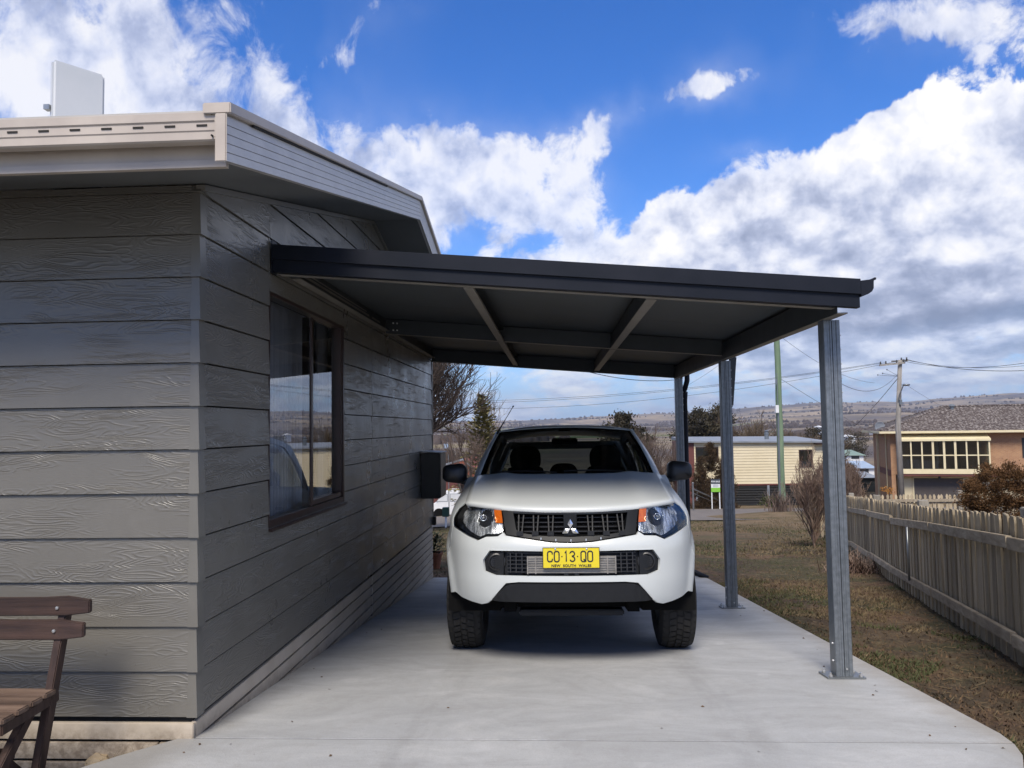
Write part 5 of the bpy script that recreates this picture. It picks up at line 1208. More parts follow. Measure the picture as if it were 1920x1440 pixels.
# twigs and straw strewn over the soil
q = MB(); r_ = random.Random(9)
for i in range(420):
    Y = 3.2+r_.random()**1.4*9; X = r_.uniform(2.1, fence_x(Y)-.1); a = r_.uniform(0, PI); l_ = r_.uniform(.02, .09)
    z = gz(X, Y)+bumpy(X, Y)+.008; q.bar((X-l_*math.cos(a)/2, Y-l_*math.sin(a)/2, z), (X+l_*math.cos(a)/2, Y+l_*math.sin(a)/2, z+r_.uniform(0, .012)), .003, .003)
tag(q.build('twig_litter', 'straw', fix=False), 'loose twigs and stalks strewn beside the slab', None, kind='stuff')
q = MB()
for i in range(90):
    X = r_.uniform(-3.0, -1.9); Y = r_.uniform(3.1, 3.62); s_ = r_.uniform(.004, .012); q.box(X-s_, X+s_, Y-s_, Y+s_*.7, gz(X, Y)-.30-.01, gz(X, Y)-.30+s_)
tag(q.build('gravel', 'litter', fix=False), 'crumbs of soil and chips under the bench', None, kind='stuff')

q = MB(); r_ = random.Random(19)
for i in range(46):
    Y = 3.1+r_.random()**1.6*5; X = r_.choice((r_.uniform(-1.6, 2.0), r_.uniform(1.7, 2.05), r_.uniform(-1.7, -1.3))); s_ = r_.uniform(.004, .013); a = r_.uniform(0, 6.3); z = slz(Y)+.002
    q.add([(X+s_*math.cos(a), Y+s_*math.sin(a), z+.001), (X+.5*s_*math.cos(a+1.6), Y+.5*s_*math.sin(a+1.6), z+s_*.5), (X-s_*math.cos(a), Y-s_*math.sin(a), z+.001), (X+.5*s_*math.cos(a-1.6), Y+.5*s_*math.sin(a-1.6), z)], [(0, 1, 2, 3)])
tag(q.build('leaf_litter', 'litter', fix=False), 'dry leaf scraps and soil crumbs blown onto the slab', None, kind='stuff')
# ------------------------------------------------------------------ fences
fd = Vector((.265, 1, 0)).normalized()
def fp(Y, off=0, z=0.): return Vector((fence_x(Y)+off, Y, z))
FN = thing('paling_fence', 'weathered paling fence running along the right side of the yard', 'fence', (fence_x(5.51), 5.51, gz(3.1, 5.51)))
ang = math.atan2(1, .265)
def gzf(Y): return gz(fence_x(Y), Y)
# fence height follows the photograph: taller downhill
def ftop(Y): return gzf(Y)+lerp_tab([(3, 1.0), (5.5, 1.02), (8, 1.03), (12.8, 1.10), (20, 1.12)], Y)
q = MB(); q.box(-.5, .5, -.5, .5, 0, 1); proto = None
r_ = random.Random(3); Y = 3.0; i = 0; R0 = Vector(FN['_o'])
def paling_mesh(k):
    q2 = MB(); c = [(-.5, 0), (.5, 0), (.5, .97+.03*(k == 1)), (.42, 1.0-.02*(k == 2)), (-.36, 1.0), (-.5, .96)]
    q2.prism(c, lambda a, b: (a, -.5, b), lambda a, b: (a, .5, b)); me = bpy.data.meshes.new('paling'); me.from_pydata(q2.v, [], q2.f); me.materials.append(M['paling']); return me
PM = [paling_mesh(k) for k in range(3)]
while Y < 20.1:
    wd = r_.uniform(.086, .104); z0 = gzf(Y)-.04; zt = ftop(Y)+r_.uniform(-.008, .008)
    o = bpy.data.objects.new('paling', PM[i % 3]); COL.objects.link(o); o.parent = FN
    p = fp(Y, .012*(i % 2)+r_.uniform(0, .006)); o.location = Vector((p.x, p.y, z0))-R0; o.rotation_euler = (r_.gauss(0, .004), r_.gauss(0, .005), ang); o.scale = (wd, .016, zt-z0)
    Y += (wd-.004+ (.012 if r_.random() < .12 else 0))*fd.y; i += 1
ys_ = [3.0, 5.5, 8.05, 10.45, 12.75, 15.4, 17.8, 20.1]
for a, b_ in zip(ys_, ys_[1:]):
    off = -.045
    for (h0, hh) in ((.835, .085), (.185, .082)):
        h1 = h0+r_.uniform(-.008, .008); h2 = h0+.02*(a > 9)+r_.uniform(-.01, .01)
        if h0 > .5: h1 += lerp_tab([(5, 0), (12, .03)], a)
        q2 = MB(); q2.bar(fp(a, off, gzf(a)+h1), fp(b_-.02, off, gzf(b_)+h2), .042, hh); q2.build('rail', 'rail', FN, bevel=.004)
for Y in (5.42, 9.0, 12.62, 16.2, 19.9):
    q2 = MB(); p = fp(Y, .085); z0 = gzf(Y)-.1; zt = ftop(Y)+.055
    mt_ = Matrix.Translation((p.x, p.y, 0)) @ Matrix.Rotation(ang-PI/2, 4, 'Z'); q2.box(-.05, .05, -.06, .06, z0, zt, mt_); q2.build('fence_post', 'post_wood', FN, bevel=.006)
p1_ = fp(9.02, -.10); q2 = MB(); q2.tube([(p1_.x, p1_.y, gzf(9)+.20), (p1_.x-.0, p1_.y, gzf(9)+.80)], .014, 8); q2.build('steel_stake', 'galv', FN, smooth=True)
# street fence of pickets behind
P0 = Vector((fence_x(20.2)-.2, 20.3, 0)); d2 = Vector((.967, -.10, 0)).normalized(); n2_ = Vector((-d2.y, d2.x, 0))
PF = thing('picket_fence', 'grey timber picket fence crossing behind the paling fence', 'fence', (P0.x, P0.y, gz(P0.x, P0.y)))
def picket_mesh():
    q2 = MB(); c = [(-.5, 0), (.5, 0), (.5, .88), (.30, .905), (.5, .93), (.38, .97), (0, 1.0), (-.38, .97), (-.5, .93), (-.30, .905), (-.5, .88)]
    q2.prism(c, lambda a, b: (a, -.5, b), lambda a, b: (a, .5, b)); me = bpy.data.meshes.new('picket'); me.from_pydata(q2.v, [], q2.f); me.materials.append(M['paling']); return me
pkm = picket_mesh(); R1 = Vector(PF['_o']); s_ = 0; i = 0; a2 = math.atan2(d2.y, d2.x)
def pk_top(s_): return 1.40-.0895*20.2+.012*math.sin(s_)
while s_ < 9.5:
    p = P0+d2*s_; z0 = gz(p.x, p.y)-.03; zt = 1.40-.0905*p.y-.006*s_ + r_.uniform(-.01, .01)
    o = bpy.data.objects.new('picket', pkm); COL.objects.link(o); o.parent = PF; o.location = Vector((p.x, p.y, z0))-R1; o.rotation_euler = (0, r_.gauss(0, .012), a2); o.scale = (.066, .018, zt-z0); s_ += .1; i += 1
for (h0) in (-.17, -.80):
    for k in range(4):
        a = P0+d2*(k*2.4)-n2_*.035; b_ = P0+d2*(k*2.4+2.38)-n2_*.035
        q2 = MB(); q2.bar((a.x, a.y, 1.40-.0905*a.y+h0), (b_.x, b_.y, 1.40-.0905*b_.y+h0), .04, .07); q2.build('rail', 'rail', PF)
for k in range(5):
    p = P0+d2*(k*2.4+.9)-n2_*.02; q2 = MB(); q2.box(-.055, .055, -.055, .055, gz(p.x, p.y)-.1, 1.40-.0905*p.y+.07, Matrix.Translation((p.x, p.y, 0))); q2.build('fence_post', 'post_wood', PF)

# ------------------------------------------------------------------ plants
def bare_tree(name, label, loc, h, spread, seed, mat='bark', tw='twig', levels=6, r0=.14, lean=(0, 0), cat='tree', group=None, up=.25, n0=3, nch=3, first=.22, minr=.006, gsplit=.62):
    r_ = random.Random(seed); T = thing(name, label, cat, loc, group); segs = [[], []]
    def grow(p, d, L, rad, lv):
        n = 3; q2 = p
        pts = [p]
        for k in range(n):
            d = (d+Vector((r_.gauss(0, .13), r_.gauss(0, .13), r_.gauss(0, .07)+up*.14))).normalized(); q2 = q2+d*(L/n); pts.append(q2)
        segs[0 if lv < 2 else 1].append((pts, rad, rad*.62))
        if lv >= levels: return
        for k in range(nch if lv else n0+1):
            t = r_.uniform(.35, 1.0) if k else 1.0; base = pts[min(n, max(1, int(t*n+.5)))]
            axis = Vector((r_.gauss(0, 1), r_.gauss(0, 1), r_.gauss(0, 1))).cross(d)
            if axis.length < .01: continue
            axis.normalize(); nd = (Matrix.Rotation(r_.uniform(.3, .85)*(spread if k else spread*.4), 3, axis) @ d)
            nd = (nd+Vector((0, 0, up))).normalized(); grow(base, nd, L*r_.uniform(gsplit, gsplit+.22), max(rad*r_.uniform(.45, .68), minr), lv+1)
    grow(Vector(loc)-Vector((0, 0, .2)), Vector((lean[0], lean[1], 1)).normalized(), h*first, r0, 0)
    for nm, sg, mt_, ns in (('trunk', segs[0], mat, 7), ('crown', segs[1], tw, 3)):
        v, f = [], []
        for pts, ra, rb in sg:
            o = len(v); k = len(pts); prev = None
            for i, p in enumerate(pts):
                d = (pts[min(i+1, k-1)]-pts[max(i-1, 0)]).normalized(); x = d.cross(Vector((.3, .2, 1))); x.normalize(); y = d.cross(x); rr2 = ra+(rb-ra)*i/(k-1)
                for j in range(ns): a = 2*PI*j/ns; v.append(p+(x*math.cos(a)+y*math.sin(a))*rr2-Vector(loc))
            f += [(o+i*ns+j, o+i*ns+(j+1) % ns, o+(i+1)*ns+(j+1) % ns, o+(i+1)*ns+j) for i in range(k-1) for j in range(ns)]
        if f: fast_mesh(nm, v, f, mt_, T)
    return T
def leaf_points(n, fn, r_): 
    out = []
    while len(out) < n:
        p = fn(r_)
        if p is not None: out.append(p)
    return out
def leafy(name, label, loc, n, shape, size, mat, seed, cat='tree', trunk=(.12, .8), group=None, clumps=40, csize=.25, elong=1.6, droop=0., tm='bark', kindc=None):
    """crown of leaf faces gathered in clumps; shape(r) gives a clump centre and its outward direction"""
    r_ = random.Random(seed); T = thing(name, label, cat, loc, group); v, f = [], []
    cs = [shape(r_) for _ in range(clumps)]
    for i in range(n):
        c, od = cs[int(r_.random()*len(cs))]
        p = Vector(c)+Vector((r_.gauss(0, 1), r_.gauss(0, 1), r_.gauss(0, .75)))*csize*r_.uniform(.5, 1.2)
        d = (Vector(od)*1.2+Vector((r_.gauss(0, .6), r_.gauss(0, .6), r_.gauss(0, .6)-droop))).normalized(); s_ = d.cross(Vector((r_.gauss(0, 1), r_.gauss(0, 1), r_.gauss(0, 1))))
        if s_.length < .01: continue
        s_.normalize(); L = size*r_.uniform(.6, 1.3); w_ = L/elong/2; o = len(v)
        v += [p-d*L/2, p+s_*w_, p+d*L/2, p-s_*w_]; f.append((o, o+1, o+2, o+3))
    fast_mesh('crown', v, f, mat, T)
    if trunk:
        q2 = MB(); L0 = Vector(loc); q2.tube([L0-Vector((0, 0, .2)), L0+Vector((.02, 0, trunk[1]*.5)), L0+Vector((0, .02, trunk[1]))], [trunk[0], trunk[0]*.75, trunk[0]*.4], 8)
        for k in range(4):
            c, od = cs[k]; q2.tube([L0+Vector((0, 0, trunk[1]*.6)), L0+Vector(c)*.6], [trunk[0]*.4, trunk[0]*.12], 5)
        q2.build('trunk', tm, T, smooth=True)
    return T
def blob(rx, ry, rz, z0, pw=.33):
    def fn(r_):
        a = r_.uniform(0, 2*PI); c = r_.uniform(-1, 1); s_ = math.sqrt(1-c*c); k = r_.random()**pw
        d = Vector((s_*math.cos(a), s_*math.sin(a), c)); return (rx*d.x*k, ry*d.y*k, z0+rz*c*k), d
    return fn
def cone_shape(R, h, z0, up=.1, pw=.5, ex=1.0):
    def fn(r_):
        t = r_.random()**1.25; a = r_.uniform(0, 2*PI); k = r_.random()**pw; rr2 = R*(1-t)**ex*k*(1+.22*math.sin(a*5+t*21)); return (rr2*math.cos(a), rr2*math.sin(a), z0+h*t), Vector((math.cos(a), math.sin(a), up))
    return fn
def ground_at(x, y_unused, Y):
    p = at(x, 800, Y); return Vector((p.x, Y, gz(p.x, Y)+ (bumpy(p.x, Y) if Y < 76 else 0)))
# left side
bare_tree('bare_tree', 'big leafless tree reaching out behind the far corner of the house', ground_at(782, 0, 27), 9.4, 1.0, 11, levels=6, r0=.20, n0=7, nch=4, up=.17, first=.27, minr=.0065, tw='twig_dark')
bare_tree('bare_tree', 'slender leafless tree standing between the big bare tree and the spruce', ground_at(868, 0, 36), 6.3, .75, 15, levels=6, r0=.12, n0=3, nch=3, up=.22, first=.26, minr=.007)
bare_tree('bare_tree', 'faint leafless tree directly behind the spruce top', ground_at(902, 0, 47), 8.0, .7, 21, levels=6, r0=.12, n0=3, nch=3, up=.25, first=.27, minr=.008)
for i, (x, Y, h) in enumerate(((822, 66, 6.2), (846, 70, 6.0), (812, 76, 7.5), (880, 68, 6.0))):
    bare_tree('bare_shrub', ['tangled brown shrub nearest the wall corner', 'tangled brown shrub left of the spruce', 'tall tangled shrub above the red roof', 'low twiggy shrub at the foot of the spruce'][i], ground_at(x, 0, Y), h, 1.25, 30+i, levels=5, r0=.09, n0=9, nch=4, up=.2, first=.30, minr=.014, cat='shrub', tw='twig_dark', gsplit=.6)
# spruce: whorls of boughs
def spruce(label, loc, H_, R_, seed, whorls=26):
    r_ = random.Random(seed); T = thing('spruce_tree', label, 'tree', loc); q2 = MB(); L0 = Vector(loc)
    q2.tube([L0-Vector((0, 0, .2)), L0+Vector((0, 0, H_*.5)), L0+Vector((0, 0, H_))], [.11, .06, .01], 8); v, f = [], []
    for k in range(whorls):
        t = (k+.3)/whorls; z = .35+(H_-.35)*t; R = R_*(1-t)**.85+.06
        for b in range(6 if t < .85 else 4):
            a = b*2*PI/6+k*1.1+r_.gauss(0, .2); Rb = R*r_.uniform(.7, 1.15); rise = lerp_tab([(0, .05), (.5, .30), (1, 1.1)], t)
            tip = Vector((Rb*math.cos(a), Rb*math.sin(a), z+Rb*rise)); q2.tube([L0+Vector((0, 0, z)), L0+tip], [.018*(1-t)+.006, .004], 4, caps=False)
            m_ = int(26*Rb/R_)+12
            for j in range(m_):
                s_ = .12+.9*j/m_; p = Vector((0, 0, z)).lerp(tip, s_)+Vector((r_.gauss(0, .05), r_.gauss(0, .05), r_.gauss(0, .035)-.02)); side = Vector((-math.sin(a), math.cos(a), 0))*r_.choice((-1, 1))
                d = (Vector((math.cos(a), math.sin(a), rise))*.8+side*r_.uniform(.3, 1)+Vector((0, 0, r_.uniform(-.4, .25)))).normalized(); L = .24*(1.1-s_*.3)*r_.uniform(.7, 1.3)
                w_ = d.cross(Vector((r_.gauss(0, .4), r_.gauss(0, .4), 1))).normalized()*L*.30; o = len(v); v += [p, p+d*L*.5+w_, p+d*L, p+d*L*.5-w_]; f.append((o, o+1, o+2, o+3))
    fast_mesh('crown', v, f, 'spruce', T); q2.build('trunk', 'bark', T, smooth=True)
g_ = ground_at(905, 0, 40); spruce('young spruce tree with upturned branches behind the ute aerial', g_, at(905, 742, 40).z-g_.z, 1.75, 5)
# right side
def top_h(x, y, Y): g_ = ground_at(x, 0, Y); return g_, at(x, y, Y).z-g_.z
def big_tree(x, ytop, Y, rw, seed, label, mat='dark_leaf', n=16000, sz=.22):
    g_, h = top_h(x, ytop, Y); leafy('evergreen_tree', label, g_, n, blob(rw, rw*.8, h*.42, h*.56, .45), sz, mat, seed, clumps=60, csize=rw*.16, trunk=(.25, h*.5), elong=1.5)
big_tree(1168, 771, 62, 1.75, 51, 'dark rounded evergreen just beyond the ute roof')
big_tree(1206, 800, 66, 1.1, 52, 'lower dark evergreen right of the rounded one', n=9000)
big_tree(1310, 748, 80, 2.6, 53, 'tall dark open crowned evergreen behind the rear post', n=15000)
big_tree(1347, 762, 84, 2.2, 54, 'dark evergreen left of the middle post', n=12000)
bare_tree('bare_tree', 'leafless spreading tree seen between ute roof and rear post', ground_at(1243, 0, 56), 7.6, .95, 61, levels=6, r0=.13, n0=4, nch=3, up=.16, first=.25, minr=.009)
for i, (x, Y, h, lb) in enumerate(((1222, 64, 4.5, 'brown twiggy shrub below the leafless spreading tree'), (1262, 66, 4.8, 'brown twiggy shrub against the rear post'))):
    bare_tree('bare_shrub', lb, ground_at(x, 0, Y), h, 1.3, 70+i, levels=5, r0=.06, n0=7, nch=4, up=.15, first=.3, minr=.012, cat='shrub', tw='twig')
r_ = random.Random(12)
names = ['left', 'next', 'third', 'fourth']
M['woods'] = pm('bare_wood_haze', (.095, .070, .052), (.15, .12, .085), .25, 1., coord='world', spec=0)
WL = ['leafless brown tree just left of the middle post above the cream roof', 'leafless brown tree directly behind the middle post', 'leafless brown tree just right of the middle post', 'second leafless brown tree right of the middle post',
      'leafless brown tree left of the roof flue', 'leafless brown tree rising straight above the roof flue', 'leafless brown tree right of the roof flue', 'leafless brown tree left of the green pole', 'leafless brown tree behind the green pole',
      'leafless brown tree right of the green pole', 'second leafless brown tree right of the green pole', 'leafless brown tree above the right window of the cream house', 'last low leafless tree before the near post']
for i in range(13):
    x = 1330+i*17+r_.uniform(-4, 4); Y = 82+r_.uniform(0, 16); ytop = lerp_tab([(1320, 765), (1360, 775), (1420, 790), (1470, 796), (1500, 806), (1540, 812)], x)+r_.uniform(-5, 7); g_, h = top_h(x, ytop, Y)
    bare_tree('bare_tree', WL[i], g_, h*1.25, 1.0, 90+i, levels=5, r0=.12, n0=6, nch=4, up=.22, first=.26, minr=.02, tw='woods', group='leafless trees behind the cream house')
big_tree(1522, 795, 110, 2.0, 55, 'small dark conifer beyond the right end of the cream house', n=5000)
big_tree(1585, 815, 120, 2.6, 56, 'dark evergreen between the near post and the brick house', n=3000)
big_tree(1608, 800, 150, 3.0, 57, 'distant dark evergreen left of the timber power pole', n=2500)
# bronze conifers before the cream house
def bronze(x, ytop, Y, R, seed, label, n=15000, ybase=None):
    g_, h = top_h(x, ytop, Y); leafy('conifer_shrub', label, g_, n, cone_shape(R, h*.98, .05, up=1.3, pw=.7, ex=.62), .10, 'brown_leaf', seed, cat='shrub', clumps=200, csize=.12, elong=2.6, trunk=(.06, h*.4))
bronze(1312, 858, 52, .95, 81, 'low bronze conifer left of the sale sign'); bronze(1331, 828, 53, 1.1, 82, 'tall pointed bronze conifer behind the sale sign'); bronze(1356, 860, 52.5, .9, 83, 'bronze conifer peeping out behind the middle post')
bronze(1556, 843, 44, .75, 84, 'dark bronze conifer hidden mostly behind the near post'); bronze(1590, 872, 42, .95, 85, 'bronze conifer standing behind the picket fence')
bronze(1572, 856, 43, .8, 86, 'pointed bronze conifer beside the near post')
bronze(1548, 860, 45, .5, 87, 'narrow bronze conifer at the right end of the cream house')
M['petals'] = pm('orange_petals', (.34, .13, .02), (.42, .20, .03), 9, .8)
# rusty rounded conifer behind the near fence
g_ = ground_at(1872, 0, 16.2); hh = at(1860, 862, 16.2).z-g_.z
leafy('rusty_conifer', 'rounded rusty brown conifer rising behind the paling fence', g_, 52000, blob(.74, .68, hh*.48, hh*.47, .30), .036, 'rust_leaf', 88, cat='shrub', clumps=210, csize=.075, elong=1.8, trunk=(.06, hh*.4))
# twiggy shrub by the bend of the fence
bare_tree('bare_shrub', 'reddish many stemmed twiggy shrub between the middle and near posts', ground_at(1520, 0, 17.2), 2.3, .78, 101, levels=5, r0=.026, n0=34, nch=3, up=.36, first=.36, minr=.0045, cat='shrub', tw='twig_red', mat='twig_red', gsplit=.55)
bare_tree('bare_shrub', 'purple brown shrub leaning against the far end of the paling fence', ground_at(1566, 0, 18.4), 2.3, .8, 102, levels=5, r0=.024, n0=22, nch=3, up=.36, first=.34, minr=.0045, cat='shrub', tw='twig_red', mat='twig_red', gsplit=.58)
leafy('flowering_plant', 'small plant with orange blooms on top of the picket fence line', ground_at(1658, 0, 23), 160, blob(.22, .15, .10, at(1658, 918, 23).z-ground_at(1658, 0, 23).z, .6), .045, 'petals', 89, cat='plant', clumps=30, csize=.05, trunk=(.01, 1.0))
leafy('green_bush', 'low green bush in front of the dark undercroft', ground_at(1442, 0, 55), 900, blob(.8, .5, .4, .35, .5), .12, 'green', 90, cat='shrub', clumps=40, csize=.12, trunk=None)
# pot plant by the far corner
M['terracotta'] = pm('terracotta', (.24, .085, .045), (.30, .12, .065), 8, .8)
pp = Vector((at(815, 1050, 12.9).x, 12.9, gz(-1.9, 12.9))); PO = thing('pot_plant', 'terracotta pot with a leggy plant behind the far house corner', 'pot plant', pp)
q = MB(); q.lathe([(0, 0), (.085, 0), (.125, .24), (.14, .24), (.14, .28), (.12, .28), (.11, .22), (0, .22)], pp, 'z', 20); q.build('pot', 'terracotta', PO, smooth=False)
r_ = random.Random(6); v, f = [], []
for i in range(260):
    a = r_.uniform(0, 2*PI); t = r_.random(); p = Vector((.22*t*math.cos(a), .22*t*math.sin(a), .26+.32*r_.random())); d = Vector((math.cos(a), math.sin(a), r_.uniform(-.2, 1))).normalized()*.05; s_ = d.cross(Vector((0, 0, 1))).normalized()*.018; o = len(v); v += [p-d, p+s_, p+d, p-s_]; f.append((o, o+1, o+2, o+3))
fast_mesh('leaves', v, f, 'green', PO)
# ------------------------------------------------------------------ buildings down the slope
M['cream_board'] = pm('cream_weatherboard', (.56, .48, .31), (.62, .54, .37), .8, .6, coord='world')
M['cream_trim'] = pm('cream_trim', (.62, .54, .34), (.68, .60, .40), 2, .5, coord='world')
M['iron_grey'] = pm('blue_grey_roof_iron', (.17, .19, .22), (.23, .25, .28), 2, .5, coord='world')
M['maroon'] = pm('maroon_cladding', (.10, .03, .025), (.13, .04, .032), 2, .6, coord='world')
M['slats_dark'] = pm('black_slats', (.012, .012, .012), (.02, .02, .02), 3, .8)
M['white'] = pm('white_paint', (.60, .61, .62), (.68, .69, .70), 3, .45)
M['curtain_blue'] = pm('pale_curtain', (.42, .50, .52), (.50, .58, .60), 8, .8)
def brick():
    mt, nt, b = newmat('orange_brick'); tcx = nt.n('ShaderNodeTexCoord').outputs['Object']; s = nt.n('ShaderNodeSeparateXYZ', {0: tcx})
    vec = nt.n('ShaderNodeCombineXYZ', {0: nt.m('ADD', s.outputs[0], s.outputs[1]), 1: s.outputs[2], 2: 0.}).outputs[0]
    bt = nt.n('ShaderNodeTexBrick', {'Vector': vec, 'Color1': (.36, .19, .095, 1), 'Color2': (.29, .145, .075, 1), 'Mortar': (.33, .25, .18, 1), 'Scale': 1., 'Mortar Size': .008, 'Brick Width': .24, 'Row Height': .086})
    n = nt.noise(tcx, 1.3, 5, .6); col = nt.mixc(nt.mr(n, .4, .7, 0., .5), bt.outputs[0], (.44, .27, .15, 1)); setb(nt, b, Base_Color=col, Roughness=.9); return mt
M['brick'] = brick()
M['roof_tile'] = pm('lichen_roof_tile', (.060, .045, .042), (.26, .235, .22), 6.0, .9, coord='obj', lo=.47, hi=.66, detail=8)
M['garage'] = pm('dark_roller_door', (.055, .045, .042), (.07, .06, .055), 3, .6)
# cream house on stumps
YB_ = 60.; a = at(1303, 900, YB_); b_ = at(1548, 900, YB_)
zt = at(1430, 828, YB_).z; zb = at(1430, 907, YB_).z; zg = at(1430, 955, YB_).z
CH = thing('cream_house', 'low cream weatherboard house on dark stumps beyond the street', 'house', (a.x, YB_, zg))
nbd = 15; bh = (zt-zb)/nbd
wins = [(at(1304, 850, YB_).x, at(1347, 850, YB_).x, at(1325, 868, YB_).z, at(1325, 838, YB_).z), (at(1498, 860, YB_).x, at(1523, 860, YB_).x, at(1510, 875.5, YB_).z, at(1510, 843.5, YB_).z)]
wins[0] = (wins[0][0], wins[0][1], at(1325, 866, YB_).z, wins[0][3])
for k in range(nbd):
    q = MB(); z0 = zb+k*bh; segs = [(a.x, b_.x)]
    for (x0, x1, w0, w1) in wins:
        if z0+bh > w0+.02 and z0 < w1-.02: segs = [s2 for (p, r2) in segs for s2 in (((p, x0), (x1, r2)) if p < x0+.01 and r2 > x1 else (((x1, r2),) if x0 <= p < x1 else ((p, r2),))) if s2[1]-s2[0] > .05]
    for (p, r2) in segs: q.add([(p, YB_-.03, z0), (r2, YB_-.03, z0), (r2, YB_-.005, z0+bh-.012), (p, YB_-.005, z0+bh-.012), (p, YB_+.03, z0), (r2, YB_+.03, z0), (r2, YB_+.03, z0+bh), (p, YB_+.03, z0+bh)], [(0, 1, 2, 3), (0, 4, 5, 1), (3, 2, 6, 7), (1, 5, 6, 2), (0, 3, 7, 4)])
    if q.v: q.build('weatherboard', 'cream_board', CH)
q = MB(); q.box(a.x, b_.x, YB_+.04, YB_+7.5, zb, zt); q.build('wall', 'cream_board', CH)
q = MB(); q.add([(a.x-.5, YB_-.3, zt+.12), (b_.x+.3, YB_-.3, zt-.02), (b_.x+.3, YB_+8, zt+.25), (a.x-.5, YB_+8, zt+.35), (a.x-.5, YB_-.3, zt+.0), (b_.x+.3, YB_-.3, zt-.14), (b_.x+.3, YB_+8, zt+.0), (a.x-.5, YB_+8, zt+.1)], [(0, 1, 2, 3), (7, 6, 5, 4), (0, 4, 5, 1), (1, 5, 6, 2), (2, 6, 7, 3), (3, 7, 4, 0)]); q.build('roof', 'iron_grey', CH)
q = MB(); q.box(a.x, b_.x, YB_-.02, YB_+.06, zb-.12, zb); q.build('bearer', 'maroon', CH)
for k in range(9):
    q = MB(); z = zb-.22-k*.19; q.box(a.x, b_.x, YB_+.04, YB_+.07, z-.07, z+.07); q.build('undercroft_slat', 'slats_dark', CH)
q = MB(); q.box(a.x, b_.x, YB_+.3, YB_+7, zg-2, zb-.1); q.build('undercroft', 'dark_void', CH)
for x in (a.x+.1, (a.x+b_.x)/2+.6, b_.x-.1): q = MB(); q.box(x-.08, x+.08, YB_-.06, YB_+.03, zg-1, zb-.12); q.build('stump', 'iron_grey', CH)
q = MB(); q.box(a.x-.6, a.x, YB_, YB_+7, zg, zt-.02); q.build('end_wall', 'maroon', CH)
for (x0, x1, z0, z1) in wins:
    q = MB()
    for (p, r2, s2, t2) in ((x0, x0+.07, z0, z1), (x1-.07, x1, z0, z1), (x0, x1, z0, z0+.07), (x0, x1, z1-.07, z1)): q.box(p, r2, YB_-.06-.002*(r2-p > .1), YB_+.02, s2, t2)
    w_ = q.build('window', 'brown_frame', CH); q = MB(); q.box(x0+.07, x1-.07, YB_-.01, YB_, z0+.07, z1-.07); q.build('pane', 'house_glass', w_)
    q = MB(); q.box(x0+.07, x0+.07+(x1-x0)*.3, YB_+.01, YB_+.03, z0+.07, z1-.07); q.box(x1-.07-(x1-x0)*.28, x1-.07, YB_+.01, YB_+.03, z0+.07, z1-.07); q.build('curtain', 'curtain_blue' if x1-x0 > 1.3 else 'lining', w_)
p = at(1437, 806, YB_+3); q = MB(); q.lathe([(.0, 0), (.17, 0), (.17, .62), (.20, .62), (.20, .70), (.15, .72), (.15, .86), (.23, .87), (.0, .95)], (p.x, YB_+3, p.z-.95), 'z', 12); q.build('flue', 'galv_dark', CH)
p = at(1540, 832, YB_-.2); q = MB(); q.box(at(1528, 832, YB_-.3).x, at(1546, 832, YB_-.3).x, YB_-.5, YB_-.05, p.z-.05, p.z+.05); q.build('awning_rail', 'brown_frame', CH)
# brick house, turned a little, its local x runs along the front
BY = 62.; c0 = at(1672, 900, BY); thb = -math.radians(14.8)
zE = at(1672, 812, BY).z; zG = gz(c0.x, BY)-.4
BH = thing('brick_house', 'two storey brick house with tiled hip roof and cream sunroom', 'house', (c0.x, BY, zG), rot=(0, 0, thb)); EH = zE-zG
def bz(y): return at(1750, y, BY).z-zG
def bu(x):    # distance along the front at picture column x
    v = ray(x, 850); dx_, dy_ = math.cos(thb), math.sin(thb); k = v.x/v.y; return (k*BY-c0.x)/(dx_-k*dy_)
LEN = 18.; DEP = 9.5
def bb(nm, mat, x0, x1, y0, y1, z0, z1, par=BH, **k): q = MB(); q.box(x0, x1, y0, y1, z0, z1); return q.build(nm, mat, par, **k)
zF = bz(889)
bb('upper_wall', 'brick', 0, LEN, 0, DEP, zF, EH-.05); bb('lower_wall', 'brick', 0, bu(1678), 0, DEP, -1, zF-.01); bb('lower_wall', 'cream_board', bu(1681), LEN, .05, DEP-.1, -1, zF-.01)
bb('eave', 'cream_trim', -.75, LEN+.7, -.75, DEP+.7, EH-.06, EH+.0); bb('gutter', 'cream_trim', -.85, LEN+.8, -.87, -.75, EH-.02, EH+.14); bb('gutter', 'cream_trim', -.87, -.75, -.749, DEP+.7, EH-.02, EH+.14)
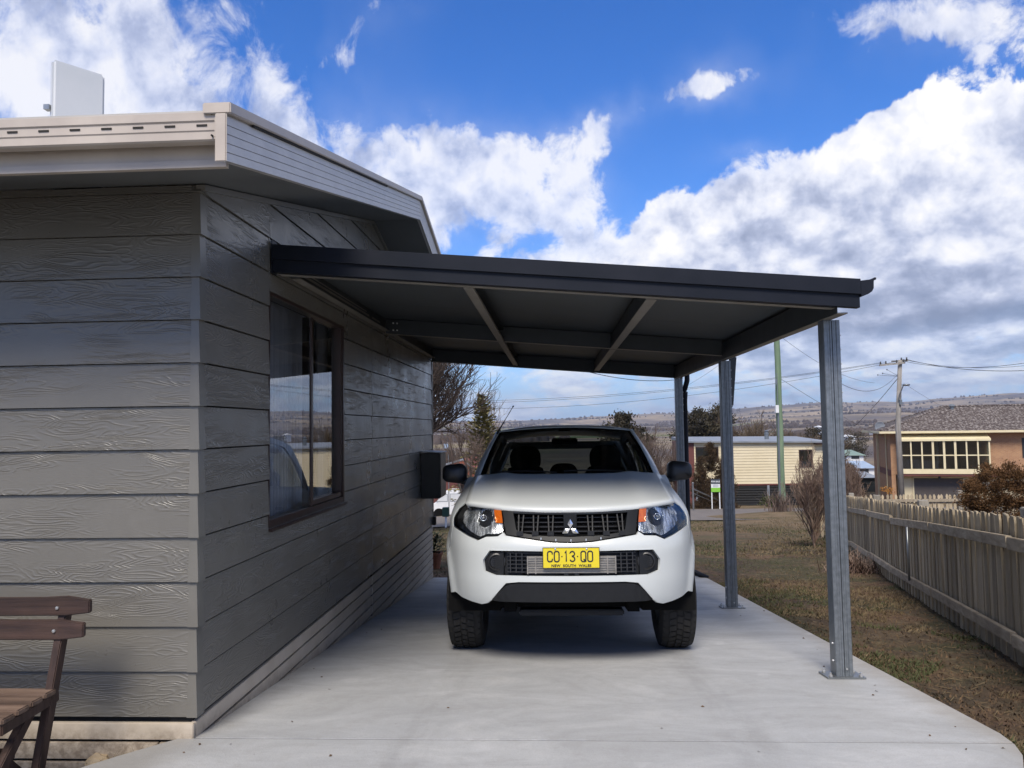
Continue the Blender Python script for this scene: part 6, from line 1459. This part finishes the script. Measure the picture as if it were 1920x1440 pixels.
# hip roof clad in lapped tiles
RH = bz(765)-EH; HW = DEP/2+.75
def roof_pt(x, y):
    d = min(y+.75, DEP+.75-y, x+.75, LEN+.75-x); return EH+.10+RH*min(1, d/HW)
tv, tf = [], []
rowsN = 17; sl = HW/rowsN
def tile_face(fn, x0, x1, tw=.30):
    for k in range(rowsN):
        d0, d1 = k*sl, (k+1)*sl; xs0, xs1 = x0+d0, x1-d0; n = max(1, int((xs1-xs0)/tw))
        for i in range(n):
            u = xs0+i*tw; e = .0; o = len(tv)
            if u+tw > x1-d1+.15: continue
            jz = random.uniform(-.008, .012); h0 = EH+.16+RH*d0/HW+jz; h1 = EH+.12+RH*d1/HW+jz*.3
            P = [fn(u, d0), fn(u+tw*.5, d0), fn(u+tw*.96, d0), fn(u+tw*.96, d1+.02), fn(u+tw*.5, d1+.02), fn(u, d1+.02)]
            hh = [h0, h0+.035, h0, h1, h1+.035, h1]
            for (a2, b2), h in zip(P, hh): tv.append((a2, b2, h))
            for (a2, b2), h in zip(P[:3], hh[:3]): tv.append((a2, b2, h-.05))
            tf.extend([(o, o+1, o+4, o+5), (o+1, o+2, o+3, o+4), (o, o+6, o+7, o+1), (o+1, o+7, o+8, o+2)])
tile_face(lambda u, d: (u, -.75+d), -.75, LEN+.75); tile_face(lambda u, d: (-.75+d, u), -.75, DEP+.75)
q = MB(); zr = EH+.10; q.add([(-.75, -.75, zr), (LEN+.75, -.75, zr), (LEN+.75, DEP+.75, zr), (-.75, DEP+.75, zr), (-.75+HW, DEP/2, zr+RH), (LEN+.75-HW, DEP/2, zr+RH)], [(0, 1, 5, 4), (2, 3, 4, 5), (3, 0, 4), (1, 2, 5), (0, 3, 2, 1)]); RB = q.build('roof', 'roof_tile', BH)
fast_mesh('roof_tiles', tv, tf, 'roof_tile', RB, kind='stuff')
for (p, r2) in (((-.75, -.75, zr+.06), (-.75+HW, DEP/2, zr+RH+.07)), ((-.75+HW, DEP/2, zr+RH+.07), (LEN+.75-HW, DEP/2, zr+RH+.07)), ((-.75, DEP+.75, zr+.06), (-.75+HW, DEP/2, zr+RH+.07))):
    q = MB(); q.tube([p, r2], .11, 6); q.build('ridge_capping', 'roof_tile', RB)
q = MB(); q.lathe([(0, 0), (.14, 0), (.14, .3), (.24, .32), (.24, .38), (.1, .5), (0, .5)], (HW-.2, DEP/2-.6, zr+RH*.86), 'z', 12); q.build('roof_vent', 'galv_dark', RB)
# sunroom
sx0, sx1 = bu(1684), bu(1849); D_ = -.95; z0, z1, zm = bz(877), bz(826), bz(852)
bb('sunroom_sill', 'cream_trim', sx0, sx1, D_, -.0, bz(886), z0); q = MB(); q.add([(sx0-.1, D_-.12, z1), (sx1+.1, D_-.12, z1), (sx1+.1, -.01, z1+.38), (sx0-.1, -.01, z1+.38), (sx0-.1, D_-.12, z1+.16), (sx1+.1, D_-.12, z1+.16), (sx1+.1, -.01, z1+.50), (sx0-.1, -.01, z1+.50)], [(0, 1, 2, 3), (4, 5, 6, 7), (0, 1, 5, 4), (1, 2, 6, 5), (3, 0, 4, 7)]); q.build('sunroom_roof', 'cream_trim', BH)
NC = 8; cwid = (sx1-sx0)/NC
for i in range(NC+1):
    x = sx0+i*cwid; w_ = .075 if i in (3, 4, 5) else .05; bb('mullion', 'cream_trim', x-w_, x+w_, D_-.02, D_+.06, z0, z1)
bb('transom', 'cream_trim', sx0, sx1, D_-.018, D_+.05, zm-.04, zm+.04)
for x in (sx0, sx1):
    bb('end_mullion', 'cream_trim', x-.04, x+.04, -.5, -.42, z0, z1); bb('transom', 'cream_trim', x-.035, x+.035, D_+.06, 0, zm-.035, zm+.035)
for i in range(NC):
    x = sx0+i*cwid
    for (p, r2) in ((z0, zm-.04), (zm+.04, z1)): bb('pane', 'house_glass', x+.05, x+cwid-.05, D_+.015, D_+.02, p, r2)
M['dusk_room'] = pm('dim_blue_room', (.012, .014, .016), (.02, .024, .027), 1, .5); M['teal'] = pm('teal_drape', (.04, .06, .065), (.055, .08, .085), 4, .8)
bb('house_window', 'dusk_room', sx0+cwid*1.0, sx0+cwid*5.0+.5, -.03, -.004, z0, z1-.02)
for i in (1.08, 4.35): bb('drape', 'teal', sx0+cwid*i, sx0+cwid*(i+.8), -.10, -.05, z0, z1-.05)
bb('drape', 'curtain_blue', sx0+cwid*4.45-.75, sx0+cwid*4.45-.58, -.14, -.11, z0, z1-.05)
bb('garage_door', 'garage', bu(1711), bu(1803), -.02, .04, -1, bz(895)); 
for (x0, x1, zz0, zz1) in ((bu(1709), bu(1711), -1, bz(893)), (bu(1803), bu(1805), -1, bz(893)), (bu(1709), bu(1805), bz(895), bz(892.5))): bb('garage_trim', 'cream_trim', x0, x1, -.05, .06, zz0, zz1)
bb('soffit_beam', 'maroon', sx0, LEN, -.9, .0, zF-.06, bz(886.5)); q = MB(); q.lathe([(0, -.1), (.10, -.1), (.07, .12), (0, .12)], (bu(1757), -.5, zF-.18), 'z', 8); q.build('lamp', 'black', BH)
bb('side_window', 'dusk_room', bu(1917), bu(1960), -.03, .03, bz(858), bz(822))
q = MB(); q.tube([(-.05, 1.9, EH-.1), (-.05, 1.9, -.8)], .05, 6); q.build('downpipe', 'cream_trim', BH)
bb('downpipe', 'cream_trim', -.16, .0, DEP-3.2, DEP-3.05, -.8, EH-.1)
bb('side_band', 'maroon', -.02, -.004, 0.05, DEP-3.4, zF-.15, zF+.35)
dish = at(1650, 800, BY+4.0); q = MB(); q.lathe([(0, .10), (.25, .07), (.42, 0), (.43, .01), (.25, .09), (0, .13)], (dish.x, BY+4, dish.z), 'y', 16); q.tube([(dish.x, BY+4.1, dish.z-.05), (dish.x+.1, BY+4.2, dish.z-.75)], .03, 6)
tag(q.build('satellite_dish', 'iron_grey'), 'dark satellite dish on the left hip of the tiled roof', 'satellite dish')
# more roofs in the town
def small_house(label, x0, x1, yt, ye, yb, Y, wall, roof, hip=.5, name='house', dep=7.):
    A = at(x0, ye, Y); B = at(x1, ye, Y); zt_ = at((x0+x1)/2, yt, Y+dep/2).z; zb_ = at((x0+x1)/2, yb, Y).z
    T = thing(name, label, 'house', (A.x, Y, zb_)); q = MB(); q.box(A.x+.3, B.x-.3, Y+.3, Y+dep-.3, zb_-1.5, A.z+.02); q.build('wall', wall, T)
    q = MB(); m1 = A.x+(B.x-A.x)*hip*.5; m2 = B.x-(B.x-A.x)*hip*.5; q.add([(A.x, Y, A.z), (B.x, Y, B.z), (B.x, Y+dep, B.z), (A.x, Y+dep, A.z), (m1, Y+dep/2, zt_), (m2, Y+dep/2, zt_)], [(0, 1, 5, 4), (2, 3, 4, 5), (3, 0, 4), (1, 2, 5), (0, 3, 2, 1)]); q.build('roof', roof, T)
    n = max(1, int((B.x-A.x)/2.8))
    for i in range(n):
        xx = A.x+(B.x-A.x)*(i+.5)/n; q = MB(); h_ = A.z-zb_; q.box(xx-.5, xx+.5, Y+.26, Y+.31, zb_+h_*.35, zb_+h_*.85); w_ = q.build('window', 'dusk_room', T)
    return T
M['green_iron'] = pm('pale_green_roof', (.14, .20, .17), (.19, .26, .22), 2, .6, coord='world'); M['blue_iron'] = pm('pale_blue_roof', (.24, .31, .42), (.30, .38, .48), 2, .5, coord='world')
M['red_iron'] = pm('rust_red_roof', (.20, .05, .026), (.27, .075, .04), 1.5, .7, coord='world')
small_house('pale green roofed house left of the brick house', 1585, 1625, 843, 854, 864, 105, 'white', 'green_iron')
small_house('long blue roofed shed tucked left of the brick house', 1598, 1646, 864, 878, 892, 90, 'white', 'blue_iron', hip=.1)
small_house('grey roofed outbuilding behind the picket fence', 1608, 1652, 884, 896, 915, 76, 'dusk_room', 'iron_grey', hip=.1)
small_house('small white cottage with teal roof left of the near post', 1548, 1572, 847, 854, 862, 135, 'white', 'green_iron')
small_house('tiny pale house on the valley floor', 1588, 1606, 815, 819, 826, 240, 'white', 'white')
small_house('tiny white shed among distant trees', 1538, 1545, 798, 801, 806, 260, 'white', 'white')
small_house('low pale farm building far right in the valley', 1640, 1662, 800, 803, 808, 330, 'white', 'iron_grey')
# red roofed shed at the left
RS = thing('red_roof_shed', 'rust red gabled shed beyond the white van', 'shed', at(850, 915, 60)); s_ = 60
q = MB(); P = [at(x, y, Y) for x, y, Y in ((800, 884, 58), (868, 862, 62), (898, 884, 58), (893, 896, 58), (800, 896, 58))]
A, Bq, Cq = at(760, 893, 58), at(868, 861, 58), at(905, 893, 58)
q.add([A, Bq, Cq, Vector(A)+Vector((0, 9, 0)), Vector(Bq)+Vector((0, 9, 0)), Vector(Cq)+Vector((0, 9, 0))], [(0, 1, 4, 3), (1, 2, 5, 4), (0, 2, 1), (3, 4, 5)]); q.build('roof', 'red_iron', RS)
q = MB(); q.add([Vector(A)+Vector((.0, -.05, -.08)), Vector(Bq)+Vector((0, -.05, -.08)), Vector(Bq)+Vector((0, -.05, .06)), Vector(A)+Vector((0, -.05, .06))], [(0, 1, 2, 3)]); q.add([Vector(Bq)+Vector((.0, -.05, -.08)), Vector(Cq)+Vector((0, -.05, -.08)), Vector(Cq)+Vector((0, -.05, .06)), Vector(Bq)+Vector((0, -.05, .06))], [(0, 1, 2, 3)]); q.build('barge', 'iron_grey', RS)
q = MB(); q.box(A.x+.3, Cq.x-.3, 58.2, 66.8, at(850, 925, 58).z-1, A.z); q.build('wall', 'maroon', RS)
# white van
VY = 52.; vx = at(806, 940, VY).x; vz = at(818, 974.5, VY).z; VN = thing('parked_van', 'white van parked side on across the street', 'van', (vx, VY, vz))
def side_prism(pl, y0, y1, nm, mat, par=VN, **k): q = MB(); q.prism(pl, lambda a2, b2: (vx+a2, y0, vz+b2), lambda a2, b2: (vx+a2, y1, vz+b2)); return q.build(nm, mat, par, **k)
side_prism([(0, .38), (.02, .85), (.12, 1.02), (.55, 1.22), (.95, 1.86), (1.3, 1.95), (4.5, 1.95), (4.68, 1.8), (4.72, .38), (4.2, .30), (.3, .30)], VY, VY+1.75, 'body', 'white', bevel=.05)
side_prism([(.42, 1.20), (.86, 1.72), (1.22, 1.72), (1.22, 1.20)], VY-.012, VY+.01, 'side_window', 'iron_grey'); side_prism([(.48, 1.235), (.90, 1.68), (1.18, 1.68), (1.18, 1.235)], VY-.016, VY-.013, 'cab_pane', 'white_plastic')
side_prism([(1.38, 1.20), (1.38, 1.74), (2.5, 1.74), (2.5, 1.20)], VY-.012, VY+.01, 'side_window', 'iron_grey'); side_prism([(1.42, 1.235), (1.42, 1.70), (2.46, 1.70), (2.46, 1.235)], VY-.016, VY-.013, 'cab_pane', 'white_plastic')
side_prism([(2.7, 1.20), (2.7, 1.74), (4.3, 1.74), (4.3, 1.20)], VY-.012, VY+.01, 'side_window', 'iron_grey')
for wx in (.62, 3.9):
    q = MB(); q.lathe([(.20, -.11), (.31, -.11), (.33, -.08), (.33, .09), (.31, .11)], (vx+wx, VY+.12, vz+.33), 'y', 24); t_ = q.build('wheel', 'tyre', VN); q = MB(); q.lathe([(.21, -.105), (.19, -.08), (.06, -.09), (0, -.10)], (vx+wx, VY+.12, vz+.33), 'y', 24); q.build('rim', 'galv', t_)
    q = MB(); q.lathe([(.40, -.002), (0, -.002)], (vx+wx, VY-.002, vz+.36), 'y', 24); q.build('wheel_arch', 'dark_void', VN)
side_prism([(1.2, 1.955), (1.2, 2.0), (3.9, 2.0), (3.9, 1.955)], VY+.3, VY+.36, 'roof_rack', 'galv_dark')
# grey vehicle with blue plate sign post, letter box
gp_ = at(835, 990, 31.0); LB = thing('green_box', 'dark green box on a white post at the street edge', 'letter box', (gp_.x, 31, gz(gp_.x, 31)))
M['bottle_green'] = pm('bottle_green', (.012, .05, .035), rough=.5); z1 = at(835, 952, 31).z; z0 = at(835, 969, 31).z; x0, x1 = at(829, 960, 31).x, at(841, 960, 31).x
q = MB(); q.box(x0, x1, 31, 31.3, z0, z1); q.build('box', 'bottle_green', LB, bevel=.01); q = MB(); q.box((x0+x1)/2-.035, (x0+x1)/2+.035, 31.1, 31.18, gz(gp_.x, 31)-.3, z0); q.build('post', 'white', LB)
p = at(841, 862, 48); SP = thing('street_sign', 'small blue street sign on a thin grey post beyond the shed', 'street sign', (p.x, 48, gz(p.x, 48))); q = MB(); q.tube([(p.x, 48, gz(p.x, 48)-.2), (p.x, 48, at(841, 832, 48).z)], .03, 6); q.build('post', 'galv', SP); q = MB(); pa = at(832, 834, 48); q.box(pa.x, pa.x+.28, 47.97, 47.99, at(835, 841, 48).z, at(835, 832, 48).z); q.build('sign_plate', 'blue_iron', SP)
# for sale board
SY = 49.0; x0, x1 = at(1333.5, 920, SY).x, at(1350.5, 920, SY).x; FS = thing('sale_sign', 'for sale board on two white posts before the bronze conifer', 'sign', (x0, SY, gz(x0, SY)))
yl = [898.5, 907.5, 914.5, 922.5]; zz = [at(1342, y, SY).z for y in yl]
M['lime'] = pm('lime_green', (.19, .46, .045), rough=.5); M['sign_navy'] = pm('sign_dark', (.03, .04, .055), rough=.5)
for (nm, mt_, i) in (('header', 'sign_navy', 0), ('panel', 'white', 1), ('footer', 'lime', 2)): q = MB(); q.box(x0, x1, SY, SY+.03, zz[i+1], zz[i]); q.build(nm, mt_, FS)
for x in (x0+.04, x1-.04): q = MB(); q.box(x-.03, x+.03, SY+.035, SY+.08, gz(x, SY)-.8, zz[0]); q.build('post', 'white', FS)
text_mesh('FOR SALE', .135, 'white', 'lettering', FS, Matrix.Translation(Vector(((x0+x1)/2, SY-.004, (zz[0]+zz[1])/2))-Vector(FS['_o'])) @ Matrix.Rotation(PI/2, 4, 'X'), .003, .93, bold=.004)
q = MB()
for k in range(3): z = zz[1]-.05-k*.06; q.box(x0+.10, x1-.10, SY-.004, SY-.001, z-.012, z+.012)
q.build('small_print', 'iron_grey', FS)
# pipe rail at the road edge
pr = [at(1299, 905, 46), at(1299, 940, 46)]; PR = thing('pipe_rail', 'grey pipe handrail dropping beside the street edge', 'handrail', (pr[0].x, 46, gz(pr[0].x, 46)))
q = MB(); q.tube([(pr[0].x, 46, gz(pr[0].x, 46)-.3), (pr[0].x, 46, at(1299, 908, 46).z)], .055, 8); q.lathe([(0, -.08), (.08, 0), (0, .08)], (pr[0].x, 46, at(1299, 906, 46).z), 'z', 8); q.build('post', 'galv', PR)
q = MB(); q.tube([at(1300, 917, 46), at(1346, 938, 52)], .04, 6); q.tube([at(1300, 925, 46), at(1342, 943, 52)], .02, 5); q.build('rail', 'galv', PR)
# ------------------------------------------------------------------ poles, lamp, wires
GP = thing('timber_pole', 'green treated timber pole in the verge', 'pole', gp(at(1467, 960, 36.5).x, 36.5)); g0 = Vector(GP['_o']); t0 = at(1453, 520, 36.5); 
q = MB(); n = 14; pts = [g0.lerp(t0, i/n)+Vector((.012*math.sin(i*1.7), 0, 0)) for i in range(n+1)]; pts[0] -= Vector((0, 0, .3)); q.tube(pts, [.165-.045*i/n for i in range(n+1)], 14); q.build('shaft', 'green_pole', GP, smooth=True)
q = MB(); a2 = at(1456.5, 700, 36.2); b2 = at(1459, 770, 36.2); c2 = at(1463, 955, 36.2)
q.tube([a2, b2], .015, 5); q.tube([b2, c2], .045, 8); q.build('cable_conduit', 'galv_dark', GP); e2 = at(1457, 767, 36.15); q = MB(); q.box(e2.x-.09, e2.x+.06, 36.05, 36.2, e2.z-.18, e2.z+.18); q.build('fuse_box', 'white', GP, bevel=.01)
q = MB(); e2 = at(1455.5, 716, 36.2); q.tube([e2+Vector((0, 0, .12)), e2-Vector((0, 0, .12))], .03, 6); q.build('insulator', 'galv', GP)
PY = 53.; pb = at(1690, 930, PY); pt = at(1687.5, 675, PY); PP = thing('power_pole', 'grey timber power pole with crossarm before the brick house', 'power pole', (pb.x, PY, gz(pb.x, PY)))
q = MB(); q.tube([(pb.x+.02, PY, gz(pb.x, PY)-.3), (pb.x-.02, PY, (pb.z+pt.z)/2), pt], [.20, .17, .13], 12); q.build('shaft', 'grey_pole', PP, smooth=True)
ca, cb_ = at(1649, 685, PY-.25), at(1697, 680, PY-.25); q = MB(); q.bar(ca, cb_, .10, .12); q.bar(at(1672, 677.5, PY+1.2), at(1702, 676, PY-.6), .08, .10); q.build('crossarm', 'grey_pole', PP)
for (x, y, Yq) in ((1651, 681, PY-.25), (1661, 680, PY-.25), (1681, 678, PY-.25), (1694, 677, PY-.25), (1690, 673.5, PY), (1700, 673, PY-.6)):
    p = at(x, y, Yq); q = MB(); q.lathe([(0, -.1), (.04, -.1), (.06, 0), (.035, .04), (.055, .08), (0, .12)], p, 'z', 8); q.build('insulator', 'black', PP)
for (x, y) in ((1646, 703), (1663, 693), (1655, 700)): p = at(x, y, PY-.1); q = MB(); q.tube([p, at(1686, 706, PY)], .010, 4); q.lathe([(0, -.06), (.05, 0), (0, .06)], p, 'z', 6); q.build('strain_wire', 'black', PP)
q = MB(); q.tube([at(1684.5, 752, PY-.2), at(1686, 742, PY-.3), at(1694, 722, PY-.6), at(1696, 720.5, PY-.7)], .035, 6); q.box(at(1683.5, 755, PY).x, at(1688, 755, PY).x, PY-.3, PY-.15, at(1686, 759, PY).z, at(1686, 750, PY).z); q.build('lamp_arm', 'galv_dark', PP)
p = at(1699, 721.5, PY-.8); q = MB(); q.lathe([(0, .07), (.2, .05), (.25, 0), (.2, -.06), (0, -.08)], p, 'z', 12); q.build('lamp_head', 'galv', PP, smooth=True)
def wire(a, b_, sag, r=.012, name='power_line', label='', group=None, tw=None):
    a, b_ = Vector(a), Vector(b_); n = 26; r *= .7; pts = [a.lerp(b_, i/n)-Vector((0, 0, sag*4*(i/n)*(1-i/n))) for i in range(n+1)]
    q2 = MB(); q2.tube(pts, r, 4); o = q2.build(name, 'black', off=a); o.location = a; tag(o, label, 'cable', group); return o
wire(at(1651, 680, PY-.25), at(860, 752, 66), .6, .016, label='upper bare power line running left from the crossarm')
wire(at(1661, 680, PY-.25), at(860, 756, 66), .6, .016, label='second bare power line just below the upper one')
wire(at(1681, 678, PY-.2), at(860, 766, 66), .9, .016, label='lowest of the power lines running left from the crossarm')
wire(at(1694, 677, PY-.2), at(1990, 668, 40), .5, .018, label='upper power line running right off the pole top')
wire(at(1700, 674, PY-.6), at(1990, 690, 40), .4, .022, label='thick lower power line running right off the pole')
wire(at(1690, 673, PY), at(1990, 676, 44), .5, .014, label='thin power line running right above the thick one')
wire(at(1686, 706, PY), at(1601, 800, 78), .15, .035, label='thick stay cable slanting down left from the power pole')
wire(at(1455, 624, 36.4), at(1640, 718, 52.9), .5, .014, label='service wire from the green pole top towards the power pole')
wire(at(1684, 700, PY-.1), at(1560, 708, 37), .9, .018, label='sagging service cable between the two poles')
wire(at(1457, 706, 36.4), at(1720, 850, 74), .3, .016, label='service wire falling from the green pole to the brick house')
wire(at(1700, 722, PY-.8), at(1795, 776, 60), .1, .013, label='service wire from the street lamp to the tiled roof')
wire(at(1454, 600, 36.4), at(1290, 722, 66), .2, .014, label='wire from the green pole down behind the rear post')
wire((1.5, 10.9, 2.22), at(1095, 697, 14), .0, .001, label='x') if False else None
wire(at(1098, 696, 24), at(1276, 711, 30), .16, .016, label='dark twisted service cable just under the rear carport edge')
# tidy helper properties
for o in bpy.data.objects:
    if '_o' in o: del o['_o']
# settle repeated labels of the fences is not needed: pieces carry none
# air between here and the hills
mt = bpy.data.materials.new('thin_air'); mt.use_nodes = True; nt = NT(mt.node_tree)
pv = nt.n('ShaderNodeVolumePrincipled', {'Color': (.62, .74, .95, 1), 'Density': .00011, 'Anisotropy': .2}); nt.t.links.new(pv.outputs[0], nt.n('ShaderNodeOutputMaterial').inputs[1]); M['air'] = mt
q = MB(); q.box(-9500, 9500, -60, 9600, -40, 330); tag(q.build('haze', 'air'), 'thin blue winter haze over the valley', None, kind='stuff')
SC.cycles.volume_bounces = 0
